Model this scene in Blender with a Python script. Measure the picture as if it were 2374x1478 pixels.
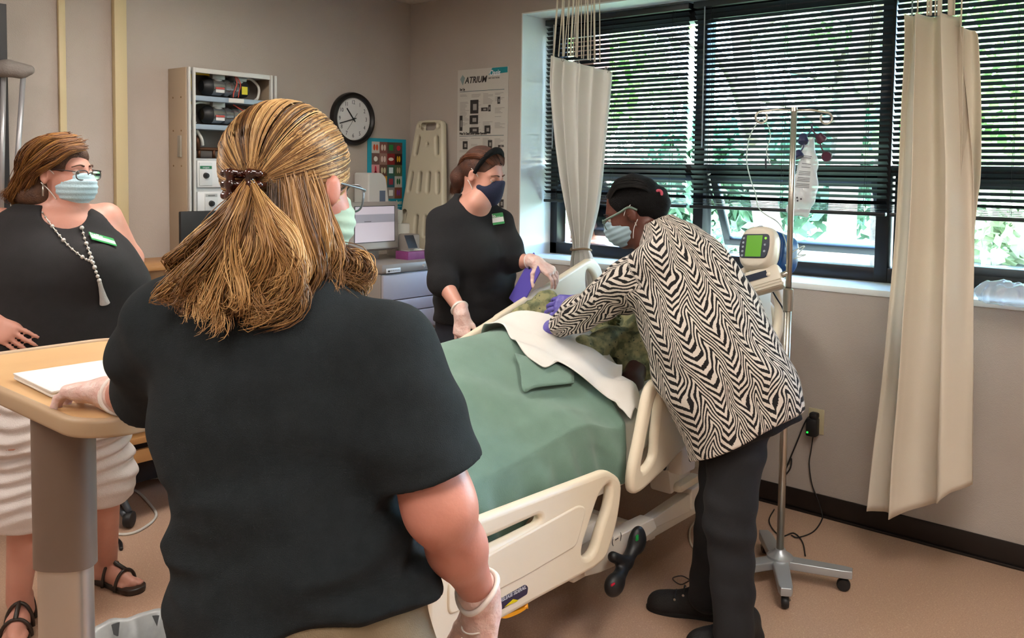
import bpy, bmesh, math, random
import numpy as np
from mathutils import Vector, Matrix

for o in list(bpy.data.objects):
    bpy.data.objects.remove(o, do_unlink=True)
scene = bpy.context.scene
COL = scene.collection
random.seed(7); RNG = np.random.default_rng(7)

# ------------------------------------------------------------------ camera
FPX, PX0, PY0 = 2058.6, 1223.45, 516.4
YAW, PITCH, ROLL = math.radians(49.945), math.radians(-3.351), math.radians(-0.829)
CAM = np.array([0.0, 0.0, 1.6])
_f = np.array([math.cos(PITCH)*math.sin(YAW), math.cos(PITCH)*math.cos(YAW), math.sin(PITCH)])
_r = np.array([math.cos(YAW), -math.sin(YAW), 0.0]); _d = np.cross(_f, _r)
RT = math.cos(ROLL)*_r + math.sin(ROLL)*_d
DN = -math.sin(ROLL)*_r + math.cos(ROLL)*_d
FW = _f
cam_data = bpy.data.cameras.new('camera'); cam_ob = bpy.data.objects.new('camera', cam_data); COL.objects.link(cam_ob)
cam_data.sensor_fit = 'HORIZONTAL'; cam_data.sensor_width = 36.0
cam_data.lens = FPX/2374*36.0
cam_data.shift_x = (1187-PX0)/2374; cam_data.shift_y = (PY0-739)/2374
cam_data.clip_start = 0.05; cam_data.clip_end = 300
m = Matrix.Identity(4)
for i in range(3):
    m[i][0] = RT[i]; m[i][1] = -DN[i]; m[i][2] = -FW[i]; m[i][3] = CAM[i]
cam_ob.matrix_world = m
scene.camera = cam_ob

# ------------------------------------------------------------------ world, sun, exposure
vs = scene.view_settings
vs.view_transform = 'Standard'; vs.look = 'None'; vs.gamma = 1.0; vs.use_curve_mapping = False
vs.exposure = 0.25
world = bpy.data.worlds.new('world'); scene.world = world; world.use_nodes = True
wn = world.node_tree.nodes; wl = world.node_tree.links
sky = wn.new('ShaderNodeTexSky'); sky.sky_type = 'NISHITA'; sky.sun_disc = False
sky.sun_elevation = math.radians(52); sky.sun_rotation = math.radians(200); sky.air_density = 1.0; sky.dust_density = 0.6; sky.ozone_density = 3.0
wl.new(sky.outputs[0], wn['Background'].inputs[0]); wn['Background'].inputs[1].default_value = 8.5
sun = bpy.data.lights.new('sun', 'SUN'); sun_ob = bpy.data.objects.new('sun', sun); COL.objects.link(sun_ob)
sun.energy = 40.0; sun.angle = math.radians(1.0); sun.color = (1.0, 0.97, 0.93)
sun_ob.rotation_euler = Vector((0.62, 0.25, -0.85)).to_track_quat('-Z', 'Y').to_euler()
LAMP_STRENGTH = 18.0          # ceiling troffer diffusers
LAMP_COLOR = (1.0, 0.93, 0.86)
TROFFERS = [(-.4, 2.9), (-.4, .3), (1.9, .3), (1.9, 2.9), (1.0, -1.5)]

# ------------------------------------------------------------------ pixel -> point helpers (real distances, metres)
def ray(x, y): return (x-PX0)/FPX*RT + (y-PY0)/FPX*DN + FW
def at(x, y, d): return CAM + d*ray(x, y)
def onX(x, y, X): v = ray(x, y); return CAM + (X-CAM[0])/v[0]*v
def onY(x, y, Y): v = ray(x, y); return CAM + (Y-CAM[1])/v[1]*v
def onZ(x, y, Z): v = ray(x, y); return CAM + (Z-CAM[2])/v[2]*v
def A(*v): return np.array(v, dtype=float)
def unit(v): v = np.asarray(v, float); return v/np.linalg.norm(v)

# ------------------------------------------------------------------ materials
MATS = {}
def _rgb(c): return (c[0], c[1], c[2], 1.0)
def hexc(h):
    h = h.lstrip('#'); v = [int(h[i:i+2], 16)/255 for i in (0, 2, 4)]
    return tuple(x/12.92 if x <= .04045 else ((x+.055)/1.055)**2.4 for x in v)
def mat(name, col, rough=0.6, metal=0.0, noise=None, bump=None, col2=None, spec=None, emit=None, trans=0.0, sss=0.0, alpha=None, sheen=0.0, coat=0.0):
    """procedural principled material; noise=(scale, amount) varies colour toward col2, bump=(scale, strength)"""
    if name in MATS: return MATS[name]
    if isinstance(col, str): col = hexc(col)
    if isinstance(col2, str): col2 = hexc(col2)
    m = bpy.data.materials.new(name); m.use_nodes = True
    nt = m.node_tree; N = nt.nodes; L = nt.links; b = N['Principled BSDF']
    b.inputs['Base Color'].default_value = _rgb(col); b.inputs['Roughness'].default_value = rough; b.inputs['Metallic'].default_value = metal
    if spec is not None: b.inputs['Specular IOR Level'].default_value = spec
    if trans: b.inputs['Transmission Weight'].default_value = trans
    if sss:
        b.inputs['Subsurface Weight'].default_value = sss; b.inputs['Subsurface Radius'].default_value = (.012, .005, .003); b.inputs['Subsurface Scale'].default_value = 1.0
    if alpha is not None: b.inputs['Alpha'].default_value = alpha
    if sheen: b.inputs['Sheen Weight'].default_value = sheen
    if coat: b.inputs['Coat Weight'].default_value = coat
    if emit:
        b.inputs['Emission Color'].default_value = _rgb(emit[0]); b.inputs['Emission Strength'].default_value = emit[1]
    tc = None
    if noise or bump:
        tc = N.new('ShaderNodeTexCoord')
    if noise:
        t = N.new('ShaderNodeTexNoise'); t.inputs['Scale'].default_value = noise[0]; t.inputs['Detail'].default_value = 5
        mx = N.new('ShaderNodeMix'); mx.data_type = 'RGBA'
        if col2 is None: col2 = tuple(c*.75 for c in col)
        mx.inputs['A'].default_value = _rgb(col); mx.inputs['B'].default_value = _rgb(col2)
        rp = N.new('ShaderNodeMapRange'); rp.inputs['From Min'].default_value = .35; rp.inputs['From Max'].default_value = .65
        rp.inputs['To Max'].default_value = noise[1]
        L.new(tc.outputs['Object'], t.inputs['Vector']); L.new(t.outputs['Fac'], rp.inputs['Value']); L.new(rp.outputs[0], mx.inputs['Factor'])
        L.new(mx.outputs['Result'], b.inputs['Base Color'])
    if bump:
        t2 = N.new('ShaderNodeTexNoise'); t2.inputs['Scale'].default_value = bump[0]; t2.inputs['Detail'].default_value = 4
        bp = N.new('ShaderNodeBump'); bp.inputs['Strength'].default_value = bump[1]; bp.inputs['Distance'].default_value = .01
        L.new(tc.outputs['Object'], t2.inputs['Vector']); L.new(t2.outputs['Fac'], bp.inputs['Height']); L.new(bp.outputs[0], b.inputs['Normal'])
    MATS[name] = m
    return m

# ------------------------------------------------------------------ mesh / object helpers
def tag(o, label=None, cat=None, group=None, kind=None):
    if label: o['label'] = label
    if cat: o['category'] = cat
    if group: o['group'] = group
    if kind: o['kind'] = kind
    return o
def thing(name, loc, label, cat, group=None):
    o = bpy.data.objects.new(name, None); COL.objects.link(o); o.empty_display_size = .1
    o.location = Vector([float(v) for v in loc]); return tag(o, label, cat, group)
def link(name, me, material, parent=None):
    o = bpy.data.objects.new(name, me); COL.objects.link(o)
    if material is not None and len(me.materials) == 0: me.materials.append(material)
    if parent is not None:
        o.parent = parent
        # child meshes are modelled in world coordinates
        loc = Vector((0, 0, 0)); p = parent
        while p is not None: loc += p.location; p = p.parent
        o.location = -loc
    return o
def mesh_np(name, V, F, smooth=True):
    """V (n,3), F (m,3|4) numpy or list of arrays"""
    me = bpy.data.meshes.new(name)
    Fs = F if isinstance(F, list) else [F]
    V = np.asarray(V, np.float32)
    nl = sum(f.size for f in Fs); npo = sum(len(f) for f in Fs)
    me.vertices.add(len(V)); me.vertices.foreach_set('co', V.ravel())
    me.loops.add(nl); me.polygons.add(npo)
    li = np.concatenate([f.ravel() for f in Fs]).astype(np.int32)
    me.loops.foreach_set('vertex_index', li)
    cnt = np.concatenate([np.full(len(f), f.shape[1], np.int32) for f in Fs])
    st = np.concatenate([[0], np.cumsum(cnt)[:-1]]).astype(np.int32)
    me.polygons.foreach_set('loop_start', st); me.polygons.foreach_set('loop_total', cnt)
    me.update(calc_edges=True); me.validate()
    if smooth: me.polygons.foreach_set('use_smooth', np.ones(len(me.polygons), bool))
    return me
def bm_done(bm, name, smooth=False, angle=None):
    bmesh.ops.recalc_face_normals(bm, faces=bm.faces)
    me = bpy.data.meshes.new(name); bm.to_mesh(me); bm.free()
    if smooth:
        me.polygons.foreach_set('use_smooth', np.ones(len(me.polygons), bool))
        if angle:
            try: me.set_sharp_from_angle(angle=math.radians(angle))
            except Exception: pass
    return me
def bm_box(bm, c, s, rot=None):
    M = Matrix.Translation(Vector([float(x) for x in c]))
    if rot is not None: M = M @ rot
    M = M @ Matrix.Diagonal((s[0], s[1], s[2], 1))
    return bmesh.ops.create_cube(bm, size=1.0, matrix=M)['verts']
def rotM(R):
    """3 column vectors -> 4x4"""
    M = Matrix.Identity(4)
    for j in range(3):
        for i in range(3): M[i][j] = float(R[j][i])
    return M
def box(name, c, s, material, parent=None, bevel=0.0, rot=None, seg=2):
    bm = bmesh.new(); bm_box(bm, c, s, rot)
    if bevel: bmesh.ops.bevel(bm, geom=bm.edges[:], offset=bevel, segments=seg, affect='EDGES', profile=.5)
    return link(name, bm_done(bm, name, bool(bevel), 40), material, parent)
def boxes(name, items, material, parent=None, bevel=0.0):
    bm = bmesh.new()
    for it in items: bm_box(bm, it[0], it[1], it[2] if len(it) > 2 else None)
    if bevel: bmesh.ops.bevel(bm, geom=bm.edges[:], offset=bevel, segments=2, affect='EDGES', profile=.5)
    return link(name, bm_done(bm, name, bool(bevel), 40), material, parent)
def tube_np(P, r, n=10, close=False):
    """tube along polyline P (k,3) radius r scalar or (k,)"""
    P = np.asarray(P, float); k = len(P); r = np.broadcast_to(np.asarray(r, float), (k,))
    T = np.gradient(P, axis=0) if not close else np.roll(P, -1, 0)-np.roll(P, 1, 0)
    T /= np.linalg.norm(T, axis=1)[:, None]+1e-12
    up = A(0, 0, 1) if abs(T[0][2]) < .9 else A(1, 0, 0)
    Nn = np.zeros_like(P); v = np.cross(T[0], up); v /= np.linalg.norm(v); Nn[0] = v
    for i in range(1, k):
        v = Nn[i-1]-T[i]*np.dot(Nn[i-1], T[i]); Nn[i] = v/(np.linalg.norm(v)+1e-12)
    B = np.cross(T, Nn)
    a = np.linspace(0, 2*np.pi, n, endpoint=False)
    V = P[:, None, :] + r[:, None, None]*(np.cos(a)[None, :, None]*Nn[:, None, :]+np.sin(a)[None, :, None]*B[:, None, :])
    V = V.reshape(-1, 3)
    kk = k if close else k-1
    i = np.arange(kk)[:, None]; j = np.arange(n)[None, :]
    i2 = (i+1) % k; j2 = (j+1) % n
    F = np.stack([i*n+j, i*n+j2, i2*n+j2, i2*n+j], -1).reshape(-1, 4)
    if close: return V, [F]
    V = np.vstack([V, P[0], P[-1]]); c0, c1 = len(V)-2, len(V)-1
    jj = np.arange(n)
    T0 = np.stack([np.full(n, c0), (jj+1) % n, jj], -1); b = (k-1)*n
    T1 = np.stack([np.full(n, c1), b+jj, b+(jj+1) % n], -1)
    return V, [F, np.vstack([T0, T1])]
def spline(P, n=24, close=False):
    """catmull-rom"""
    P = np.asarray(P, float)
    if close: Q = np.vstack([P[-1], P, P[0], P[1]]); m = len(P)
    else: Q = np.vstack([2*P[0]-P[1], P, 2*P[-1]-P[-2]]); m = len(P)-1
    t = np.linspace(0, m, n, endpoint=not close); i = np.minimum(t.astype(int), m-1); u = (t-i)[:, None]
    p0, p1, p2, p3 = Q[i], Q[i+1], Q[i+2], Q[i+3]
    return .5*((2*p1)+(-p0+p2)*u+(2*p0-5*p1+4*p2-p3)*u**2+(-p0+3*p1-3*p2+p3)*u**3)
def join_np(parts):
    Vs, F3, F4, off = [], [], [], 0
    for V, Fl in parts:
        Vs.append(V)
        for f in Fl: (F4 if f.shape[1] == 4 else F3).append(f+off)
        off += len(V)
    out = []
    if F4: out.append(np.vstack(F4))
    if F3: out.append(np.vstack(F3))
    return np.vstack(Vs), out
def tube(name, P, r, material, parent=None, n=10, close=False):
    V, F = tube_np(P, r, n, close); return link(name, mesh_np(name, V, F), material, parent)
def tubes(name, lst, material, parent=None, n=8):
    V, F = join_np([tube_np(P, r, n) for P, r in lst]); return link(name, mesh_np(name, V, F), material, parent)
def lathe_np(prof, n=24, c=(0, 0, 0), R=None):
    """profile [(r,z)], axis z mapped by R columns"""
    prof = np.asarray(prof, float); k = len(prof); a = np.linspace(0, 2*np.pi, n, endpoint=False)
    V = np.stack([prof[:, 0, None]*np.cos(a), prof[:, 0, None]*np.sin(a), np.repeat(prof[:, 1, None], n, 1)], -1).reshape(-1, 3)
    if R is not None: V = V @ np.asarray(R, float)
    V = V+np.asarray(c, float)
    i = np.arange(k-1)[:, None]; j = np.arange(n)[None, :]
    F = np.stack([i*n+j, i*n+(j+1) % n, (i+1)*n+(j+1) % n, (i+1)*n+j], -1).reshape(-1, 4)
    return V, [F]
def lathe(name, prof, material, parent=None, n=24, c=(0, 0, 0), R=None, sharp=40):
    V, F = lathe_np(prof, n, c, R); me = mesh_np(name, V, F)
    try: me.set_sharp_from_angle(angle=math.radians(sharp))
    except Exception: pass
    return link(name, me, material, parent)
def frame_to(zdir, xhint=(1, 0, 0)):
    z = unit(zdir); x = np.asarray(xhint, float); x = x-z*np.dot(x, z); x = unit(x); y = np.cross(z, x)
    return np.array([x, y, z])      # rows = axes; V_local @ R = world
def rounded(pts, rad, n=5):
    """round the corners of a polygon of 2d points; rad scalar or per-corner"""
    out = []; m = len(pts); pts = [np.array(p, float) for p in pts]
    for i in range(m):
        p0, p, p1 = pts[i-1], pts[i], pts[(i+1) % m]; r = rad[i] if hasattr(rad, '__len__') else rad
        a, b = p0-p, p1-p; la, lb = np.linalg.norm(a), np.linalg.norm(b)
        r = min(r, la*.48, lb*.48)
        if r < 1e-6: out.append(p); continue
        s, e = p+a/la*r, p+b/lb*r
        for t in np.linspace(0, 1, n): out.append((1-t)**2*s+2*t*(1-t)*p+t*t*e)
    return out
def plate(name, outline, holes, thick, bevel, O, U, W, material, parent=None, res=2):
    """2d outline (+holes) extruded by thick about its plane, rounded by bevel; plane at O spanned by U,W"""
    cu = bpy.data.curves.new(name, 'CURVE'); cu.dimensions = '2D'; cu.fill_mode = 'BOTH'
    cu.extrude = max(thick/2-bevel, 0.0001); cu.bevel_depth = bevel; cu.bevel_resolution = res
    def inset(poly, d):            # move a closed polygon's points along their inward normals
        Q = np.array([(float(q[0]), float(q[1])) for q in poly]); e = np.roll(Q, -1, 0)-np.roll(Q, 1, 0); e /= np.linalg.norm(e, axis=1)[:, None]+1e-12
        ar = .5*np.sum(Q[:, 0]*np.roll(Q[:, 1], -1)-np.roll(Q[:, 0], -1)*Q[:, 1]); nn = np.stack([-e[:, 1], e[:, 0]], -1)*(1 if ar > 0 else -1); return Q+nn*d
    for poly in [inset(outline, bevel)]+[inset(h_, -bevel) for h_ in holes]:
        s = cu.splines.new('POLY'); s.points.add(len(poly)-1); s.use_cyclic_u = True
        for q, p in zip(s.points, poly): q.co = (float(p[0]), float(p[1]), 0, 1)
    tmp = bpy.data.objects.new(name, cu); COL.objects.link(tmp)
    dg = bpy.context.evaluated_depsgraph_get(); dg.update()
    me = bpy.data.meshes.new_from_object(tmp.evaluated_get(dg)); bpy.data.objects.remove(tmp, do_unlink=True); bpy.data.curves.remove(cu)
    U = unit(U); W = unit(W); Nn = np.cross(U, W)
    n = len(me.vertices); co = np.empty(n*3, np.float32); me.vertices.foreach_get('co', co); co = co.reshape(-1, 3)
    me.vertices.foreach_set('co', (np.asarray(O)+co @ np.array([U, W, Nn])).astype(np.float32).ravel()); me.update()
    me.materials.clear(); me.name = name
    if bevel > .002:
        me.polygons.foreach_set('use_smooth', np.ones(len(me.polygons), bool))
        try: me.set_sharp_from_angle(angle=math.radians(50))
        except Exception: pass
    return link(name, me, material, parent)
def text(name, s, size, O, U, W, material, parent=None, align='CENTER', depth=.0004, xs=1.0, shear=0.0, bold=0.0):
    cu = bpy.data.curves.new(name, 'FONT'); cu.body = s; cu.size = size; cu.align_x = align; cu.align_y = 'CENTER'; cu.extrude = depth; cu.shear = shear; cu.offset = bold
    cu.resolution_u = 2
    tmp = bpy.data.objects.new(name, cu); COL.objects.link(tmp)
    dg = bpy.context.evaluated_depsgraph_get(); dg.update()
    me = bpy.data.meshes.new_from_object(tmp.evaluated_get(dg)); bpy.data.objects.remove(tmp, do_unlink=True); bpy.data.curves.remove(cu)
    U = unit(U); W = unit(W); Nn = np.cross(U, W)
    n = len(me.vertices); co = np.empty(n*3, np.float32); me.vertices.foreach_get('co', co); co = co.reshape(-1, 3); co[:, 0] *= xs
    me.vertices.foreach_set('co', (np.asarray(O)+co @ np.array([U, W, Nn])).astype(np.float32).ravel()); me.update()
    me.materials.clear()
    return link(name, me, material, parent)
def quads(name, rects, O, U, W, material, parent=None, lift=.001):
    """flat printed rectangles (x0,y0,x1,y1) on a plane O,U,W"""
    U = unit(U); W = unit(W); Nn = np.cross(U, W); O = np.asarray(O)+Nn*lift
    V = []
    for x0, y0, x1, y1 in rects:
        for x, y in ((x0, y0), (x1, y0), (x1, y1), (x0, y1)): V.append(O+U*x+W*y)
    F = np.arange(len(V)).reshape(-1, 4)
    return link(name, mesh_np(name, np.array(V), F, False), material, parent)

# ------------------------------------------------------------------ volume modelling (signed distance + surface nets)
class Vol:
    def __init__(s, lo, hi, h):
        s.h = h; s.lo = np.asarray(lo, float); n = np.ceil((np.asarray(hi)-s.lo)/h).astype(int)+1
        s.ax = [(s.lo[i]+h*np.arange(n[i])).astype(np.float32) for i in range(3)]
        s.D = np.full(n, 1.0, np.float32)
    def _sl(s, lo, hi):
        sl = []
        for i in range(3):
            a = int(np.clip(math.floor((lo[i]-s.lo[i])/s.h), 0, s.D.shape[i])); b = int(np.clip(math.ceil((hi[i]-s.lo[i])/s.h)+1, 0, s.D.shape[i])); sl.append(slice(a, b))
        return tuple(sl)
    def _p(s, sl): return s.ax[0][sl[0]][:, None, None], s.ax[1][sl[1]][None, :, None], s.ax[2][sl[2]][None, None, :]
    def _mix(s, sl, d, k):
        a = s.D[sl]
        if k > 0: s.D[sl] = np.minimum(a, d)-np.maximum(k-np.abs(a-d), 0)**2*(1/(4*k))
        else: s.D[sl] = np.minimum(a, d)
    def cap(s, a, b, ra, rb=None, k=.02):
        rb = ra if rb is None else rb; a = np.asarray(a, float); b = np.asarray(b, float); R = max(ra, rb)+k+2*s.h
        sl = s._sl(np.minimum(a, b)-R, np.maximum(a, b)+R); x, y, z = s._p(sl)
        if 0 in s.D[sl].shape: return
        ba = b-a; L2 = max(float(ba@ba), 1e-12)
        t = np.clip(((x-a[0])*ba[0]+(y-a[1])*ba[1]+(z-a[2])*ba[2])/L2, 0, 1)
        d = np.sqrt((x-a[0]-t*ba[0])**2+(y-a[1]-t*ba[1])**2+(z-a[2]-t*ba[2])**2)-(ra+(rb-ra)*t)
        s._mix(sl, d.astype(np.float32), k)
    def chain(s, P, R, k=.02):
        for i in range(len(P)-1): s.cap(P[i], P[i+1], R[i], R[i+1], k)
    def ell_d(s, c, rad, axes, pad):
        c = np.asarray(c, float); rad = np.asarray(rad, float); axes = np.eye(3) if axes is None else np.asarray(axes, float)
        ext = np.sqrt(((axes*rad[:, None])**2).sum(0))+pad
        sl = s._sl(c-ext, c+ext); x, y, z = s._p(sl)
        if 0 in s.D[sl].shape: return sl, None
        q = [((x-c[0])*axes[i][0]+(y-c[1])*axes[i][1]+(z-c[2])*axes[i][2]) for i in range(3)]
        k0 = np.sqrt((q[0]/rad[0])**2+(q[1]/rad[1])**2+(q[2]/rad[2])**2)
        k1 = np.sqrt((q[0]/rad[0]**2)**2+(q[1]/rad[1]**2)**2+(q[2]/rad[2]**2)**2)+1e-9
        return sl, (k0*(k0-1)/k1).astype(np.float32)
    def ell(s, c, rad, axes=None, k=.02):
        sl, d = s.ell_d(c, rad, axes, k+2*s.h)
        if d is not None: s._mix(sl, d, k)
    def ell_sub(s, c, rad, axes=None, k=.01):
        sl, d = s.ell_d(c, rad, axes, k+2*s.h)
        if d is None: return
        a = s.D[sl]; b = -d; s.D[sl] = np.maximum(a, b)+np.maximum(k-np.abs(a-b), 0)**2*(1/(4*k))
    def loft(s, rows, S, T, U, k=.02, e=2.2, cap=True):
        """rows: (centre(3), half-width along S, half-depth along T) ordered along U"""
        S = np.asarray(S, float); T = np.asarray(T, float); U = np.asarray(U, float)
        C = np.array([r[0] for r in rows], float); aw = np.array([r[1] for r in rows]); bw = np.array([r[2] for r in rows])
        u = C @ U; o = np.argsort(u); u = u[o]; cs = (C @ S)[o]; ct = (C @ T)[o]; aw = aw[o]; bw = bw[o]
        R = max(aw.max(), bw.max())+k+2*s.h
        sl = s._sl(C.min(0)-R, C.max(0)+R); x, y, z = s._p(sl)
        if 0 in s.D[sl].shape: return
        pu = x*U[0]+y*U[1]+z*U[2]; ps = x*S[0]+y*S[1]+z*S[2]; pt = x*T[0]+y*T[1]+z*T[2]
        # smooth resampling of the rows
        uu = np.linspace(u[0], u[-1], 120)
        def sm(v):
            w = np.interp(uu, u, v); ker = np.hanning(15); ker /= ker.sum()
            return np.convolve(np.pad(w, 7, mode='edge'), ker, 'valid')
        I = lambda v: np.interp(pu.ravel(), uu, sm(v)).reshape(pu.shape)
        a_, b_ = I(aw), I(bw)
        q = (np.abs((ps-I(cs))/a_)**e+np.abs((pt-I(ct))/b_)**e)**(1/e)
        d = (q-1)*np.minimum(a_, b_)
        if cap: d = np.maximum(d, np.maximum(u[0]-pu, pu-u[-1]))
        s._mix(sl, d.astype(np.float32), k)
    def cut(s, n, p, k=.008):
        """remove the side n points to"""
        n = unit(n); x, y, z = s._p((slice(None),)*3)
        b = (x-p[0])*n[0]+(y-p[1])*n[1]+(z-p[2])*n[2]; a = s.D
        s.D = (np.maximum(a, b)+np.maximum(k-np.abs(a-b), 0)**2*(1/(4*k))).astype(np.float32)
    def add(s, fn):
        x, y, z = s._p((slice(None),)*3); s.D = (s.D+fn(x, y, z)).astype(np.float32)
    def net(s):
        D = s.D; S = D < 0; nx, ny, nz = D.shape
        c = np.zeros((nx-1, ny-1, nz-1), np.uint8)
        for dx in (0, 1):
            for dy in (0, 1):
                for dz in (0, 1): c += S[dx:nx-1+dx, dy:ny-1+dy, dz:nz-1+dz]
        act = (c > 0) & (c < 8); idx = np.argwhere(act); ids = np.full(c.shape, -1, np.int32); ids[act] = np.arange(len(idx))
        acc = np.zeros((len(idx), 3)); cnt = np.zeros(len(idx))
        co = [np.array([i >> 2 & 1, i >> 1 & 1, i & 1]) for i in range(8)]
        vals = [D[idx[:, 0]+q[0], idx[:, 1]+q[1], idx[:, 2]+q[2]] for q in co]
        for i in range(8):
            for b in (1, 2, 4):
                j = i | b
                if j == i: continue
                v0, v1 = vals[i], vals[j]; m_ = (v0 < 0) != (v1 < 0); t = np.where(m_, v0/np.where(m_, v0-v1, 1), 0)
                acc += np.where(m_[:, None], co[i]+t[:, None]*(co[j]-co[i]), 0); cnt += m_
        V = (idx+acc/cnt[:, None])*s.h+s.lo
        F = []
        for ax in range(3):
            a = [slice(None)]*3; b = [slice(None)]*3; a[ax] = slice(0, -1); b[ax] = slice(1, None)
            x = S[tuple(a)] != S[tuple(b)]; e = np.argwhere(x); o1, o2 = [(1, 2), (2, 0), (0, 1)][ax]
            ok = (e[:, o1] > 0) & (e[:, o2] > 0) & (e[:, o1] < D.shape[o1]-1) & (e[:, o2] < D.shape[o2]-1); e = e[ok]
            f = []
            for d1, d2 in ((0, 0), (-1, 0), (-1, -1), (0, -1)):
                q = e.copy(); q[:, o1] += d1; q[:, o2] += d2; f.append(ids[q[:, 0], q[:, 1], q[:, 2]])
            f = np.stack(f, -1); fl = S[e[:, 0], e[:, 1], e[:, 2]]
            f[fl] = f[fl][:, ::-1]
            F.append(f[:, ::-1])
        return V, np.vstack(F)
    def mesh(s, name, material, parent=None, relax=2):
        V, F = s.net()
        for _ in range(relax):       # light smoothing of the net
            acc = np.zeros_like(V); n = np.zeros(len(V))
            for k in range(4):
                i, j = F[:, k], F[:, (k+1) % 4]; np.add.at(acc, i, V[j]); np.add.at(n, i, 1); np.add.at(acc, j, V[i]); np.add.at(n, j, 1)
            V = .5*V+.5*acc/np.maximum(n, 1)[:, None]
        me = mesh_np(name, V, F); return link(name, me, material, parent)
def wav(n, seed, fmin, fmax, dirs=None):
    """sum of warped sines: pseudo noise as f(x,y,z)"""
    g = np.random.default_rng(seed); W = g.normal(size=(n, 3)); W /= np.linalg.norm(W, axis=1)[:, None]
    if dirs is not None: W = W*np.asarray(dirs)
    W *= g.uniform(fmin, fmax, n)[:, None]*2*np.pi; ph = g.uniform(0, 6.28, n)
    return lambda x, y, z: sum(np.sin(W[i, 0]*x+W[i, 1]*y+W[i, 2]*z+ph[i]) for i in range(n))/math.sqrt(n)
# ================================================================== SETTING
XW, YW, ZC = 4.033, 4.425, 2.685          # window wall, back wall, ceiling
XL, YB = -1.9, -2.4
def structure(o): o['kind'] = 'structure'; return o
def wall_mat(name, c1, c2):
    m = mat(name, c1, rough=.85, noise=(3.0, .35), col2=c2, bump=(260, .25)); nt = m.node_tree
    return m
M_WALL = wall_mat('wall_vinyl', '#aea39a', '#a4988e')
M_REVEAL = mat('reveal_paint', '#d9dcd9', rough=.6, bump=(150, .08))
M_CEIL = mat('ceiling_tile', '#cfc8bd', rough=.9, noise=(60, .4), bump=(90, .3))
M_BASE = mat('cove_base', '#120c0a', rough=.35, noise=(8, .5), col2='#1d1512')
M_SILL = mat('sill_laminate', '#dfe3e2', rough=.35)

def floor_mat():
    m = mat('floor_vinyl', '#b7967f', rough=.33, noise=(190, .8), col2='#9f7f6b'); nt = m.node_tree; N = nt.nodes; L = nt.links
    b = N['Principled BSDF']; src = b.inputs['Base Color'].links[0].from_socket; tc = [n for n in N if n.type == 'TEX_COORD'][0]
    t = N.new('ShaderNodeTexVoronoi'); t.inputs['Scale'].default_value = 240; L.new(tc.outputs['Object'], t.inputs['Vector'])
    rp = N.new('ShaderNodeMapRange'); rp.inputs['From Min'].default_value = .78; rp.inputs['From Max'].default_value = .95; rp.inputs['To Max'].default_value = .55
    L.new(t.outputs['Color'], rp.inputs['Value'])
    mx = N.new('ShaderNodeMix'); mx.data_type = 'RGBA'; mx.inputs['B'].default_value = _rgb(hexc('#cdb29a')); L.new(src, mx.inputs['A']); L.new(rp.outputs[0], mx.inputs['Factor'])
    t3 = N.new('ShaderNodeTexNoise'); t3.inputs['Scale'].default_value = 1.3; L.new(tc.outputs['Object'], t3.inputs['Vector'])
    rr = N.new('ShaderNodeMapRange'); rr.inputs['To Min'].default_value = .28; rr.inputs['To Max'].default_value = .5; L.new(t3.outputs['Fac'], rr.inputs['Value']); L.new(rr.outputs[0], b.inputs['Roughness'])
    L.new(mx.outputs['Result'], b.inputs['Base Color']); return m
structure(box('floor', ((XL+XW)/2, (YB+YW)/2, -.05), (XW-XL+1.0, YW-YB+.6, .1), floor_mat()))
structure(box('ceiling', ((XL+XW)/2, (YB+YW)/2, ZC+.06), (XW-XL+1.0, YW-YB+.6, .12), M_CEIL))
structure(box('wall_back', ((XL+XW)/2+.2, YW+.08, ZC/2), (XW-XL+.8, .16, ZC), M_WALL))
structure(box('wall_left', (XL-.08, (YB+YW)/2, ZC/2), (.16, YW-YB, ZC), M_WALL))
structure(box('wall_front', ((XL+XW)/2, YB-.08, ZC/2), (XW-XL, .16, ZC), M_WALL))
# window wall around the opening
WY0, WY1, WZ0, WZ1, XO = -.75, 3.46, 1.092, 2.53, 4.42
structure(boxes('wall_right', [
    (((XW+XO)/2, (WY1+YW)/2, ZC/2), (XO-XW, YW-WY1, ZC)),
    (((XW+XO)/2, (WY0+WY1)/2, (WZ0-.03)/2), (XO-XW, WY1-WY0, WZ0-.03)),
    (((XW+XO)/2, (WY0+WY1)/2, (WZ1+ZC)/2), (XO-XW, WY1-WY0, ZC-WZ1)),
    (((XW+XO)/2, (YB+WY0)/2, ZC/2), (XO-XW, WY0-YB, ZC))], M_WALL))
structure(boxes('trim_1', [(((XW+4.33)/2, WY1-.004, (WZ0+WZ1)/2), (4.33-XW, .008, WZ1-WZ0)), (((XW+4.33)/2, (WY0+WY1)/2, WZ1-.004), (4.33-XW, WY1-WY0-.02, .008))], M_REVEAL))
structure(box('trim_2', ((XW+4.36)/2-.004, (WY0+WY1)/2, WZ0-.015), (4.36-XW+.008, WY1-WY0, .03), M_SILL, bevel=.006))
structure(boxes('baseboard_right', [((XW-.005, (YB+YW)/2, .052), (.01, YW-YB, .104)), ((XW-.012, (YB+YW)/2, .006), (.016, YW-YB, .012))], M_BASE, bevel=.003))
structure(boxes('baseboard_back', [(((XL+XW)/2, YW-.005, .052), (XW-XL-.02, .01, .104))], M_BASE, bevel=.003))

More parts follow.
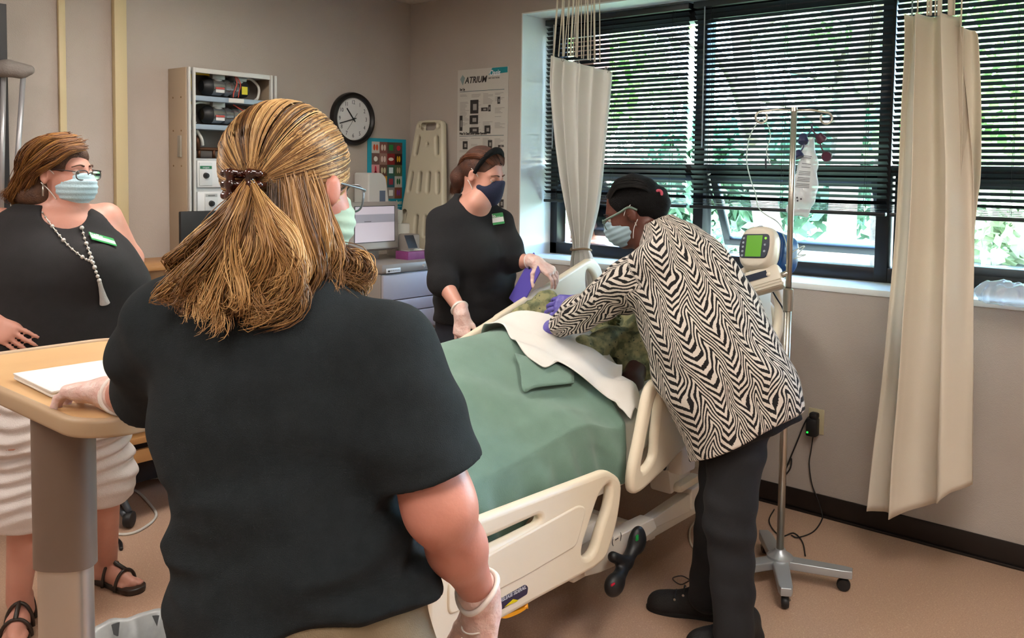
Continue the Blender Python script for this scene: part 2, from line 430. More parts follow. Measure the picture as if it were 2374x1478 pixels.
# ceiling troffers (out of view; they light the room)
M_TROF = mat('troffer_white', '#e8e6e0', rough=.4)
M_DIFF = mat('troffer_diffuser', '#ffffff', rough=.5, emit=(LAMP_COLOR, LAMP_STRENGTH))
for i, (x, y) in enumerate(TROFFERS):
    t = thing('ceiling_light', (x, y, ZC), ['recessed ceiling light panel above the far left of the room', 'recessed ceiling light panel above the near left of the room', 'recessed ceiling light panel above the middle of the room', 'recessed ceiling light panel above the foot of the bed', 'recessed ceiling light panel behind the viewpoint'][i], 'light', 'ceiling light panels')
    boxes('housing', [((x, y+.29, ZC-.012), (1.22, .03, .024)), ((x, y-.29, ZC-.012), (1.22, .03, .024)), ((x+.595, y, ZC-.012), (.03, .56, .024)), ((x-.595, y, ZC-.012), (.03, .56, .024))], M_TROF, t)
    box('diffuser', (x, y, ZC-.008), (1.16, .55, .012), M_DIFF, t)

# conduits on the back wall
M_COND = mat('conduit_paint', '#c0ae87', rough=.5)
for xc, w, dp, z0, lab in ((1.815, .032, .02, .3, 'narrow beige conduit strip rising on back wall, left of the wide one'), (2.085, .062, .035, 1.0, 'wide beige conduit strip rising on the back wall')):
    t = thing('wall_conduit', (xc, YW-.01, z0), lab, 'conduit')
    box('cover', (xc, YW-dp/2, (z0+ZC)/2), (w, dp, ZC-z0-.004), M_COND, t, bevel=.004)
    if w > .05:
        box('coupling', (xc, YW-dp/2-.003, 1.265), (w+.012, dp+.006, .012), M_COND, t, bevel=.002)

# ---------------------------------------------------------------- window
M_FRAME = mat('bronze_frame', '#16171a', rough=.35, metal=.3)
M_SASH = mat('sash_aluminium', '#4a4f52', rough=.4, metal=.6)
def glass_mat():
    m = bpy.data.materials.new('window_glass'); m.use_nodes = True; N = m.node_tree.nodes; L = m.node_tree.links
    for n in list(N):
        if n.type != 'OUTPUT_MATERIAL': N.remove(n)
    a = N.new('ShaderNodeBsdfTransparent'); a.inputs[0].default_value = (.93, .98, .97, 1); g = N.new('ShaderNodeBsdfGlossy'); g.inputs['Roughness'].default_value = .02
    fr = N.new('ShaderNodeFresnel'); fr.inputs['IOR'].default_value = 1.45; mx = N.new('ShaderNodeMixShader')
    L.new(fr.outputs[0], mx.inputs[0]); L.new(a.outputs[0], mx.inputs[1]); L.new(g.outputs[0], mx.inputs[2]); L.new(mx.outputs[0], N['Material Output'].inputs[0]); return m
M_GLASS = glass_mat()
XF = 4.37
win = bpy.data.objects.new('window_1', None); COL.objects.link(win); win.location = (XF, 1.4, WZ0); win['kind'] = 'structure'
BAYS = [(WY1-.02, 2.417), (2.417, 1.427), (1.427, .43), (.43, WY0)]
ZT = 1.625                                      # transom
fr = [((XF, (WY0+WY1)/2, WZ0+.035), (.09, WY1-WY0, .07)), ((XF, (WY0+WY1)/2, WZ1-.05), (.09, WY1-WY0, .1)), ((XF, WY1-.03, (WZ0+WZ1)/2), (.09, .06, WZ1-WZ0))]
for a_, b_ in BAYS[:-1]: fr.append(((XF, b_, (WZ0+WZ1)/2), (.1, .062, WZ1-WZ0)))
boxes('frame', fr, M_FRAME, win, bevel=.004)
for a_, b_ in BAYS: box('transom', (XF, (a_+b_)/2, ZT), (.08, a_-b_-.06, .05), M_FRAME, win, bevel=.004)
for i, (a_, b_) in enumerate(BAYS):
    box('pane', (XF+.01, (a_+b_)/2, (ZT+WZ1)/2), (.006, a_-b_-.06, WZ1-ZT-.1), M_GLASS, win)
    y0, y1 = b_+.04, a_-.04; h = ZT-WZ0-.09; th = math.radians(27 if i < 2 else 0)
    O = A(XF+.01, 0, ZT-.025); dvec = A(math.sin(th), 0, -math.cos(th)); nrm = A(math.cos(th), 0, math.sin(th))
    R = rotM([nrm, A(0, 1, 0), -dvec])
    it = []
    c0 = O+dvec*h/2
    for yy in (y0+.02, y1-.02): it.append((A(c0[0], yy, c0[2]), (.035, .04, h), R))
    for tt in (.02, h-.02): q = O+dvec*tt; it.append((A(q[0], (y0+y1)/2, q[2]), (.035, y1-y0, .04), R))
    s = boxes('sash', it, M_SASH, win, bevel=.003)
    box('pane', (c0[0], (y0+y1)/2, c0[2]), (.006, y1-y0-.06, h-.06), M_GLASS, s, rot=R)
    if i < 2:
        for yy in (y0+.005, y1-.005):
            q = O+dvec*h*.55; e = A(XF, yy, ZT-.3)
            tube('stay_arm', [A(XF, yy, ZT-.12), A(q[0], yy, q[2])], .007, M_SASH, s, n=6)
    else:
        box('latch', (XF-.06, (y0+y1)/2+.26, WZ0+.055), (.03, .1, .03), M_FRAME, s, bevel=.006)
        box('latch', (XF-.08, (y0+y1)/2+.285, WZ0+.04), (.016, .022, .06), M_FRAME, s, bevel=.004)

# brick pier outside the left jamb
M_BRICK = mat('brick', '#8a5a4a', rough=.9, noise=(30, .7), col2='#6a4034', bump=(120, .5)); M_MORT = mat('mortar', '#a89f94', rough=.95, bump=(200, .4))
pier = structure(box('wall_outside', (4.60, 3.36, 1.3), (.16, .15, 3.4), M_MORT))
bme = None
for i in range(36):
    z = .06+i*.067
    if z > 2.55: break
    o = box('brick', (4.60, 3.36, z), (.172, .16, .056), M_BRICK, None, bevel=.003) if bme is None else bpy.data.objects.new('brick', bme.data)
    if bme is None: bme = o
    else: COL.objects.link(o)
    o.parent = pier; o.location = (RNG.uniform(-.002, .002), RNG.uniform(-.002, .002), z-bme_z if i else 0)
    if i == 0: bme_z = z

# ---------------------------------------------------------------- blinds
M_SLAT = mat('blind_slat', '#101316', rough=.4, noise=(4, .3), col2='#171b1e', spec=.5)
M_CORD = mat('blind_cord', '#2c2f30', rough=.7)
XB = 4.25
def slat_mesh(L, tilt, name='slat'):
    w = .0255; n = 5; s = np.linspace(-w/2, w/2, n); c = .0022*(1-(2*s/w)**2)
    ct, st = math.cos(tilt), math.sin(tilt)
    px = s*ct-c*st; pz = -s*st+c*ct            # inner (-x) edge up
    V = np.vstack([np.stack([px, np.full(n, -L/2), pz], -1), np.stack([px, np.full(n, L/2), pz], -1)]); V2 = V-A(st, 0, ct)*.0006
    i = np.arange(n-1); F = np.stack([i, i+1, n+i+1, n+i], -1); F2 = np.stack([i, n+i, n+i+1, i+1], -1)+2*n
    return mesh_np(name, np.vstack([V, V2]), np.vstack([F[:, ::-1], F2[:, ::-1]]))
BL = [(3.44, 2.452, 'dark mini blind over the leftmost window bay, behind the tied curtain'), (2.424, 1.384, 'dark mini blind over the middle window bay, behind the steel pole'), (1.372, .36, 'dark mini blind over the window bay at far right, behind the loose curtain')]
for bi, (ya, yb, lab) in enumerate(BL):
    L_ = ya-yb; yc = (ya+yb)/2; ztop, zbot = 2.488, 1.415
    t = thing('window_blind', (XB, yc, zbot), lab, 'blind', 'mini blinds in the window')
    box('head_rail', (XB, yc, ztop+.008), (.04, L_, .034), M_SLAT, t, bevel=.003)
    box('bottom_rail', (XB, yc, zbot+.006), (.03, L_-.004, .018), M_SLAT, t, bevel=.004)
    N_ = 43; zs = list(np.linspace(ztop-.03, zbot+.06, N_-5)) + [zbot+.05-.0075*k for k in range(5)]
    me = slat_mesh(L_-.006, math.radians(37)); me.materials.append(M_SLAT)
    me2 = slat_mesh(L_-.006, math.radians(4)); me2.materials.append(M_SLAT)
    for k, z in enumerate(zs):
        o = bpy.data.objects.new('slat', me if k < N_-5 else me2); COL.objects.link(o); o.parent = t
        o.location = (0, RNG.uniform(-.002, .002), z-zbot); o.rotation_euler = (RNG.normal(0, .0012), RNG.normal(0, .035), 0)
        if bi == 0 and k == 12: o.rotation_euler = (.011, .1, 0)
    cl = []
    for fy in (.1, .5, .9):
        y = yb+L_*fy
        for dx in (-.013, .013): cl.append(([A(XB+dx, y, ztop), A(XB+dx, y, zbot)], .0011))
    tubes('ladder_cord', cl, M_CORD, t, n=5)
    tube('tilt_wand', [A(XB-.03, ya-.075, ztop-.01), A(XB-.034, ya-.08, ztop-.75)], .004, mat('clear_wand', '#9aa0a2', rough=.2), t, n=6)

# ---------------------------------------------------------------- outdoors
M_GRASS = mat('lawn', '#74885a', rough=.9, noise=(2.0, .8), col2='#98a07c', bump=(40, .6))
M_PAVE = mat('pavement', '#b3aea6', rough=.9, noise=(5, .4))
structure(box('ground_outside', (40, 8, -.85), (71, 110, .1), M_GRASS))
structure(box('path_outside', (14.5, 8, -.79), (2.6, 100, .03), M_PAVE))
structure(box('road_outside', (24, 8, -.79), (7.0, 100, .04), mat('asphalt', '#8a8a8c', rough=.9, noise=(20, .3))))
def leaf_mat(name, c1, c2):
    m = mat(name, c1, rough=.55, noise=(1.7, .9), col2=c2); b = m.node_tree.nodes['Principled BSDF']
    b.inputs['Transmission Weight'].default_value = .0; b.inputs['Subsurface Weight'].default_value = 0
    nt = m.node_tree; tr = nt.nodes.new('ShaderNodeBsdfTranslucent'); mx = nt.nodes.new('ShaderNodeMixShader'); mx.inputs[0].default_value = .35
    nt.links.new(b.inputs['Base Color'].links[0].from_socket, tr.inputs[0]); nt.links.new(b.outputs[0], mx.inputs[1]); nt.links.new(tr.outputs[0], mx.inputs[2]); nt.links.new(mx.outputs[0], nt.nodes['Material Output'].inputs[0]); return m
M_BARK = mat('bark', '#5f5348', rough=.95, noise=(9, .8), col2='#3a3029', bump=(25, 1.0))
LEAF = [leaf_mat('leaf_mid', '#7a9a5c', '#a8bc80'), leaf_mat('leaf_dark', '#56785a', '#7a9a78'), leaf_mat('leaf_pale', '#a6b890', '#ccd4b4')]
def foliage(c, rad, n, size, seed):
    g = np.random.default_rng(seed); K = 26
    cc = g.normal(size=(K, 3)); cc /= np.linalg.norm(cc, axis=1)[:, None]; cc = np.asarray(c)+cc*np.asarray(rad)*g.uniform(.35, .85, (K, 1))
    p = cc[g.integers(0, K, n)]+g.normal(size=(n, 3))*np.asarray(rad)*.2
    a = g.normal(size=(n, 3)); a /= np.linalg.norm(a, axis=1)[:, None]; b = np.cross(a, g.normal(size=(n, 3))); b /= np.linalg.norm(b, axis=1)[:, None]
    s = size*g.uniform(.6, 1.4, (n, 1)); V = np.stack([p-a*s, p+b*s*.5, p+a*s, p-b*s*.5], 1).reshape(-1, 3)
    return V, np.arange(4*n).reshape(-1, 4)
def tree(name, x, y, h, rad, tr, lm, lab, seed, n=3500, size=.16, lean=(0, 0), low=None, grp='trees outside the window'):
    zg = -.8; t = thing(name, (x, y, zg), lab, 'tree', grp)
    top = A(x+lean[0], y+lean[1], zg+h)
    if tr:
        P = spline([A(x, y, zg-.1), A(x+lean[0]*.3, y+lean[1]*.3+.05, zg+h*.3), A(x+lean[0]*.7, y+lean[1]*.7-.05, zg+h*.6), top], 14); r = np.linspace(tr*1.15, tr*.35, 14); r[0] *= 1.35
        lst = [(P, r)]; g = np.random.default_rng(seed)
        for k in range(5):
            b0 = P[6+k]; an = g.uniform(0, 6.28); e = b0+A(math.cos(an)*rad[0]*.6, math.sin(an)*rad[1]*.6, g.uniform(.4, 1.2)); lst.append((spline([b0, (b0+e)/2+A(0, 0, .15), e], 6), np.linspace(tr*.45, tr*.12, 6)))
        tubes('trunk', lst, M_BARK, t, n=9)
    c = A(top[0], top[1], (zg+h) if low is None else low)
    V, F = foliage(c, rad, n, size, seed); fo = link('crown', mesh_np('crown', V, F, False), lm, t); fo['kind'] = 'stuff'; return t
tree('shade_tree', 11.2, 4.85, 6.6, (2.4, 2.4, 1.3), .20, LEAF[0], 'leaning grey-barked tree trunk outside, left one of the pair seen under the middle blind', 1, 3200, .15, (-.6, .9), low=6.6)
tree('shade_tree', 11.6, 4.35, 6.9, (2.4, 2.4, 1.3), .21, LEAF[2], 'straight pale tree trunk outside, right one of the pair seen under the middle blind', 2, 3200, .15, (.2, -.1), low=6.9)
tree('shade_tree', 17.0, 5.6, 6.4, (2.4, 2.4, 1.3), .16, LEAF[1], 'thin far tree trunk outside, close to the right window mullion', 3, 3000, .2, (.1, .2), low=6.4)
tree('shade_tree', 15.5, 13.4, 7.0, (3.6, 3.6, 2.6), .25, LEAF[0], 'big leafy tree outside the leftmost window bay', 4, 5000, .22, (.2, .2), low=4.2)
tree('shade_tree', 24, 9.0, 7.5, (3.0, 3.0, 2.6), .28, LEAF[2], 'pale leafy tree across the lawn behind the middle blind', 5, 5000, .26, (0, .3), low=6.8)
tree('shade_tree', 14.0, 1.0, 6.0, (3.2, 3.4, 2.2), .2, LEAF[0], 'leafy tree outside the far right window bay', 6, 5000, .2, (0, .3), low=3.6)
for i, (x, y, rr, lm, lab) in enumerate([(8.2, 5.6, .55, 0, 'spiky bright green shrub outside, left of the bending woman'), (9.5, 3.4, .42, 0, 'round green shrub outside beside the right mullion'), (13.2, 7.8, 1.1, 1, 'dark green shrub outside beyond the open sash'), (24.5, 14, 2.4, 1, 'far dark hedge mass outside behind the leftmost bay'), (30, 10, 3.2, 1, 'far dark hedge mass outside behind the middle bay'), (27, 4, 2.8, 2, 'far pale hedge mass outside behind the right bay')]):
    t = thing('shrub', (x, y, -.8), lab, 'shrub', 'shrubs outside the window')
    V, F = foliage((x, y, -.8+rr*.8), (rr, rr*(1.8 if i > 2 else 1), rr*.9), 1500 if i < 3 else 3500, .09 if i < 3 else .3, 40+i); link('leaves', mesh_np('leaves', V, F, False), LEAF[lm], t)['kind'] = 'stuff'
    tubes('stem', [([A(x, y, -.85), A(x+.1*math.cos(k), y+.1*math.sin(k), -.8+rr*.9)], .02) for k in range(4)], M_BARK, t, n=5)
# ================================================================== HOSPITAL BED
M_BED = mat('bed_plastic', '#dfd2bb', rough=.38, noise=(5, .25), col2='#d2c4ab')
M_BEDW = mat('bed_panel', '#e3dccf', rough=.4)
M_BEDF = mat('bed_frame_paint', '#d8cdbd', rough=.4)
M_BLK = mat('black_rubber', '#0f1012', rough=.5, noise=(20, .4), col2='#1c1d20')
M_STEEL = mat('brushed_steel', '#b9b4aa', rough=.28, metal=.9, bump=(300, .05))
YN, YF = 1.64, 2.62
bed = thing('hospital_bed', (2.6, 2.13, 0), 'cream plastic hospital bed with side rails and raised back section', 'bed')
X_, Z_ = A(1, 0, 0), A(0, 0, 1)
def px2(lst, Y): return [(onY(x, y, Y)[0], onY(x, y, Y)[2]) for x, y in lst]
def smooth2(P, n): return [tuple(q) for q in spline(np.array(P), n, close=True)]
# --- head rails (tilted with the back section)
hr_out = smooth2([(2.535, .50), (2.50, .56), (2.545, .70), (2.585, .82), (2.62, .865), (2.70, .89), (2.95, .968), (3.25, 1.062), (3.50, 1.142), (3.60, 1.165), (3.675, 1.125), (3.715, 1.04), (3.71, .955), (3.665, .875), (3.60, .82), (3.45, .765), (3.2, .69), (2.9, .60), (2.70, .535)], 110)
hr_h1 = smooth2([(2.56, .575), (2.59, .68), (2.63, .79), (2.66, .83), (2.665, .78), (2.648, .68), (2.635, .60)], 40)
hr_h2 = smooth2([(3.565, 1.115), (3.63, 1.075), (3.655, 1.0), (3.64, .925), (3.60, .875), (3.58, .89), (3.575, .97), (3.555, 1.05)], 40)
def slot(x0, z0, x1, z1, w, n=8):
    p, q = np.array([x0, z0]), np.array([x1, z1]); d = (q-p)/np.linalg.norm(q-p); nn = np.array([-d[1], d[0]]); out = []
    for c, s in ((p, 1), (q, -1)):
        for a in np.linspace(0, np.pi, n): out.append(tuple(c+nn*w*math.cos(a)*s-d*w*math.sin(a)*s))
    return out
hr_s1 = slot(2.93, .915, 3.21, 1.003, .017)
hr_emb = smooth2([(2.83, .70), (2.85, .80), (3.0, .86), (3.25, .93), (3.40, .985), (3.46, .96), (3.46, .86), (3.40, .80), (3.2, .735), (3.0, .68)], 60)
for Y in (YN, YF):
    hrail = plate('head_side_rail', hr_out, [hr_h1, hr_h2, hr_s1], .038, .016, A(0, Y, 0), X_, Z_, M_BED, bed, res=3)
    for s in (-1, 1): plate('relief_panel', hr_emb, [], .012, .005, A(0, Y+s*.017, 0), X_, Z_, M_BEDW, hrail)
    for bx_, bz_, bh_ in ((2.95, .53, .14), (3.2, .56, .2)): box('rail_bracket', (bx_, Y+(.05 if Y < 2 else -.05), bz_), (.11, .06, bh_), M_BEDF, hrail, bevel=.01)
# --- foot rails (lowered)
fr_out = rounded(px2([(1400, 1086), (1436, 1108), (1424, 1205), (1398, 1290), (1372, 1313)], YN)+[(2.0, .325), (1.62, .325), (1.55, .38), (1.55, .60), (1.61, .645), (1.75, .648)], [.03, .05, .05, .03, .04, .02, .05, .05, .05, .05, .05])
fr_hole = smooth2(px2([(1405, 1119), (1381, 1144), (1359, 1206), (1343, 1258), (1341, 1282), (1352, 1288), (1369, 1272), (1384, 1224), (1402, 1166)], YN), 40)
fr_slot = rounded(px2([(1246, 1196), (1240, 1209), (1171, 1243), (1130, 1262)], YN)+[(1.68, .555), (1.68, .60)]+px2([(1127, 1241), (1238, 1191)], YN), .012)
fr_emb = rounded(px2([(1330, 1165), (1348, 1172), (1330, 1240), (1322, 1262)], YN)+[(1.95, .42), (1.62, .42), (1.62, .52), (1.8, .54)], .03)
for Y in (YN, YF):
    frail = plate('foot_side_rail', fr_out, [fr_hole, fr_slot], .038, .016, A(0, Y, 0), X_, Z_, M_BED, bed, res=3)
    sg = -1 if Y == YN else 1
    plate('relief_panel', fr_emb, [], .014, .006, A(0, Y+sg*.016, 0), X_, Z_, M_BED, frail)
    if Y == YN:
        Yl = Y-.0202
        lab = px2([(1141, 1398), (1218, 1354), (1224, 1360), (1222, 1376), (1150, 1420), (1141, 1416)], Yl)
        pl = plate('release_label', rounded(lab, .006), [], .002, .0003, A(0, Yl, 0), X_, Z_, mat('label_navy', '#23213f', rough=.35), frail)
        pl['label'] = 'navy release label with yellow arrow'
        p0 = onY(1181, 1382, Yl-.002); p1 = onY(1222, 1359, Yl-.002)
        text('label_text', 'TO RELEASE SIDERAIL', .0155, onY(1184, 1379, Yl-.0018), X_, Z_, mat('print_white', '#d9d9de', rough=.5), pl, xs=.92)
        plate('label_arrow', px2([(1170, 1406), (1190, 1388), (1201, 1390), (1198, 1393)], Yl-.0015), [], .001, .0001, A(0, Yl-.0015, 0), X_, Z_, mat('label_yellow', '#d8c400', rough=.4), pl)
        hd = plate('release_handle', smooth2(px2([(1150, 1424), (1212, 1398), (1212, 1410), (1190, 1424), (1160, 1434)], Y), 30), [], .03, .006, A(0, Y, 0), X_, Z_, mat('handle_amber', '#e0950e', rough=.35), frail)
        hd['label'] = 'amber release handle'
# --- head and foot boards
hb = plate('headboard', smooth2([(1.74, .50), (1.72, .80), (1.76, 1.0), (1.95, 1.07), (2.13, 1.08), (2.31, 1.07), (2.50, 1.0), (2.54, .80), (2.52, .50)], 60), [slot(1.95, .98, 2.31, .98, .022)], .04, .015, A(3.86, 0, 0), A(0, 1, 0), Z_, M_BED, bed)
fbd = plate('footboard', smooth2([(1.72, .36), (1.70, .60), (1.76, .76), (1.95, .82), (2.11, .825), (2.27, .82), (2.46, .76), (2.50, .60), (2.48, .36)], 60), [slot(1.95, .75, 2.27, .75, .022)], .04, .015, A(1.50, 0, 0), A(0, 1, 0), Z_, M_BED, bed)
# --- deck
boxes('deck', [((2.05, 2.13, .545), (1.36, .8, .03)), ((3.20, 2.13, .70), (.98, .8, .03), Matrix.Rotation(-math.radians(20), 4, 'Y'))], M_BEDF, bed, bevel=.006)
boxes('deck_beam', [((2.6, 1.78, .50), (2.3, .05, .06)), ((2.6, 2.48, .50), (2.3, .05, .06)), ((1.6, 2.13, .50), (.05, .66, .06)), ((2.75, 2.13, .50), (.05, .66, .06)), ((3.6, 2.13, .50), (.05, .66, .06))], M_BEDF, bed, bevel=.006)
# --- lift arms and base
for x0, x1 in ((2.05, 1.75), (3.25, 2.95)):
    for y in (1.86, 2.40): tube('lift_arm', [A(x0, y, .27), A(x1, y, .49)], .022, M_BEDF, bed, n=8)
YBm = 1.77
plate('base_beam', px2([(1500, 1200), (1592, 1138), (1600, 1176), (1504, 1221)], YBm), [], .05, .004, A(0, YBm, 0), X_, Z_, M_BEDF, bed)
plate('base_sleeve', rounded(px2([(1586, 1130), (1700, 1068), (1700, 1122), (1586, 1178)], YBm), .008), [], .07, .004, A(0, YBm, 0), X_, Z_, M_BEDF, bed)
bs = plate('brake_panel', rounded(px2([(1340, 1282), (1405, 1242), (1500, 1196), (1508, 1221), (1412, 1292), (1410, 1306), (1375, 1321), (1340, 1330)], YBm-.03), .006), [], .06, .004, A(0, YBm-.03, 0), X_, Z_, M_BEDF, bed)
Ys = YBm-.0615
text('brake_print', '( -- )', .034, onY(1430, 1247, Ys), A(.86, 0, .07), Z_, mat('print_dark', '#2a2a2a', rough=.6), bs)
boxes('base_cover', [((2.38, 2.0, .30), (.5, .38, .1))], M_BEDW, bed, bevel=.03)
boxes('base_frame', [((3.55, 2.13, .25), (.08, .86, .06)), ((1.7, 2.13, .25), (.08, .86, .06)), ((2.65, 2.48, .25), (1.9, .05, .06)), ((2.95, 1.77, .235), (1.2, .04, .05)), ((2.0, 1.79, .25), (.6, .04, .06)), ((2.9, 2.13, .2), (.04, .7, .04))], M_BEDF, bed, bevel=.006)
box('actuator_housing', onY(1552, 1090, 1.80)-A(0, 0, .0), (.16, .1, .11), M_BEDW, bed, bevel=.012, rot=Matrix.Rotation(-math.radians(14), 4, 'Y'))
lathe('pivot_hole', [(0, .004), (.011, .004), (.011, 0)], M_BLK, bed, 16, onY(1540, 1083, 1.745), frame_to((0, -1, 0)))
box('bumper_pad', onY(1590, 1118, 1.74), (.16, .05, .035), M_BED, bed, bevel=.015, rot=Matrix.Rotation(-math.radians(3), 4, 'Y'))
for x in (1.66, 3.6):
    for y in (1.76, 2.48):
        cs = lathe('caster', [(0, -.02), (.055, -.02), (.062, -.012), (.062, .012), (.055, .02), (0, .02)], M_BLK, bed, 24, (x, y, .0625), frame_to((0, 1, 0)))
        tube('caster_stem', [A(x, y, .11), A(x, y, .24)], .016, M_STEEL, cs, n=8)
# --- brake pedal
v = Vol((2.25, 1.56, .08), (2.75, 1.80, .5), .006)
pt, pb, pm = onY(1478, 1252, 1.66), onY(1424, 1355, 1.63), onY(1452, 1303, 1.655)
v.chain([pt, pm, pb], [.026, .02, .026], .015); v.ell(pt, (.040, .026, .052), None, .015); v.ell(pb, (.044, .028, .040), None, .015)
v.cap(onY(1421, 1290, 1.66), pm, .018, .02, .015); v.cap(onY(1421, 1290, 1.66), onY(1424, 1300, 1.75), .014, .014, .01)
ped = v.mesh('brake_pedal', M_BLK, bed)
box('brake_mark', onY(1421, 1354, 1.603), (.02, .006, .008), mat('mark_red', '#b01030', rough=.5), ped, bevel=.002); box('steer_mark', onY(1477, 1246, 1.634), (.014, .006, .02), mat('mark_green', '#0c8a3c', rough=.5), ped, bevel=.002)

# ---------------------------------------------------------------- mattress
M_MATT = mat('mattress_cover', '#cfd2c8', rough=.7, noise=(6, .3), col2='#bcc2b6', bump=(30, .2))
v = Vol((1.3, 1.68, .5), (3.9, 2.62, 1.25), .02)
def wall_prof(x, y, z):
    zt = np.interp(x, [1.4, 2.66, 2.74, 3.74], [.695, .695, .72, 1.065]); zb = zt-.15
    d = np.maximum(np.maximum(z-zt, zb-z)*.95, np.maximum(np.abs(y-2.13)-.385, np.maximum(1.56-x, x-3.76)))
    return d-1.0
v.add(wall_prof); v.D -= .008
v.mesh('mattress', M_MATT, None, 4); mt = bpy.data.objects['mattress']; tag(mt, 'pale grey-green mattress lying on the hospital bed', 'mattress')

# ---------------------------------------------------------------- blanket
M_BLANK = mat('sage_blanket', '#6d8a7c', rough=.92, noise=(14, .5), col2='#617d70', bump=(420, .35), sheen=.15)
def top_z(x, y):
    """surface of the covered body"""
    b = .235*np.exp(-((y-2.24)/.27)**2)*np.clip(1.05-.12*np.abs(x-2.3), 0, 1.1)+.055*np.exp(-((y-1.95)/.16)**2)
    b = b*np.clip((x-1.25)/.35, .35, 1)
    return .74+b
nu, nv = 110, 120
U_, Vv = np.meshgrid(np.linspace(0, 1, nu), np.linspace(0, 1, nv), indexing='ij')
yv = np.interp(Vv, [0, .06, .12, .78, .84, .90, 1.0], [2.60, 2.602, 2.57, 1.80, 1.735, 1.712, 1.705])
dropv = np.interp(Vv, [0, .12, .14, .78, .84, 1.0], [.16, .015, 0, 0, .035, .215])
xe = np.interp(Vv, [0, .12, .3, .5, .7, .85, 1.0], [2.58, 2.56, 2.56, 2.62, 2.64, 2.615, 2.56])
xs = 1.54+U_*(xe-1.54)
zz = top_z(xs, np.clip(yv, 1.74, 2.56))-dropv
f1 = wav(5, 3, 1.2, 3.0); f2 = wav(6, 9, 4, 8)
fold = .010*f1(xs, yv*1.0, zz*0)+.004*f2(xs*1.0, yv*.6, zz*0)
# broad diagonal drape folds running from the ridge to the near edge
ph = (xs*6.0+(yv-1.7)*7.5); fold += .016*np.sin(ph*1.4+1.0)*np.clip(1-(yv-1.74)/.6, 0, 1)+.008*np.sin(ph*3.1)*np.clip(1-(yv-1.74)/.35, 0, 1)
zz = zz+fold
side = np.clip((dropv-.03)/.1, 0, 1)*(yv < 2)
yv = yv-side*(.014*np.sin(xs*21+2*np.sin(xs*7)+zz*9)+.009*np.sin(xs*47+zz*14))+side*.004
zz = zz-side*(.05*np.clip((xs-2.3)/.3, 0, 1)**2)*0+side*.03*np.sin(xs*9)
hem = np.clip((U_-.965)/.035, 0, 1); zz = zz+hem*.012
P_ = np.stack([xs, yv, zz], -1).reshape(-1, 3)
i, j = np.meshgrid(np.arange(nu-1), np.arange(nv-1), indexing='ij'); F_ = np.stack([i*nv+j, (i+1)*nv+j, (i+1)*nv+j+1, i*nv+j+1], -1).reshape(-1, 4)
def solidify(o, t, off=-1):
    md = o.modifiers.new('thick', 'SOLIDIFY'); md.thickness = t; md.offset = off; return o
bl = link('blanket', mesh_np('blanket', P_, F_), M_BLANK); solidify(bl, .006, 0)
tag(bl, 'sage green blanket spread over the legs on the bed', 'blanket')
# turned-back corner of the blanket showing under the sheet
def strip(name, rows, n1, n2, material, amp=.0, seed=1, lift=0, parent=None, wv=(3, 8)):
    """surface between two boundary polylines (world points), with fold noise"""
    a = spline(np.array([r[0] for r in rows]), n1); b = spline(np.array([r[1] for r in rows]), n1); w = np.linspace(0, 1, n2)[None, :, None]
    P = a[:, None, :]*(1-w)+b[:, None, :]*w
    g = wav(6, seed, *wv); P[..., 2] += amp*g(P[..., 0], P[..., 1], P[..., 2]*0)+lift
    ii, jj = np.meshgrid(np.arange(n1-1), np.arange(n2-1), indexing='ij'); F = np.stack([ii*n2+jj, (ii+1)*n2+jj, (ii+1)*n2+jj+1, ii*n2+jj+1], -1).reshape(-1, 4)
    return P, F
rows = [(onY(1206, 915, 1.98), onY(1192, 880, 2.05)), (onY(1213, 948, 1.90), onY(1225, 880, 2.02)), (onY(1245, 938, 1.90), onY(1275, 885, 1.98)), (onY(1330, 905, 1.88), onY(1330, 880, 1.93))]
P, F = strip('b', rows, 24, 10, None, .004, 5, 0)
P[..., 2] = np.maximum(P[..., 2], top_z(P[..., 0], P[..., 1])+.022)
fo = link('blanket_flap', mesh_np('blanket_flap', P.reshape(-1, 3), F), M_BLANK, bl); solidify(fo, .006, 0)

# ---------------------------------------------------------------- white sheet
M_SHEET = mat('white_sheet', '#d6d3cd', rough=.9, noise=(9, .3), col2='#c5bdb2', bump=(500, .2))
rows = [((1112, 775, 2.42), (1150, 752, 2.46)), ((1125, 830, 2.28), (1230, 748, 2.36)), ((1165, 838, 2.22), (1285, 766, 2.26)), ((1205, 897, 2.06), (1325, 810, 2.14)), ((1256, 932, 1.95), (1375, 845, 2.02)), ((1290, 893, 1.95), (1420, 850, 1.94)), ((1345, 893, 1.87), (1441, 878, 1.87)), ((1400, 908, 1.80), (1443, 910, 1.80)), ((1440, 940, 1.74), (1480, 918, 1.75)), ((1462, 992, 1.70), (1488, 950, 1.71))]
rw = [(onY(*a), onY(*b)) for a, b in rows]
P, F = strip('s', rw, 90, 40, None, 0, 5)
wgt = np.linspace(0, 1, 40)[None, :]; arch = np.sin(np.pi*wgt)
P[..., 2] = np.maximum(P[..., 2]+.028*arch, top_z(P[..., 0], np.clip(P[..., 1], 1.74, 2.56))*1.0-np.clip(1.76-P[..., 1], 0, .1)*1.5+.040)
g1, g2 = wav(4, 21, 2, 4.5), wav(5, 22, 6, 11)
P[..., 2] += (.016*g1(P[..., 0], P[..., 1], 0)+.009*g2(P[..., 0], P[..., 1], 0))
fl = np.linspace(0, 1, 90)[:, None]
P[..., 2] += .022*np.sin(13*fl+4*wgt)*np.clip(fl*1.6-.4, 0, 1)
sh = link('bed_sheet', mesh_np('bed_sheet', P.reshape(-1, 3), F), M_SHEET); solidify(sh, .003, 0)
tag(sh, 'crumpled white sheet thrown back across the green blanket', 'sheet')
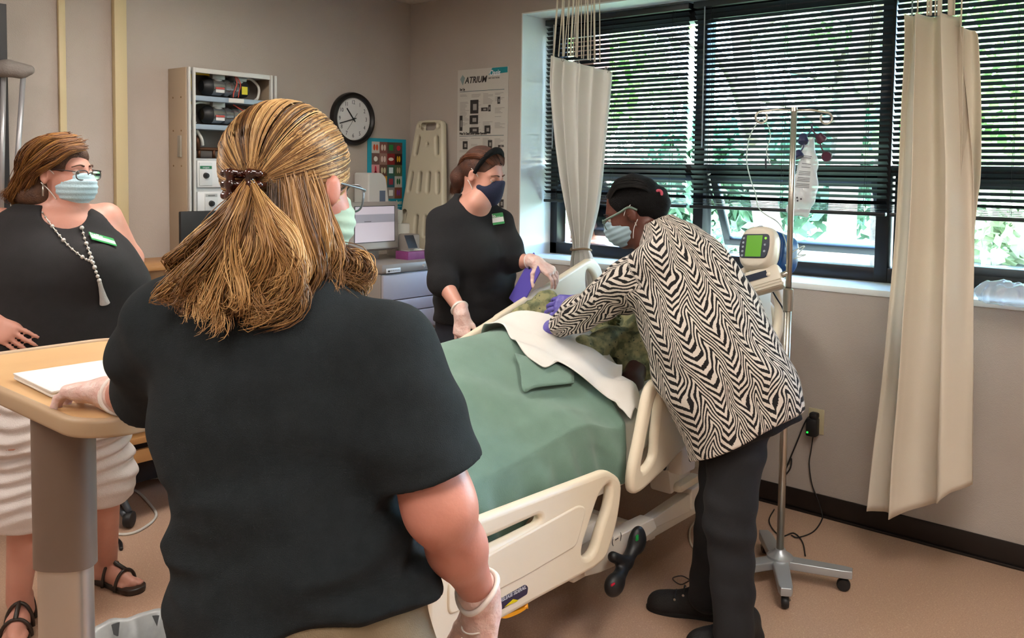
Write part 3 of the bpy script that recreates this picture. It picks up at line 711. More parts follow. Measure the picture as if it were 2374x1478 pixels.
# ---------------------------------------------------------------- pillow and manikin in gown
M_PIL = mat('pillow_case', '#d8d6d0', rough=.9, bump=(60, .2))
v = Vol((3.2, 1.75, .85), (3.85, 2.55, 1.3), .012); ax = frame_to((-math.sin(.34), 0, math.cos(.34)), (0, 1, 0))
v.ell((3.53, 2.15, 1.06), (.30, .20, .075), ax, .01); v.add(lambda x, y, z: .004*wav(5, 2, 4, 8)(x, y, z))
tag(v.mesh('pillow', M_PIL), 'white pillow at the raised head of the bed', 'pillow')
M_MSKIN = mat('manikin_skin', '#2b1512', rough=.28, noise=(8, .4), col2='#3a1f1a', spec=.6)
man = thing('patient_manikin', (2.6, 2.2, .74), 'dark brown training manikin lying in bed in a green patterned gown', 'manikin')
v = Vol((1.4, 1.7, .6), (3.75, 2.6, 1.4), .012)
v.chain([A(2.35, 2.2, .80), A(2.65, 2.2, .83), A(3.0, 2.2, .93), A(3.15, 2.2, 1.0)], [.09, .09, .10, .09], .06)
v.ell((3.50, 2.15, 1.15), (.115, .078, .095), frame_to((-.3, 0, .95)), .03); v.cap((3.2, 2.2, 1.02), (3.42, 2.16, 1.10), .055, .05, .03)
v.cap((3.47, 2.15, 1.22), (3.48, 2.15, 1.255), .014, .01, .02)
el = onY(1464, 886, 1.86)
v.chain([A(3.08, 1.98, .95), A(2.98, 1.90, .87), el], [.06, .048, .042], .03); v.chain([el, A(2.70, 1.95, .80), A(2.52, 2.02, .80)], [.042, .032, .028], .02)
v.chain([A(3.08, 2.40, .95), A(2.9, 2.42, .88), A(2.7, 2.38, .82)], [.06, .045, .032], .03)
for s in (-1, 1): v.chain([A(2.35, 2.2+s*.09, .83), A(1.98, 2.2+s*.1, .85), A(1.58, 2.2+s*.1, .78), A(1.56, 2.2+s*.1, .80)], [.085, .06, .035, .03], .03)
v.mesh('body', M_MSKIN, man)
def gown_mat():
    m = mat('gown_print', '#6d6e3c', rough=.9, bump=(300, .3)); nt = m.node_tree; N = nt.nodes; L = nt.links; b = N['Principled BSDF']; tc = [n for n in N if n.type == 'TEX_COORD'][0]
    vo = N.new('ShaderNodeTexVoronoi'); vo.inputs['Scale'].default_value = 46; vo.feature = 'F1'; no = N.new('ShaderNodeTexNoise'); no.inputs['Scale'].default_value = 26; no.inputs['Detail'].default_value = 3
    L.new(tc.outputs['Object'], vo.inputs['Vector']); L.new(tc.outputs['Object'], no.inputs['Vector'])
    c1 = N.new('ShaderNodeValToRGB'); c1.color_ramp.elements[0].color = _rgb(hexc('#565c42')); c1.color_ramp.elements[1].color = _rgb(hexc('#8a8660')); c1.color_ramp.elements[0].position = .42; c1.color_ramp.elements[1].position = .58
    L.new(no.outputs['Fac'], c1.inputs[0])
    c2 = N.new('ShaderNodeValToRGB'); c2.color_ramp.interpolation = 'CONSTANT'; c2.color_ramp.elements[0].color = (1, 1, 1, 1); c2.color_ramp.elements[1].color = (0, 0, 0, 1); c2.color_ramp.elements[1].position = .18
    L.new(vo.outputs['Distance'], c2.inputs[0]); mx = N.new('ShaderNodeMix'); mx.data_type = 'RGBA'; mx.inputs['B'].default_value = _rgb(hexc('#434c3c'))
    L.new(c2.outputs[0], mx.inputs['Factor']); L.new(c1.outputs[0], mx.inputs['A']); L.new(mx.outputs['Result'], b.inputs['Base Color']); return m
v = Vol((2.3, 1.72, .7), (3.35, 2.6, 1.28), .007)
v.chain([A(2.55, 2.18, .83), A(2.75, 2.2, .86), A(3.02, 2.2, .95), A(3.12, 2.2, 1.0)], [.10, .115, .12, .11], .06)
v.chain([A(3.08, 1.98, .97), A(2.98, 1.90, .90), onY(1478, 848, 1.90), onY(1455, 838, 1.93)], [.075, .068, .056, .045], .05)
v.chain([onY(1355, 800, 2.02), onY(1420, 800, 2.0), onY(1480, 800, 2.0), onY(1490, 850, 1.93)], [.05, .06, .07, .05], .05)
# bunched cloth being gathered up
for q, r in (((1235, 725, 2.30), .05), ((1262, 705, 2.27), .058), ((1290, 735, 2.22), .055), ((1225, 750, 2.3), .045), ((1325, 742, 2.2), .045), ((1270, 755, 2.24), .05), ((1335, 715, 2.24), .03), ((1205, 740, 2.32), .035)): v.ell(onY(*q), (r, r*.9, r*1.05), None, .03)
gA, gB = wav(5, 31, 5, 9), wav(6, 32, 11, 18); v.add(lambda x, y, z: .009*gA(x, y, z)+.008*np.abs(gB(x, y, z))-.004)
v.mesh('gown', gown_mat(), man, 1)['label'] = 'green leaf-print hospital gown bunched up at the chest'
# ================================================================== OVERBED TABLE
M_WOOD = mat('table_laminate', '#c9a273', rough=.42, noise=(7, .4), col2='#bd9263')
M_EDGE = mat('table_edge', '#a58a6c', rough=.5); M_TAUPE = mat('column_taupe', '#6a574a', rough=.45, noise=(20, .2))
tz = 1.13; tb = thing('overbed_table', (.91, 2.0, 0), 'tan overbed table on a grey-brown oval column, by the woman seen from behind', 'table')
oval = rounded([(.69, 1.66), (.745, 1.605), (1.08, 1.605), (1.135, 1.66), (1.135, 2.335), (1.08, 2.39), (.745, 2.39), (.69, 2.335)], .07)
tabletop = plate('table_top', oval, [], .026, .008, A(0, 0, tz-.013), A(1, 0, 0), A(0, 1, 0), M_WOOD, tb)
rim_o = rounded([(.683, 1.655), (.742, 1.598), (1.083, 1.598), (1.142, 1.655), (1.142, 2.34), (1.083, 2.397), (.742, 2.397), (.683, 2.34)], .072); rim_i = rounded([(.703, 1.668), (.75, 1.618), (1.075, 1.618), (1.122, 1.668), (1.122, 2.327), (1.075, 2.377), (.75, 2.377), (.703, 2.327)], .066)
plate('edge_rim', rim_o, [rim_i], .036, .008, A(0, 0, tz-.012), A(1, 0, 0), A(0, 1, 0), M_EDGE, tb)
cc = at(149, 1100, 1.80); cx, cy = cc[0], cc[1]
def oval_col(name, a, b, z0, z1, material, parent):
    th = np.linspace(0, 2*np.pi, 40, endpoint=False); s, t = RT[:2]/np.linalg.norm(RT[:2]), FW[:2]/np.linalg.norm(FW[:2])
    e = 2.6; c_, s_ = np.cos(th), np.sin(th); X = np.sign(c_)*np.abs(c_)**(2/e)*a; Y = np.sign(s_)*np.abs(s_)**(2/e)*b
    xy = np.array([cx, cy])+X[:, None]*s+Y[:, None]*t
    V = np.vstack([np.c_[xy, np.full(40, z0)], np.c_[xy, np.full(40, z1)]]); i = np.arange(40); F = np.stack([i, (i+1) % 40, 40+(i+1) % 40, 40+i], -1)
    me = bpy.data.meshes.new(name); me.from_pydata(V.tolist(), [], F.tolist()+[list(range(39, -1, -1)), list(range(40, 80))]); me.polygons.foreach_set('use_smooth', np.ones(len(me.polygons), bool)); me.set_sharp_from_angle(angle=.7)
    return link(name, me, material, parent)
zc1 = at(150, 1312, 1.80)[2]
oval_col('upper_column', .060, .04, zc1, tz-.03, M_TAUPE, tb); oval_col('lower_column', .053, .034, .07, zc1+.05, mat('satin_aluminium', '#b3aca2', rough=.3, metal=.75), tb)
boxes('support_arm', [((.88, cy, tz-.04), (.3, .07, .025))], M_TAUPE, tb, bevel=.006)
boxes('base', [((cx, 2.0, .055), (.06, .72, .035)), ((cx+.25, 1.68, .055), (.5, .05, .035)), ((cx+.25, 2.32, .055), (.5, .05, .035))], M_TAUPE, tb, bevel=.01)
for q in ((cx, 1.68), (cx, 2.32), (cx+.48, 1.68), (cx+.48, 2.32)): lathe('caster', [(0, -.012), (.022, -.012), (.025, 0), (.022, .012), (0, .012)], M_BLK, tb, 16, (q[0], q[1], .025), frame_to((0, 1, 0)))
# folded white towel / pad on the table
M_PAD = mat('paper_pad', '#dcd6d0', rough=.9, bump=(200, .15))
pz = tz+.0115; pA, pB, pC = onZ(30, 870, pz), onZ(122, 912, pz), onZ(275, 832, pz); pD = pA+(pC-onZ(120, 850, pz))*1.0
pc = [onZ(30, 870, pz), onZ(122, 912, pz), onZ(330, 868, pz), onZ(285, 832, pz)]
padt = thing('folded_pad', (pc[0]+pc[2])/2, 'folded white absorbent pad lying on the overbed table', 'pad')
for k in range(3):
    q = [(p[0]+RNG.uniform(-.004, .004), p[1]+RNG.uniform(-.004, .004)) for p in pc]
    plate('layer', q, [], .0045, .001, A(0, 0, tz+.0055+.0045*k), A(1, 0, 0), A(0, 1, 0), M_PAD, padt)

# ================================================================== WASTE BIN
bz = .36; bc = onZ(322, 1490, bz); wb = thing('waste_bin', (bc[0], bc[1], 0), 'grey waste bin with a grey plastic liner at bottom left', 'bin')
lathe('bin', [(0, .004), (.12, .004), (.15, bz), (.145, bz), (.115, .012), (0, .012)], mat('bin_grey', '#5b5d60', rough=.5), wb, 32, (bc[0], bc[1], 0))
a = np.linspace(0, 2*np.pi, 72, endpoint=False); rr = .153+.005*np.sin(9*a)+.004*np.sin(17*a+1)
rows_ = [np.c_[bc[0]+(rr+d)*np.cos(a), bc[1]+(rr+d)*np.sin(a), np.full(72, z)+.004*np.sin(7*a+z*40)] for d, z in ((.006, bz-.13), (.009, bz-.04), (.006, bz+.006), (-.012, bz+.002), (-.03, bz-.1))]
V = np.vstack(rows_); n = 72; i, j = np.meshgrid(np.arange(4), np.arange(n), indexing='ij'); F = np.stack([i*n+j, i*n+(j+1) % n, (i+1)*n+(j+1) % n, (i+1)*n+j], -1).reshape(-1, 4)
link('liner', mesh_np('liner', V, F), mat('bin_liner', '#8c8f90', rough=.35, noise=(25, .5), col2='#a9acac'), wb)

# ================================================================== IV STAND
M_ALU = mat('cast_aluminium', '#aeb2b6', rough=.35, metal=.6); ivb = onZ(1808, 1290, .09); ivx, ivy = ivb[0], ivb[1]; TILT = A(0.0, .0, 0)
iv = thing('iv_stand', (ivx, ivy, 0), 'chrome infusion stand on a silver wheeled cross base', 'stand')
zt = at(1820, 262, 3.66)[2]
tube('pole', [A(ivx, ivy, .1), A(ivx, ivy, 1.14)], .0145, M_STEEL, iv, n=16); tube('inner_pole', [A(ivx, ivy, 1.1), A(ivx, ivy, zt)], .0115, M_STEEL, iv, n=16)
lathe('pole_collar', [(.0145, -.05), (.019, -.048), (.02, .0), (.019, .035), (.0125, .04)], M_STEEL, iv, 20, (ivx, ivy, 1.12))
lathe('pole_cap', [(0, .006), (.012, .005), (.0135, -.01), (.0115, -.012)], M_STEEL, iv, 16, (ivx, ivy, zt))
hooks = []
s = RT.copy(); s[2] = 0; s = unit(s)
for sg, dd in ((-1, .125), (1, .125)):
    e = A(ivx, ivy, zt-.012)+s*sg*dd; ring = [e+s*(.022*math.sin(t))*sg+A(0, 0, -.022+.022*math.cos(t)) for t in np.linspace(0, 5.4, 16)]
    tube('hook', [A(ivx, ivy, zt-.006), A(ivx, ivy, zt-.006)+s*sg*dd*.5+A(0, 0, .003)]+[p for p in ring], .0042, M_STEEL, iv, n=8)
legs = [(1925, 1322), (1822, 1372), (1640, 1330), (1772, 1240)]
hub = A(ivx, ivy, .085)
lathe('hub', [(0, .04), (.02, .04), (.024, .03), (.05, .012), (.055, -.02), (0, -.02)], M_ALU, iv, 20, hub)
for k, q in enumerate(legs):
    e = onZ(q[0], q[1], .07); d = e-hub; d[2] = 0
    L_ = .27; d = unit(d); w = np.cross(Z_, d); O = hub-A(0, 0, .012)
    P = [(0, -.032), (L_*.9, -.026), (L_, -.018), (L_, .018), (L_*.9, .026), (0, .032)]
    leg = plate('leg', P, [], .032, .004, O, d, w, M_ALU, iv)
    c = hub+d*(L_-.03); cs = lathe('caster', [(0, -.013), (.021, -.013), (.0255, -.006), (.0255, .006), (.021, .013), (0, .013)], M_BLK, leg, 20, (c[0], c[1], .0255), frame_to(w))
    tube('caster_fork', [A(c[0], c[1], .03)+w*.016, A(c[0], c[1], .062)], .006, M_STEEL, leg, n=6)
# tubing hanging from the left hook, bag and cuffs on the right one
M_TUBE = mat('clear_tubing', '#bcd0cc', rough=.3); M_TXT = mat('print_black', '#1a1a1a', rough=.7)
D_ = 3.66
cb = thing('tubing', at(1752, 290, D_), 'thin pale plastic tubing looped over the left hook of the infusion stand', 'tubing')
tube('line', spline([at(x, y, D_-.02) for x, y in ((1785, 380), (1777, 350), (1786, 318), (1780, 290), (1765, 276), (1752, 290), (1737, 320), (1731, 370), (1740, 415), (1752, 450), (1757, 478), (1772, 495), (1800, 512), (1815, 530))], 70), .0022, M_TUBE, cb, n=6)
tube('connector', [at(1775, 368, D_-.02), at(1776, 392, D_-.02)], .004, mat('connector_dark', '#1f2130', rough=.4), cb, n=8)
# hanging clear bag with printed insert
def film(name, cols, hi=.55):
    m = bpy.data.materials.new(name); m.use_nodes = True; N = m.node_tree.nodes; L = m.node_tree.links; b = N['Principled BSDF']
    b.inputs['Base Color'].default_value = _rgb(hexc(cols)); b.inputs['Roughness'].default_value = .22; b.inputs['Alpha'].default_value = hi; b.inputs['Specular IOR Level'].default_value = .8
    t = N.new('ShaderNodeTexNoise'); t.inputs['Scale'].default_value = 26; t.inputs['Detail'].default_value = 4; bp = N.new('ShaderNodeBump'); bp.inputs['Strength'].default_value = .7; bp.inputs['Distance'].default_value = .01
    tc = N.new('ShaderNodeTexCoord'); L.new(tc.outputs['Object'], t.inputs['Vector']); L.new(t.outputs['Fac'], bp.inputs['Height']); L.new(bp.outputs[0], b.inputs['Normal']); return m
M_FILM = film('plastic_film', '#dfe6ea', .55)
Rg = unit(RT); Up = -DN
bag = thing('fluid_bag', at(1870, 500, D_), 'clear plastic supply bag with printed sheet hanging from right hook of the stand', 'bag')
out = [(1876, 330), (1892, 338), (1896, 400), (1892, 455), (1878, 495), (1850, 500), (1824, 488), (1836, 430), (1852, 380), (1862, 345)]
v = Vol(at(1860, 420, D_)-A(.13, .13, .2), at(1860, 420, D_)+A(.13, .13, .22), .005)
rw = []
for y, x0, x1, th in ((318, 1874, 1886, .012), (340, 1862, 1892, .018), (380, 1851, 1895, .024), (430, 1837, 1895, .03), (470, 1827, 1888, .03), (492, 1824, 1876, .018), (502, 1842, 1866, .006)):
    rw.append((at((x0+x1)/2, y, D_), (x1-x0)/2/FPX*D_, th))
v.loft(rw, Rg, unit(FW), A(0, 0, 1), .005); gg = wav(6, 12, 12, 25); v.add(lambda x, y, z: .0025*gg(x, y, z)); v.mesh('bag_film', M_FILM, bag, 1)
sheet_r = []
ins = link('printed_sheet', mesh_np('printed_sheet', np.array([at(x, y, D_-.001) for x, y in ((1860, 352), (1884, 352), (1880, 470), (1832, 468))]), np.array([[0, 1, 2, 3]]), False), mat('insert_white', '#e6e8e8', rough=.6), bag); solidify(ins, .002, 0)
lines = []
for k, (y, x0, x1) in enumerate([(360, 1861, 1882), (364, 1860, 1880), (378, 1859, 1880), (386, 1858, 1879)]+[(396+i_*3.6, 1853-i_*.9, 1879-i_*.3) for i_ in range(12) if i_ % 4 != 3]):
    for dd in (0,): lines.append([at(x0, y, D_-.034), at(x1, y+2, D_-.034), at(x1, y+3.2, D_-.034), at(x0, y+1.2, D_-.034)])
for x, y in ((1838, 457), (1846, 456), (1838, 462), (1847, 463), (1855, 459)): lines.append([at(x, y, D_-.034), at(x+4, y, D_-.034), at(x+4, y+4, D_-.034), at(x, y+4, D_-.034)])
lv = np.array(lines).reshape(-1, 3); link('bag_print', mesh_np('bag_print', lv, np.arange(len(lv)).reshape(-1, 4), False), mat('bag_ink', '#33343c', rough=.6), bag)
# coiled connectors (navy and maroon) on the same hook
for nm, col, pts, lab in (('cuff_connector', '#23264e', [((1862, 322), .036, (.5, .2, 1)), ((1850, 358), .03, (.1, .5, .9))], 'pair of navy blue tethered cuffs hanging left of the clear bag'), ('cuff_connector', '#4a2236', [((1902, 320), .032, (-.5, .4, .8)), ((1918, 362), .03, (1, 0, .25))], 'pair of maroon tethered cuffs hanging right of the clear bag')):
    c0 = at(1882, 288, D_-.03); t = thing(nm, c0, lab, 'cuff'); M_ = mat('cuff_'+col[1:], col, rough=.45)
    prev = c0
    for (q, L_, ax) in pts:
        p = at(q[0], q[1], D_-.035)
        lathe('cuff', [(0, -L_/2), (.019, -L_/2), (.022, -L_*.3), (.018, L_*.1), (.0155, L_/2), (0, L_/2)], M_, t, 18, p, frame_to(ax))
        tube('tether', spline([prev, (prev+p)/2+s*(.012 if q[0] < 1880 else -.012), p], 10), .003, M_, t, n=6); prev = p

# ================================================================== VITAL SIGNS MONITOR on its bracket
M_DEV = mat('device_beige', '#cfc5b4', rough=.4); M_DEVB = mat('device_blue', '#0a4a8c', rough=.3, noise=(9, .4), col2='#0a3a70')
mD = 3.55; mc = at(1765, 578, mD); mon = thing('vital_monitor', mc, 'beige and blue vital signs monitor with green screen on infusion stand', 'monitor')
nF = unit(-FW*.62-RT*.70+A(0, 0, .22)); mR = frame_to(nF, RT); mu, mw = mR[0], mR[1]   # local right, up, out
rl = math.radians(-13); mu, mw = mu*math.cos(rl)+mw*math.sin(rl), -mu*math.sin(rl)+mw*math.cos(rl)
sc_ = mD/FPX
v = Vol(mc-A(.17, .17, .17), mc+A(.17, .17, .17), .005)
v.loft([(mc-nF*.035, .066, .076), (mc-nF*.0, .078, .090), (mc+nF*.035, .077, .087), (mc+nF*.05, .066, .074)], mu, mw, nF, .01, e=3.0)
v.cap(mc+mu*.055-mw*.085, mc+mu*.058-mw*.105+nF*.02, .014, .012, .01); v.cap(mc-mu*.06-mw*.085, mc-mu*.075-mw*.1+nF*.02, .014, .012, .01)
v.mesh('case', M_DEV, mon)
v = Vol(mc-A(.17, .17, .17)-nF*.06, mc+A(.17, .17, .17), .006); v.loft([(mc-nF*.165+mu*.012, .052, .060), (mc-nF*.135+mu*.012, .076, .084), (mc-nF*.03, .076, .087)], mu, mw, nF, .01, e=3.0); v.mesh('rear_shell', M_DEVB, mon)['label'] = 'translucent blue back shell'
fo_ = mc+nF*.051
fp = plate('bezel', rounded([(-.062, -.045), (.058, -.045), (.068, .0), (.062, .052), (-.058, .052), (-.07, 0)], .015), [], .006, .002, fo_, mu, mw, mat('bezel_navy', '#20283a', rough=.35), mon)
quads('screen', [(-.036, -.04, .036, .046)], fo_, mu, mw, mat('lcd_green', '#4f8a1e', rough=.3, emit=(hexc('#5a9a22'), .35)), fp, .0045)
for k in range(5): lathe('button', [(0, .003), (.004, .003), (.005, 0)], mat('button_grey', '#9aa4b0', rough=.4), fp, 12, fo_-mu*.05+mw*(.034-.0175*k)+nF*.003, frame_to(nF, mu))
for k in range(3): lathe('button', [(0, .003), (.004, .003), (.005, 0)], mat('button_grey', '#9aa4b0', rough=.4) if k else mat('led_green', '#7bd63a', rough=.3, emit=(hexc('#7bd63a'), .8)), fp, 12, fo_+mu*.05+mw*(.034-.026*k)+nF*.003, frame_to(nF, mu))
lathe('badge', [(0, .003), (.012, .003), (.014, 0)], M_STEEL, mon, 20, mc+mw*.085+nF*.028, frame_to(unit(mw+nF*.6), mu))
tube('coiled_lead', spline([at(x, y, mD-.02) for x, y in ((1815, 540), (1822, 570), (1805, 600), (1792, 640), (1800, 655), (1820, 645), (1826, 625), (1815, 600), (1835, 585), (1865, 570), (1850, 590), (1868, 590), (1840, 600))], 80), .0024, M_TUBE, mon, n=6)
# bracket box under it
bc_ = at(1757, 655, 3.52); bk = thing('pump_bracket', bc_, 'beige boxy device with dark label bar clamped below the monitor', 'device')
bu = unit(RT*.86+A(0, 0, .30)-FW*.35); bn = unit(-FW-RT*.2+A(0, 0, .35)); bn = unit(bn-bu*np.dot(bn, bu)); bw = np.cross(bn, bu)
box('case', bc_, (.20, .095, .075), M_DEV, bk, bevel=.016, rot=rotM([bu, bw, bn]))
boxes('rib', [(bc_-bw*(.016+.011*k)+bn*.039, (.19, .004, .004), rotM([bu, bw, bn])) for k in range(3)], M_DEV, bk)
quads('label_bar', [(-.088, .003, .05, .03)], bc_+bn*.039, bu, bw, mat('bezel_navy', '#20283a'), bk, .001); quads('brand_mark', [(-.088, .035, -.072, .045)], bc_+bn*.039, bu, bw, mat('bezel_navy', '#20283a'), bk, .001)
quads('print_line', [(-.066, .037, -.03, .043)], bc_+bn*.039, bu, bw, mat('print_grey', '#8d8a86', rough=.6), bk, .001)
tube('mount_arm', [bc_+bu*.06, A(ivx, ivy, 1.22)], .012, M_STEEL, bk, n=8)
tube('power_cord', spline([at(x, y, 3.55) for x, y in ((1785, 665), (1800, 690), (1815, 715), (1824, 745), (1822, 775))], 20), .0035, M_BLK, bk, n=6)

# ================================================================== WALL OUTLET, ADAPTER AND CORDS
o0 = onX(1893, 975, XW); ou = thing('wall_outlet', o0, 'almond wall outlet plate under the window beside the stand', 'outlet')
box('plate', o0-A(.004, 0, 0), (.008, .075, .118), mat('outlet_almond', '#b5a988', rough=.4), ou, bevel=.003)
boxes('socket', [(o0+A(-.009, 0, .02), (.003, .034, .028)), (o0+A(-.009, 0, -.02), (.003, .034, .028))], mat('outlet_almond2', '#a89b7a', rough=.4), ou, bevel=.001)
ad = thing('power_adapter', o0-A(.03, 0, .02), 'black power adapter with green light plugged into the outlet', 'adapter')
box('case', o0+A(-.035, .004, -.022), (.05, .05, .085), M_BLK, ad, bevel=.008); box('plug', o0+A(-.03, 0, .032), (.04, .04, .03), M_BLK, ad, bevel=.01)
box('indicator', o0+A(-.061, .018, -.045), (.003, .008, .008), mat('led_green2', '#20d040', rough=.3, emit=(hexc('#20e040'), 2.0)), ad, bevel=.001)
def cord(name, pts, r, material, lab, cat_='cord', n=60):
    V, F = tube_np(spline(np.array(pts), n), r, 6); o = link(name, mesh_np(name, V, F), material); return tag(o, lab, cat_)
W = lambda x, y: onX(x, y, XW-.012); G = lambda x, y: onZ(x, y, .005)
cord('floor_cable', [o0+A(-.035, 0, -.064), W(1880, 1045), W(1876, 1075), W(1882, 1120), W(1893, 1150), W(1905, 1185), G(1905, 1205), G(1885, 1232), G(1850, 1245), G(1835, 1240)], .003, M_BLK, 'thin black cord dropping from the adapter to the floor and curling')
cord('floor_cable', [o0+A(-.03, .01, .03), W(1868, 975), W(1845, 1030), W(1822, 1085), W(1834, 1062), W(1832, 1085), W(1815, 1110), W(1822, 1122)], .0035, M_BLK, 'black cord slanting left from the outlet and looping on itself')
cord('floor_cable', [G(1795, 1180), G(1783, 1205), G(1795, 1230), G(1815, 1242), G(1840, 1235), G(1860, 1255), G(1867, 1288)], .003, M_BLK, 'black cord coil on the floor behind the stand pole')
cord('floor_cable', [G(1620, 1200), G(1600, 1225), G(1602, 1260), G(1622, 1275), G(1650, 1270)], .005, mat('cord_ivory', '#c8bba6', rough=.5), 'ivory cord curving on the floor by the ankle of the bending woman')

# ================================================================== CURTAINS
def curtain_mat(name, c1, c2):
    m = mat(name, c1, rough=.9, noise=(3, .3), col2=c2, bump=(500, .15)); nt = m.node_tree; b = nt.nodes['Principled BSDF']; tr = nt.nodes.new('ShaderNodeBsdfTranslucent'); tr.inputs[0].default_value = _rgb(hexc(c1)); mx = nt.nodes.new('ShaderNodeMixShader'); mx.inputs[0].default_value = .22
    nt.links.new(b.outputs[0], mx.inputs[1]); nt.links.new(tr.outputs[0], mx.inputs[2]); nt.links.new(mx.outputs[0], nt.nodes['Material Output'].inputs[0]); return m
M_CUR = curtain_mat('curtain_cream', '#e0d5c4', '#d5c8b4'); M_CUR2 = curtain_mat('curtain_white', '#dfdcd6', '#d2cdc5'); M_STR = mat('curtain_mesh_cord', '#cfc6b4', rough=.8); M_GROM = mat('grommet', '#8a8880', rough=.35, metal=.8)
def drape(rows, nf, amp, n1=150, n2=60, seed=0, skew=0.0):
    """rows: (left px, right px, y px, X plane) top->bottom ; folds in X (toward room)"""
    g = np.random.default_rng(seed); s = np.linspace(0, 1, n1)
    ph = np.cumsum(np.interp(s, np.linspace(0, 1, 9), g.uniform(.5, 1.6, 9))); ph = ph/ph[-1]*nf*2*np.pi
    Ls = spline(np.array([onX(r[0], r[2], r[3]) for r in rows]), n2); Rs = spline(np.array([onX(r[1], r[2] if len(r) < 5 else r[4], r[3]) for r in rows]), n2)
    am = np.interp(np.linspace(0, 1, n2), np.linspace(0, 1, len(rows)), [amp*(r[5] if len(r) > 5 else 1) for r in rows])
    P = Ls[:, None, :]*(1-s)[None, :, None]+Rs[:, None, :]*s[None, :, None]
    t = np.linspace(0, 1, n2)[:, None]
    w = np.sin(ph[None, :]+.8*np.sin(3*t+ph[None, :]*.13))+.22*np.sin(2*ph[None, :]+2*t)
    P[..., 0] += am[:, None]*w
    P[..., 1] += .35*am[:, None]*np.cos(ph[None, :])*np.sin(np.pi*s)[None, :]
    i, j = np.meshgrid(np.arange(n2-1), np.arange(n1-1), indexing='ij'); F = np.stack([i*n1+j, i*n1+j+1, (i+1)*n1+j+1, (i+1)*n1+j], -1).reshape(-1, 4)
    return P, F
# --- tied curtain
XC = 3.70
ct = thing('cubicle_curtain', onX(1345, 640, XC), 'white cubicle curtain gathered and tied with a thin band, by the left window', 'curtain', 'cubicle curtains')
P, F = drape([(1274, 1424, 128, XC, 168), (1270, 1420, 200, XC, 225), (1278, 1412, 300, XC, 300), (1292, 1402, 400, XC, 400), (1308, 1390, 480, XC, 480, .9), (1324, 1372, 550, XC, 550, .6), (1326, 1368, 577, XC, 577, .4), (1322, 1376, 600, XC, 600, .6), (1318, 1392, 680, XC, 680), (1316, 1400, 790, XC, 790), (1312, 1405, 900, XC, 900), (1310, 1408, 1000, XC, 1000)], 5.0, .028, seed=4)
c1 = link('fabric', mesh_np('fabric', P.reshape(-1, 3), F), M_CUR2, ct); solidify(c1, .002, 0)
tb_ = [onX(1347, 577, XC)+A(.04*math.cos(a), .058*math.sin(a), .006*math.sin(2*a)) for a in np.linspace(0, 2*np.pi, 30, endpoint=False)]
tube('tie_band', tb_, .006, mat('tie_brown', '#7b6750', rough=.7), ct, n=8, close=True)
trackz = ZC-.03
st = []
gr = []
for k, xp in enumerate(np.linspace(1284, 1388, 17)):
    e = onX(xp, 135+max(0, (xp-1330)*.25), XC)+A(RNG.uniform(-.02, .02), 0, .01); t0 = A(XC+RNG.uniform(-.012, .012), onX(1298+(xp-1284)*.8, 60, XC)[1]+RNG.uniform(-.02, .02), trackz)
    st.append(([t0, (t0+e)/2, e], .0028 if k % 3 else .0055))
tubes('mesh_cord', st, M_STR, ct, n=5)
for xp, yp in ((1313, 140), (1348, 145), (1413, 160), (1420, 168)):
    e = onX(xp, yp, XC)-A(.03, 0, 0); tube('grommet', [e+A(0, .007*math.cos(a), .007*math.sin(a)) for a in np.linspace(0, 6.28, 14, endpoint=False)], .002, M_GROM, ct, n=6, close=True)
# --- loose curtain at right
ct2 = thing('cubicle_curtain', onX(2140, 1200, 3.62), 'cream cubicle curtain hanging loose in front of the right window', 'curtain', 'cubicle curtains')
XC2 = 3.62
P, F = drape([(2096, 2222, 32, XC2, 34), (2092, 2226, 120, XC2, 110), (2082, 2238, 250, XC2, 240), (2074, 2250, 400, XC2, 400), (2064, 2252, 560, XC2, 560), (2050, 2250, 720, XC2, 720), (2034, 2250, 900, XC2, 880), (2016, 2248, 1060, XC2, 1020), (2005, 2248, 1188, XC2, 1128)], 2.3, .055, seed=11)
i1 = int(150*.0)
# the hem dips toward the middle where the folds come nearer
tt = np.linspace(0, 1, 60)[:, None]; ss = np.linspace(0, 1, 150)[None, :]
P[..., 2] -= .045*tt**6*np.sin(np.pi*np.clip(ss*1.15, 0, 1))
c2 = link('fabric', mesh_np('fabric', P.reshape(-1, 3), F), M_CUR, ct2); solidify(c2, .002, 0)
# folded-back flap on its right side
XC3 = 3.66
P, F = drape([(2214, 2262, 58, XC3, 72, .6), (2206, 2270, 110, XC3, 100, .9), (2200, 2276, 250, XC3, 250), (2196, 2274, 400, XC3, 400, 1.2), (2190, 2266, 470, XC3, 462, 1.0), (2180, 2256, 560, XC3, 560), (2180, 2252, 760, XC3, 760), (2178, 2252, 950, XC3, 950), (2176, 2250, 1125, XC3, 1100)], 1.4, .028, n1=80, seed=8)
c3 = link('folded_flap', mesh_np('folded_flap', P.reshape(-1, 3), F), M_CUR, ct2); solidify(c3, .002, 0)
hs = spline([onX(x, y, XC2-.04) for x, y in ((2098, 44), (2130, 46), (2165, 48), (2200, 50), (2219, 52))], 16)
st = []
for xp, wd in ((2127, .003), (2150, .004), (2157, .006), (2168, .003), (2178, .009), (2203, .010), (2212, .003), (2228, .003)):
    yb_ = 36 if xp < 2220 else 58
    e = onX(xp, yb_, XC2); st.append(([A(XC2, e[1]+.005, trackz), e], wd))
tubes('mesh_cord', st, M_STR, ct2, n=6)
# ceiling track
tr_ = thing('curtain_track', (XC, 1.9, ZC), 'white ceiling track carrying the cubicle curtains', 'track'); box('rail', (3.66, 1.9, ZC-.012), (.03, 3.2, .022), M_TROF, tr_, bevel=.003)

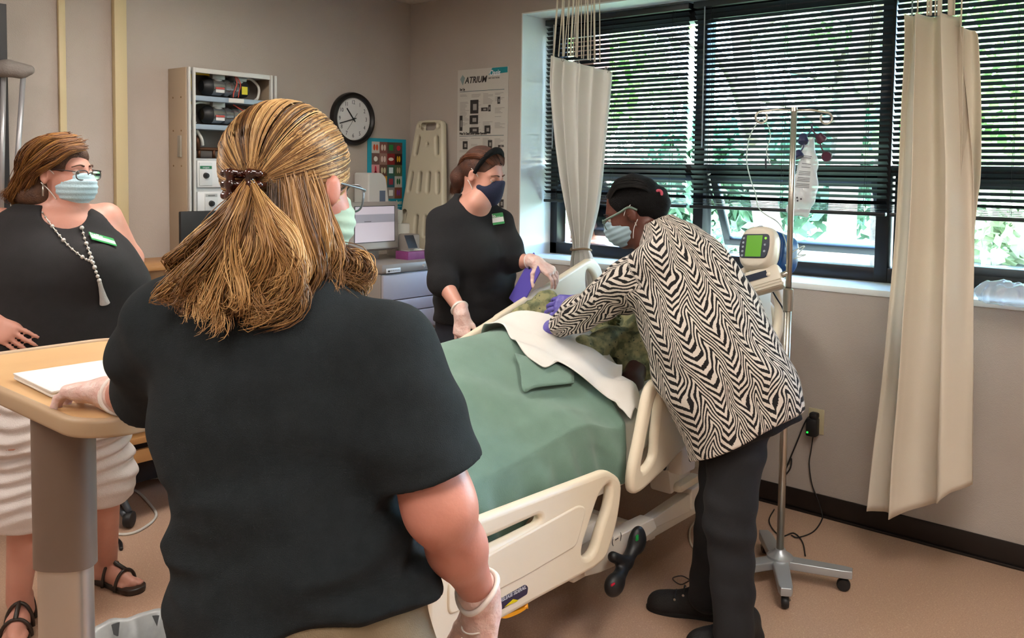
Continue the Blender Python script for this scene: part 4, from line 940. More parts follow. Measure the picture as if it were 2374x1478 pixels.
# ================================================================== THINGS ON THE SILL
pb = onZ(2345, 692, WZ0+.03); plb = thing('plastic_bag', (pb[0], pb[1], WZ0), 'crumpled clear plastic bag on window sill at far right', 'bag')
v = Vol(pb-A(.12, .2, .06), pb+A(.14, .2, .12), .005); v.ell(pb+A(.02, 0, .01), (.08, .14, .05), None, .01); v.ell(pb+A(.02, .06, .02), (.06, .07, .045), None, .02)
g1, g2 = wav(7, 71, 8, 16), wav(7, 72, 18, 30); v.add(lambda x, y, z: .008*np.abs(g1(x, y, z))+.004*g2(x, y, z)-.004); v.cut((0, 0, -1), (0, 0, WZ0+.001)); v.mesh('film', film('bag_film', '#cfdbe8', .5), plb, 0)
# ================================================================== WALL CABINET WITH PUMPS
YCf = 4.245; CX0, CX1, CZ0, CZ1 = 2.345, 2.872, 1.156, 2.100
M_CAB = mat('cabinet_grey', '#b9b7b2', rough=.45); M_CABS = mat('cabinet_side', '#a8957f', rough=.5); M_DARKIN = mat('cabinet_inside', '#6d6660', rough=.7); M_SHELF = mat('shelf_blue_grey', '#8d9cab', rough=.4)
cab = thing('wall_cabinet', ((CX0+CX1)/2, YCf, CZ0), 'open grey wall cabinet holding two pumps above white gas control panels', 'cabinet')
ym = (YCf+YW)/2; dpt = YW-YCf-.004
box('side_panel', (CX0+.008, ym, (CZ0+CZ1)/2), (.016, dpt, CZ1-CZ0), M_CABS, cab, bevel=.002); box('side_panel', (CX1-.008, ym, (CZ0+CZ1)/2), (.016, dpt, CZ1-CZ0), M_CABS, cab, bevel=.002)
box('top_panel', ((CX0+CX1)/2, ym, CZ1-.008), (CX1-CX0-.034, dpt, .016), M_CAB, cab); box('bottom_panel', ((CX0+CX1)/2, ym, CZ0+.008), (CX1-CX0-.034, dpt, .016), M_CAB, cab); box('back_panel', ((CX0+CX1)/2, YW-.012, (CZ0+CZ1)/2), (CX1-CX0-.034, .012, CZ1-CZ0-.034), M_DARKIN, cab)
def fx(x, y): p = onY(x, y, YCf); return p[0], p[2]
wdt = .022
for x0 in (CX0+.004, CX0+.03, CX1-.03, CX1-.004-.0): box('door_channel', (x0+.006*(1 if x0 < 2.6 else -1), YCf-.01, (CZ0+CZ1)/2), (.013, .02, CZ1-CZ0), M_CAB, cab, bevel=.002)
box('top_frame', ((CX0+CX1)/2, YCf-.006, CZ1-.012), (CX1-CX0-.08, .014, .024), M_CAB, cab, bevel=.002)
ix0, ix1 = CX0+.045, CX1-.045; ixc, iw = (ix0+ix1)/2, ix1-ix0
zs1 = fx(530, 232)[1]; zs2 = fx(500, 295)[1]; zs3 = fx(470, 367)[1]
for z in (zs1, zs2): box('shelf', (ixc, ym-.01, z), (iw, dpt-.03, .026), M_SHELF, cab, bevel=.002)
quads('shelf_note', [(-.045, -.011, .045, .011)], A(ixc+.02, YCf+.0, zs1), A(1, 0, 0), Z_, mat('print_pale', '#c9c6c2', rough=.7), cab, .003)
# panels with knobs
def panel(x0, x1, z0, z1, nm='control_panel'):
    return box(nm, ((x0+x1)/2, YCf-.002, (z0+z1)/2), (x1-x0, .016, z1-z0), M_CAB, cab, bevel=.003)
box('panel_frame', (ixc, YCf+.012, (CZ0+zs3)/2), (iw, .014, zs3-CZ0), mat('panel_back', '#a7a9a8', rough=.5), cab)
zA0, zA1 = fx(460, 434)[1], fx(460, 372)[1]; zB0, zB1 = fx(470, 492)[1], fx(470, 444)[1]; zD0 = CZ0+.02
M_PW = mat('panel_white', '#cfd0cf', rough=.4); M_KNOB = mat('knob_black', '#141414', rough=.35)
for zi0, zi1, off in ((zA0, zA1, 0), (zB0, zB1, .03), (zD0, zB0-.012, 0)):
    pn = box('control_panel', (ixc, YCf, (zi0+zi1)/2), (iw-.02, .014, zi1-zi0), M_PW, cab, bevel=.003)
    for k in range(3):
        xk = ix0+.055+.148*k+off
        if xk+.045 > ix1: continue
        pl = box('valve_plate', (xk, YCf-.009, (zi0+zi1)/2), (.072, .006, (zi1-zi0)*.86), mat('plate_pale', '#c2c4c3', rough=.45), pn, bevel=.002)
        cl_ = ['#1d6b45', '#b7a23a', '#8a8c8c'][k] if off == 0 else '#a5a7a6'
        quads('gas_tag', [(-.033, .026, .033, .042)], A(xk, YCf-.0122, (zi0+zi1)/2), A(1, 0, 0), Z_, mat('tag_'+cl_[1:], cl_, rough=.5), pl, .0005)
        text('tag_text', 'oxygen' if (k == 0 and off == 0) else ('vacuum' if off else 'air'), .013, A(xk, YCf-.0135, (zi0+zi1)/2+.034), A(1, 0, 0), Z_, M_TXT if off else mat('print_white', '#d9d9de'), pl, depth=.0002)
        lathe('knob', [(0, .014), (.013, .013), (.016, 0)], M_KNOB, pl, 18, (xk, YCf-.012, (zi0+zi1)/2-.008), frame_to((0, -1, 0)))
for zz_ in (1.95, 1.78, 1.6): 
    for yy_ in (YCf+.05, YCf+.13): lathe('screw', [(0, .002), (.004, .0015), (.005, 0)], mat('screw_brass', '#7a6040', rough=.4, metal=.6), cab, 10, (CX0-.0, yy_, zz_), frame_to((-1, 0, 0), (0, 1, 0)))
box('latch_plate', (CX0-.004, YCf+.06, 1.70), (.01, .03, .11), mat('latch_grey', '#8e877b', rough=.4), cab, bevel=.002)
# pumps
M_CAST = mat('pump_cast', '#8d8c88', rough=.45, metal=.4, noise=(30, .4)); M_CHR = mat('pump_chrome', '#a9a9a9', rough=.2, metal=.9)
def pump(xc, zb, lab, two):
    t = thing('air_pump', (xc, ym, zb), lab, 'pump', 'air pumps in the cabinet'); r = .047; zc = zb+r+.008; y = ym-.015; Rx = frame_to((1, 0, 0), (0, 1, 0))
    lathe('motor_cap', [(0, -.03), (.03, -.028), (r*.98, -.008), (r, .02), (0, .02)], M_BLK, t, 28, (xc-.10, y, zc), Rx)
    lathe('motor_body', [(r*.9, -.07), (r*.95, -.06), (r*.95, -.015), (r*.82, -.012), (r*.82, .0), (r*.95, .003), (r*.95, .03), (r*.8, .034), (r*.8, .05), (r*.93, .053), (r*.93, .08), (r*.6, .085), (0, .085)], M_CHR, t, 28, (xc-.01, y, zc), Rx)
    lathe('end_cap', [(0, .0), (r*.85, 0), (r, .03), (r*.9, .055), (0, .06)], M_BLK if two else M_CAST, t, 28, (xc+.075, y, zc), Rx)
    for dx in ((-.045, .085) if two else (-.045,)):
        box('cylinder_head', (xc+dx, y, zc+.055), (.075, .07, .032), M_CAST, t, bevel=.006); lathe('cylinder', [(.03, -.03), (.034, -.02), (.03, -.01), (.034, 0), (.03, .02), (.0, .02)], M_CAST, t, 20, (xc+dx, y, zc+.035))
    quads('warning_label', [(-.07, -.004, -.02, .006)], A(xc, y-r*.96, zc-.008), A(1, 0, 0), Z_, mat('label_red', '#a33a30', rough=.5), t, .001); quads('rating_label', [(-.07, -.022, -.02, -.006)], A(xc, y-r*.96, zc-.008), A(1, 0, 0), Z_, mat('print_pale', '#c9c6c2'), t, .001)
    if two: quads('caution_label', [(.08, -.03, .115, .012)], A(xc, y-r*1.02, zc), A(1, 0, 0), Z_, mat('label_yellow2', '#c2b51e', rough=.5), t, .002)
    return t, zc, y
M_YEL = mat('hose_yellow', '#c9a512', rough=.4); M_WHS = mat('hose_white', '#c9c7c0', rough=.5); M_RED = mat('wire_red', '#a8321c', rough=.5)
t1, z1_, y1_ = pump(ixc-.01, zs1+.013, 'silver twin-head air pump on the upper cabinet shelf', True)
tube('hose', spline([A(ixc-.09, y1_, z1_+.062), A(ix0+.07, y1_, z1_+.065), A(ix0+.022, y1_-.01, z1_+.05), A(ix0+.014, y1_-.02, z1_+.0), A(ix0+.03, y1_-.03, z1_-.06)], 24), .0075, M_YEL, t1, n=8)
tube('hose', spline([A(ixc+.11, y1_, z1_+.058), A(ix1-.06, y1_, z1_+.06), A(ix1-.02, y1_-.01, z1_+.02), A(ix1-.03, y1_-.02, z1_-.035), A(ix1-.05, y1_-.02, z1_-.055)], 24), .0075, M_WHS, t1, n=8)
tubes('wiring', [(spline([A(ixc+.02, y1_-.04, z1_+.085), A(ixc+.035+.02*k, y1_-.06, z1_+.03), A(ixc+.02+.03*k, y1_-.055, z1_-.02), A(ixc+.015+.03*k, y1_-.055, z1_-.05)], 12), .003) for k in (0, 1)], M_RED, t1, n=6)
t2, z2_, y2_ = pump(ixc-.01, zs2+.013, 'silver single-head air pump on the lower cabinet shelf', False)
tube('hose', spline([A(ixc-.09, y2_, z2_+.06), A(ix0+.06, y2_-.01, z2_+.06), A(ix0+.015, y2_-.02, z2_+.035), A(ix0+.012, y2_-.03, z2_-.02), A(ix0+.03, y2_-.03, z2_-.05)], 24), .0075, M_WHS, t2, n=8)
tube('supply_hose', [A(ix0+.045, y2_+.03, zs1-.01), A(ix0+.055, y2_+.02, zs2+.015)], .008, M_YEL, t2, n=8)
tubes('wiring', [(spline([A(ixc+.03, y2_-.03, zs1-.018), A(ixc+.08, y2_-.05, zs1-.05), A(ixc+.13, y2_-.05, zs1-.07)], 12), .003)], M_RED, t2, n=6)
cp = thing('copper_manifold', (ixc, ym, zs3), 'copper pipe manifold at the bottom of the cabinet opening', 'pipe'); M_COP = mat('copper_dull', '#5a3a26', rough=.5, metal=.6); zm = zs3+.05
tube('manifold', spline([A(ix0+.02, ym, zs3+.005), A(ix0+.022, ym, zm-.01), A(ix0+.045, ym, zm), A(ix0+.2, ym, zm), A(ix1-.06, ym, zm)], 24), .010, M_COP, cp, n=10)
for xx in (.075, .16, .26): tube('branch', [A(ix0+xx, ym, zm), A(ix0+xx, ym, zs3+.004)], .009, M_COP, cp, n=8)
tube('valve', [A(ix0+.065, ym-.01, zm), A(ix0+.06, ym-.01, zm+.07)], .012, M_COP, cp, n=8); tube('hose', spline([A(ix0+.045, ym-.03, zs2-.015), A(ix0+.07, ym-.035, zs2-.06), A(ix0+.085, ym-.02, zm+.02)], 14), .008, M_WHS, cp, n=8)

# ================================================================== CLOCK
kc = onY(814, 276, YW); kc[1] = YW; ck = thing('wall_clock', kc, 'round wall clock with black rim and white face', 'clock'); Rk = frame_to((0, -1, 0), (1, 0, 0)); R_ = .166
lathe('rim', [(R_*.99, .0), (R_, .02), (R_*.97, .036), (R_*.88, .042), (R_*.80, .034), (R_*.785, .022)], mat('clock_rim', '#0d0a0b', rough=.3), ck, 64, kc, Rk)
lathe('face', [(0, .020), (R_*.80, .020), (R_*.80, .002), (0, .002)], mat('clock_face', '#cdcbc9', rough=.45), ck, 64, kc, Rk)
Yk = kc[1]-.0205; M_NUM = mat('clock_ink', '#34343a', rough=.6)
for h in range(1, 13):
    a = math.radians(90-30*h); text('numeral', str(h), .036, kc+A(math.cos(a)*.103, -.0206, math.sin(a)*.103), A(1, 0, 0), Z_, M_NUM, ck, depth=.0003, xs=.8)
tk = []
for m_ in range(60):
    a = 2*math.pi*m_/60; tk.append((kc+A(math.cos(a)*.126, -.0207, math.sin(a)*.126), (.0035 if m_ % 5 else .006, .0004, .0008), Matrix.Rotation(-a, 4, 'Y')))
boxes('minute_marks', tk, M_NUM, ck)['kind'] = 'stuff'
def hand(nm, hour_angle, L, w, lift, back=.022):
    a = math.radians(90-hour_angle); d = A(math.cos(a), 0, math.sin(a)); c = kc+d*(L-back)/2+A(0, -lift, 0); box(nm, c, (L+back, .0012, w), M_BLK, ck, rot=Matrix.Rotation(-a, 4, 'Y'))
hand('hour_hand', 321, .082, .008, .024); hand('minute_hand', 254, .112, .006, .026); hand('second_hand', 216, .085, .002, .028, .045)
lathe('hub', [(0, .003), (.006, .002), (.007, -.006)], M_BLK, ck, 16, kc-A(0, .027, 0), Rk)

# ================================================================== TEAL MEDICINE POSTER
tx0, tx1, tz0, tz1 = 3.668, 3.993, 1.322, 1.795; po = thing('medicine_poster', (tx0, YW, tz0), 'teal medicine poster with a grid of coloured pill pictures', 'poster')
yp = YW-.003; box('sheet', ((tx0+tx1)/2, yp, (tz0+tz1)/2), (tx1-tx0, .003, tz1-tz0), mat('poster_teal', '#1592a8', rough=.45), po)
cols = ['#b9b3ae', '#7a4a42', '#4f4038', '#57463e', '#6a4a44', '#8a6a60', '#7d1a1c', '#2c130d', '#c98f90', '#5b3b30', '#2b5a4c', '#4a5a3c', '#20317e', '#c08a20', '#1f5a66', '#b5b0a6', '#4a3a34', '#6c3c30', '#8a8280', '#7a4630']
pills = ['#c2481e', '#c9b6a8', '#1f7a3a', '#c2283c', '#d8d4cc', '#d0b8b0', '#d6cfc2', '#d0a020', '#c03048', '#b5b090', '#c9d6dc', '#b0a080', '#d8dce4', '#e0d2b0', '#8a2a3a', '#1f5a30', '#c0302c', '#a03020', '#e2e2e2', '#7a3a8a']
gx0, gz1, gs, gh = tx0+.033, tz1-.022, (tx1-tx0-.066)/4, .0735
for k in range(20):
    r_, c_ = divmod(k, 4); x0 = gx0+c_*gs; z1 = gz1-r_*gh
    cell = quads('picture', [(0, 0, gs, -gh)], A(x0, yp-.0016, z1), A(1, 0, 0), Z_, mat('pc_'+cols[k][1:], cols[k], rough=.45), po, .0006)
    M_ = mat('pill_'+pills[k][1:], pills[k], rough=.4); cx_, cz_ = x0+gs/2, z1-gh/2; Yq = yp-.003
    kind = k % 4 if k not in (0, 3, 4, 6) else {0: 1, 3: 5, 4: 5, 6: 4}[k]
    def pill(o, w, h): return plate('pill', [(o[0]+w*math.cos(a), o[1]+h*math.sin(a)) for a in np.linspace(0, 6.28, 14, endpoint=False)], [], .001, .0002, A(cx_, Yq, cz_), A(1, 0, 0), Z_, M_, cell)
    if kind == 5: pill((0, 0), .017, .017)
    elif kind == 4: pill((0, 0), .022, .011)
    elif kind == 1: pill((-.011, 0), .009, .02); pill((.011, 0), .009, .02)
    elif kind == 0: pill((0, .005), .008, .024); pill((0, -.015), .012, .012)
    elif kind == 2: quads('pill', [(-.018, -.018, .018, .02)], A(cx_, Yq, cz_), A(1, 0, 0), Z_, M_, cell, .0004)
    else: pill((-.008, .002), .007, .02); pill((.009, .002), .007, .02)
text('poster_title', 'acetaminophen', .041, A(tx1-.031, yp-.0022, tz1-.415), A(1, 0, 0), Z_, mat('poster_cream', '#d9d3a8', rough=.5), po, align='RIGHT', xs=.84, bold=.0006)
quads('poster_subline', [(.10, -.0, .29, .005), (.10, -.011, .27, -.007), (.17, -.052, .29, -.049)], A(tx0, yp-.0016, tz1-.445), A(1, 0, 0), Z_, mat('poster_pale', '#8cc4cc', rough=.5), po, .0006)

# ================================================================== WHITE INSTRUCTION POSTER (window wall)
wy0, wy1, wz1 = 3.555, 3.98, 2.225; wz0 = 1.36; xp_ = XW-.003; wp = thing('instruction_poster', (XW, wy1, wz0), 'tall white instruction poster with dark photos on the window wall', 'poster')
U2 = A(0, -1, 0); Wd, Hg = wy1-wy0, wz1-wz0
box('sheet', (xp_, (wy0+wy1)/2, (wz0+wz1)/2), (.003, Wd, Hg), mat('poster_paper', '#bdb8b0', rough=.6, noise=(8, .3), col2='#b0aaa0'), wp)
O2 = A(xp_-.0016, wy1, wz1); M_INK = mat('poster_ink', '#2a2624', rough=.6); M_GREYT = mat('poster_greytext', '#8f8a84', rough=.7); M_TEAL = mat('poster_teal2', '#0f7f8a', rough=.5); M_RULE = mat('poster_rule', '#2b4a50', rough=.6)
plate('teal_banner', [(.265, -.042), (.295, -.002), (.418, -.002), (.418, -.036)], [], .001, .0001, O2+A(-.0008, 0, 0), U2, Z_, M_TEAL, wp)
text('poster_brand', 'ATRIUM', .055, O2+A(-.0012, -.155, -.068), U2, Z_, M_INK, wp, shear=.25, bold=.0012, xs=.92); text('poster_product', 'Oasis', .05, O2+A(-.0018, -.315, -.034), U2, Z_, mat('print_white', '#d9d9de'), wp, shear=.2, bold=.001, xs=.8)
plate('poster_logo', [(.022, -.058), (.042, -.032), (.062, -.05), (.045, -.095)], [], .001, .0001, O2+A(-.0008, 0, 0), U2, Z_, mat('logo_grey', '#7d9090', rough=.5), wp)
text('poster_tagline', 'DRY SUCTION', .014, O2+A(-.0012, -.262, -.064), U2, Z_, M_INK, wp, align='LEFT'); quads('poster_rules', [(.02, -.137, .395, -.134), (.02, -.414, .395, -.411)], O2, U2, Z_, M_RULE, wp, .0008)
text('poster_heading', 'Set Up', .020, O2+A(-.0012, -.02, -.122), U2, Z_, M_INK, wp, align='LEFT', bold=.0008, xs=.8); text('poster_heading', 'What To Check During System Operation', .0205, O2+A(-.0012, -.02, -.398), U2, Z_, M_INK, wp, align='LEFT', bold=.0008, xs=.66)
tl = []
for c_ in range(4):
    x = .022+c_*.099; z = -.155
    while z > -.84:
        if -.425 < z < -.385: z -= .01; continue
        g_ = RNG.uniform(0, 1)
        if g_ < .82: tl.append((x, z-.0028, x+RNG.uniform(.04, .085), z))
        z -= .0075 if g_ < .9 else .03
quads('poster_text', tl, O2, U2, Z_, M_GREYT, wp, .0006)['kind'] = 'stuff'
for (x, z, w, h) in [(.112, -.19, .07, .085), (.108, -.285, .072, .055), (.108, -.36, .078, .033), (.02, -.285, .026, .095), (.205, -.24, .055, .022), (.265, -.225, .02, .04), (.235, -.35, .05, .05), (.34, -.18, .022, .042), (.05, -.445, .042, .05), (.265, -.44, .036, .048), (.115, -.515, .05, .05), (.018, -.575, .05, .055), (.35, -.47, .045, .014), (.365, -.80, .036, .05), (.12, -.66, .06, .05), (.24, -.62, .05, .05), (.04, -.72, .05, .05), (.22, -.75, .06, .05)]:
    ph_ = quads('poster_photo', [(x, z-h, x+w, z)], O2, U2, Z_, M_INK, wp, .0012); quads('photo_highlight', [(x+w*.35, z-h*.75, x+w*.8, z-h*.3)], O2, U2, Z_, M_GREYT, ph_, .0018)

# ================================================================== SPINE BOARD in the corner
M_SPB = mat('spine_board_plastic', '#c4bba5', rough=.42, noise=(4, .25), col2='#b7ad96'); M_HOLE = M_DARKIN
Ltop = 1.915; lean = math.atan2(.20, Ltop); up_ = A(math.sin(lean), 0, math.cos(lean)); Ub = A(0, -1, 0); Ob = A(3.80, 4.185, .01)
tp = lambda t, w: [(-w, t), (w, t)]
outl = rounded([(-.225, .12), (-.20, 0), (.20, 0), (.225, .12), (.225, .95), (.20, 1.30), (.122, 1.915), (-.122, 1.915), (-.20, 1.30), (-.225, .95)], .04)
hol = [slot(-.045, 1.875, .045, 1.875, .014)]
for z0, z1_, xx in ((1.70, 1.80, .098), (1.46, 1.57, .135), (1.20, 1.31, .172), (.9, 1.02, .185), (.55, .67, .185)):
    for sg in (-1, 1): hol.append(slot(sg*xx, z0, sg*(xx-.014), z1_, .012))
for z0, z1_ in ((1.46, 1.57), (1.18, 1.29), (.8, .92)):
    for sg in (-1, 1): hol.append(slot(sg*.042, z0, sg*.040, z1_, .012))
for x, z in ((-.09, 1.875), (.09, 1.875), (0, 1.76)): hol.append([(x+.0085*math.cos(a), z+.0085*math.sin(a)) for a in np.linspace(0, 6.28, 12, endpoint=False)])
spb = thing('spine_board', (3.80, 4.185, 0), 'cream plastic spine board with slotted handholds leaning in the corner', 'board'); plate('board', outl, hol, .045, .014, Ob, Ub, up_, M_SPB, spb)

# ================================================================== MEDICATION CART WITH SCREEN
CF = 3.75; M_CART = mat('cart_taupe', '#8d8580', rough=.45); M_CARTF = mat('cart_drawer', '#a7a3ab', rough=.4); M_CLID = mat('cart_lid', '#8a827d', rough=.42)
k0 = onY(884, 636, CF); kx0, kzl = k0[0], k0[2]; kx1 = kx0+.56; kd = .46; cart = thing('medication_cart', ((kx0+kx1)/2, CF, 0), 'grey medication cart with drawers and tilted touch screen', 'cart')
zt_ = onY(886, 614, CF)[2]; kc_ = (kx0+kx1)/2
box('body', (kc_, CF+kd/2+.004, (kzl-.42+kzl)/2), (kx1-kx0, kd-.006, .42), M_CART, cart, bevel=.01)
box('lid', (kc_, CF+kd/2-.004, (kzl+zt_)/2+.002), (kx1-kx0+.012, kd+.016, zt_-kzl+.004), M_CLID, cart, bevel=.014)
zl = [kzl-.004, onY(885, 699, CF)[2], onY(928, 722, CF)[2], onY(967, 760, CF)[2]]
for k in range(3): box('drawer', (kc_, CF-.004, (zl[k]+zl[k+1])/2), (kx1-kx0-.008, .016, zl[k]-zl[k+1]-.005), M_CARTF, cart, bevel=.003)
box('name_plate', onY(907, 626, CF)+A(0, -.018, 0), (.105, .004, .026), mat('plate_white', '#d5d5d6', rough=.4), cart, bevel=.001)
text('plate_text', 'MEDICATION', .012, onY(910, 626, CF)+A(0, -.0205, 0), A(1, 0, 0), Z_, mat('print_grey', '#8d8a86'), cart); lathe('plate_mark', [(0, .001), (.006, .001), (.006, 0)], M_TXT, cart, 14, onY(896, 628, CF)+A(0, -.0202, 0), frame_to((0, -1, 0)))
lathe('lock', [(0, .006), (.008, .006), (.011, 0)], M_STEEL, cart, 16, onY(979, 615, CF)+A(0, -.013, 0), frame_to((0, -1, 0)))
for x in (kx0+.02, kx1-.02):
    for y in (CF+.03, CF+kd-.03): tube('upright', [A(x, y, .1), A(x, y, kzl-.4)], .014, M_STEEL, cart, n=8)
boxes('wire_shelf', [((kc_, CF+.02+.045*k, kzl-.47), (kx1-kx0-.03, .004, .004)) for k in range(10)]+[((kx0+.03+.05*k, CF+kd/2, kzl-.475), (.004, kd-.04, .004)) for k in range(11)]+[((kc_, CF+.01, kzl-.47), (kx1-kx0, .01, .014))], M_STEEL, cart)['kind'] = 'stuff'
box('lower_tray', (kc_, CF+kd/2, .13), (kx1-kx0, kd, .05), M_CART, cart, bevel=.01)
for x in (kx0+.04, kx1-.04):
    for y in (CF+.04, CF+kd-.04): lathe('caster', [(0, -.012), (.045, -.012), (.05, 0), (.045, .012), (0, .012)], M_BLK, cart, 18, (x, y, .05), frame_to((1, 0, 0)))
# screen
mT, mB = onY(868, 466, CF+.24), onY(868, 578, CF+.16); upm = unit(mT-mB); hm = np.linalg.norm(mT-mB); wm = .36; cm = (mT+mB)/2; nm_ = unit(np.cross(A(1, 0, 0), upm)); cm[0] = onY(924, 520, CF+.2)[0]-wm/2
Rm = rotM([A(1, 0, 0), -nm_, upm]); sc = box('screen_housing', cm-nm_*.03, (wm, .06, hm), M_CLID, cart, bevel=.012, rot=Rm)
M_SCR = mat('screen_lit', '#b0a9b2', rough=.25, emit=(hexc('#b9afba'), .35))
quads('screen', [(-wm*.42, -hm*.36, wm*.42, hm*.40)], cm, A(1, 0, 0), upm, mat('screen_frame', '#2c2a2c', rough=.4), sc, .0015); quads('display', [(-wm*.405, -hm*.345, wm*.405, hm*.385)], cm, A(1, 0, 0), upm, M_SCR, sc, .0025)
quads('display_band', [(-wm*.405, .015, wm*.405, .065)], cm, A(1, 0, 0), upm, mat('screen_band', '#8e8c96', rough=.3, emit=(hexc('#8a8890'), .25)), sc, .003)
text('display_text', 'Touch screen to start', .017, cm-nm_*-.004+A(.02, -.0, -.02), A(1, 0, 0), upm, mat('screen_text', '#55505a', rough=.5), sc, depth=.0002); quads('display_label', [(-.08, .02, -.03, .024)], cm, A(1, 0, 0), upm, mat('screen_text', '#55505a'), sc, .0035)
box('side_reader', onY(948, 565, CF+.16), (.09, .1, .12), M_CLID, cart, bevel=.012); quads('reader_window', [(-.038, -.035, .034, .045)], onY(953, 562, CF+.10)+A(0, 0, 0), A(1, 0, 0), unit(A(-.15, .35, 1)), mat('reader_dark', '#26262a', rough=.3), cart, .004)
box('scanner_neck', (cm[0], cm[1]+.06, zt_+.08), (.12, .06, .16), M_CART, cart, bevel=.01)
# boxes standing on the cart
gb = onZ(968, 590, zt_+.03); gb = A(gb[0]+.02, CF+.13, zt_+.026); gv = thing('glove_box', gb-A(0, 0, .02), 'purple glove carton on the medication cart', 'box')
box('carton', gb, (.20, .11, .05), mat('carton_purple', '#7a2f6a', rough=.5, noise=(15, .4), col2='#9a5a8a'), gv, bevel=.002); quads('carton_top', [(-.085, -.04, .085, .04)], gb+A(0, 0, .025), A(1, 0, 0), A(0, 1, 0), mat('carton_white', '#cfcac8', rough=.6), gv, .002); v = Vol(gb-A(.08, .06, .0), gb+A(.08, .06, .07), .005); v.ell(gb+A(0, 0, .025), (.05, .03, .02), None, .01); v.add(lambda x, y, z: .006*wav(5, 4, 12, 20)(x, y, z)); v.mesh('glove_tuft', mat('glove_tuft', '#d8d4d0', rough=.6), gv)
td = thing('towel_dispenser', onY(865, 440, YW-.1), 'white paper towel dispenser on the wall behind the screen', 'dispenser'); q = onY(866, 441, YW-.09)
plate('cover', rounded([(-.10, -.10), (.075, -.10), (.045, .08), (.01, .11), (-.10, .11)], .015), [], .14, .01, q, A(1, 0, 0), Z_, mat('dispenser_white', '#c9c7c4', rough=.35), td); quads('window', [(-.012, -.08, .035, .0)], q+A(0, -.07, 0), A(1, 0, 0), Z_, mat('dispenser_window', '#5c6a80', rough=.2), td, .002)
hd_ = onY(931, 512, CF+.3); bb = thing('supply_box', A(hd_[0], hd_[1], zt_), 'small white supply box with rounded container behind the cart reader', 'box'); box('carton', A(hd_[0], CF+.33, zt_+.10), (.10, .1, .2), mat('carton_white2', '#d0ccc4', rough=.5), bb, bevel=.006); lathe('container', [(0, .2), (.035, .2), (.045, .23), (.04, .28), (.0, .29)], mat('carton_white2', '#d0ccc4'), bb, 20, (hd_[0]-.02, CF+.33, zt_))

# ================================================================== DESK, MONITOR, SMALL THINGS AT LEFT
M_OAK = mat('desk_oak', '#a87a4c', rough=.45, noise=(9, .5), col2='#94683c'); dk = thing('computer_desk', (2.15, 4.1, 0), 'oak computer desk with raised shelf behind the women at left', 'desk')
box('hutch_panel', (2.05, 4.12, .90), (1.08, .02, .40), M_OAK, dk, bevel=.003); box('hutch_top', (2.05, 4.22, 1.115), (1.1, .36, .025), M_OAK, dk, bevel=.003); box('worktop', (2.05, 4.0, .70), (1.1, .6, .03), M_OAK, dk, bevel=.003)
lz = onY(320, 1010, 3.85)[2]
box('lower_shelf', (2.05, 4.0, lz), (1.04, .45, .028), M_OAK, dk, bevel=.003); box('lower_rail', (2.05, 3.80, lz-.075), (1.04, .02, .06), M_OAK, dk, bevel=.003); box('shade_board', (2.05, 4.2, .3), (1.04, .02, .5), mat('desk_shadow', '#2a2320', rough=.8), dk)  # last box: dark sheet standing in for the shade under the desk
for x in (1.53, 2.57):
    for y in (3.74, 4.28): box('leg', (x, y, .34), (.04, .04, .68), M_OAK, dk, bevel=.003)
mo = thing('flat_monitor', (2.35, 4.15, 1.13), 'black flat monitor on the oak desk shelf, beside the wall cabinet', 'monitor')
m0 = onY(416, 490, 4.1); box('panel', (m0[0]+.2, 4.1, m0[2]-.12), (.4, .025, .24), M_BLK, mo, bevel=.006); box('stand', (m0[0]+.2, 4.12, 1.15), (.05, .03, .06), M_BLK, mo, bevel=.004); box('foot', (m0[0]+.2, 4.12, 1.131), (.18, .12, .008), M_BLK, mo, bevel=.003)
bq = onY(340, 690, 3.85); bt = thing('pump_bottle', (bq[0], 3.85, .716), 'white bottle with black cap on the oak desk', 'bottle'); zb_ = bq[2]
lathe('bottle', [(0, .717), (.028, .717), (.03, .73), (.03, zb_-.03), (.018, zb_-.01), (0, zb_-.01)], mat('bottle_white', '#c8c4bc', rough=.4), bt, 20, (bq[0], 3.85, 0)); lathe('cap', [(.0, zb_+.035), (.03, zb_+.03), (.034, zb_), (.02, zb_-.012)], M_BLK, bt, 20, (bq[0], 3.85, 0))
# rolling base of a grey stand beside the desk
sb = onZ(300, 1222, .0); rs = thing('rolling_stand', (sb[0], sb[1], 0), 'dark grey rolling stand leg with black caster by the oak desk', 'stand'); M_GM = mat('gunmetal', '#3c4046', rough=.4)
lathe('caster', [(0, -.016), (.034, -.016), (.038, 0), (.034, .016), (0, .016)], M_BLK, rs, 20, (sb[0], sb[1], .038), frame_to(RT)); tube('leg', spline([A(sb[0], sb[1], .07), onY(285, 1150, sb[1]+.03), onY(272, 1060, sb[1]+.08), onY(262, 985, sb[1]+.1)], 14), .014, M_GM, rs, n=10); tube('foot_bar', spline([A(sb[0]-.02, sb[1], .06), onZ(262, 1160, .09), onZ(215, 1150, .09)], 10), .013, M_GM, rs, n=8)
cord('extension_cable', [onZ(x, y, .006) for x, y in ((215, 1222), (240, 1232), (290, 1238), (330, 1225), (362, 1195), (345, 1165), (320, 1140), (298, 1128), (310, 1112), (350, 1108), (400, 1104))], .0065, mat('cord_white', '#b9b4ab', rough=.5), 'white cable looping on the floor behind the overbed table', 'cable')
cord('extension_cable', [onZ(x, y, .008) for x, y in ((200, 1262), (230, 1247), (262, 1246), (278, 1256), (281, 1272))], .008, M_BLK, 'short black cable end on the floor beside the white skirt', 'cable')
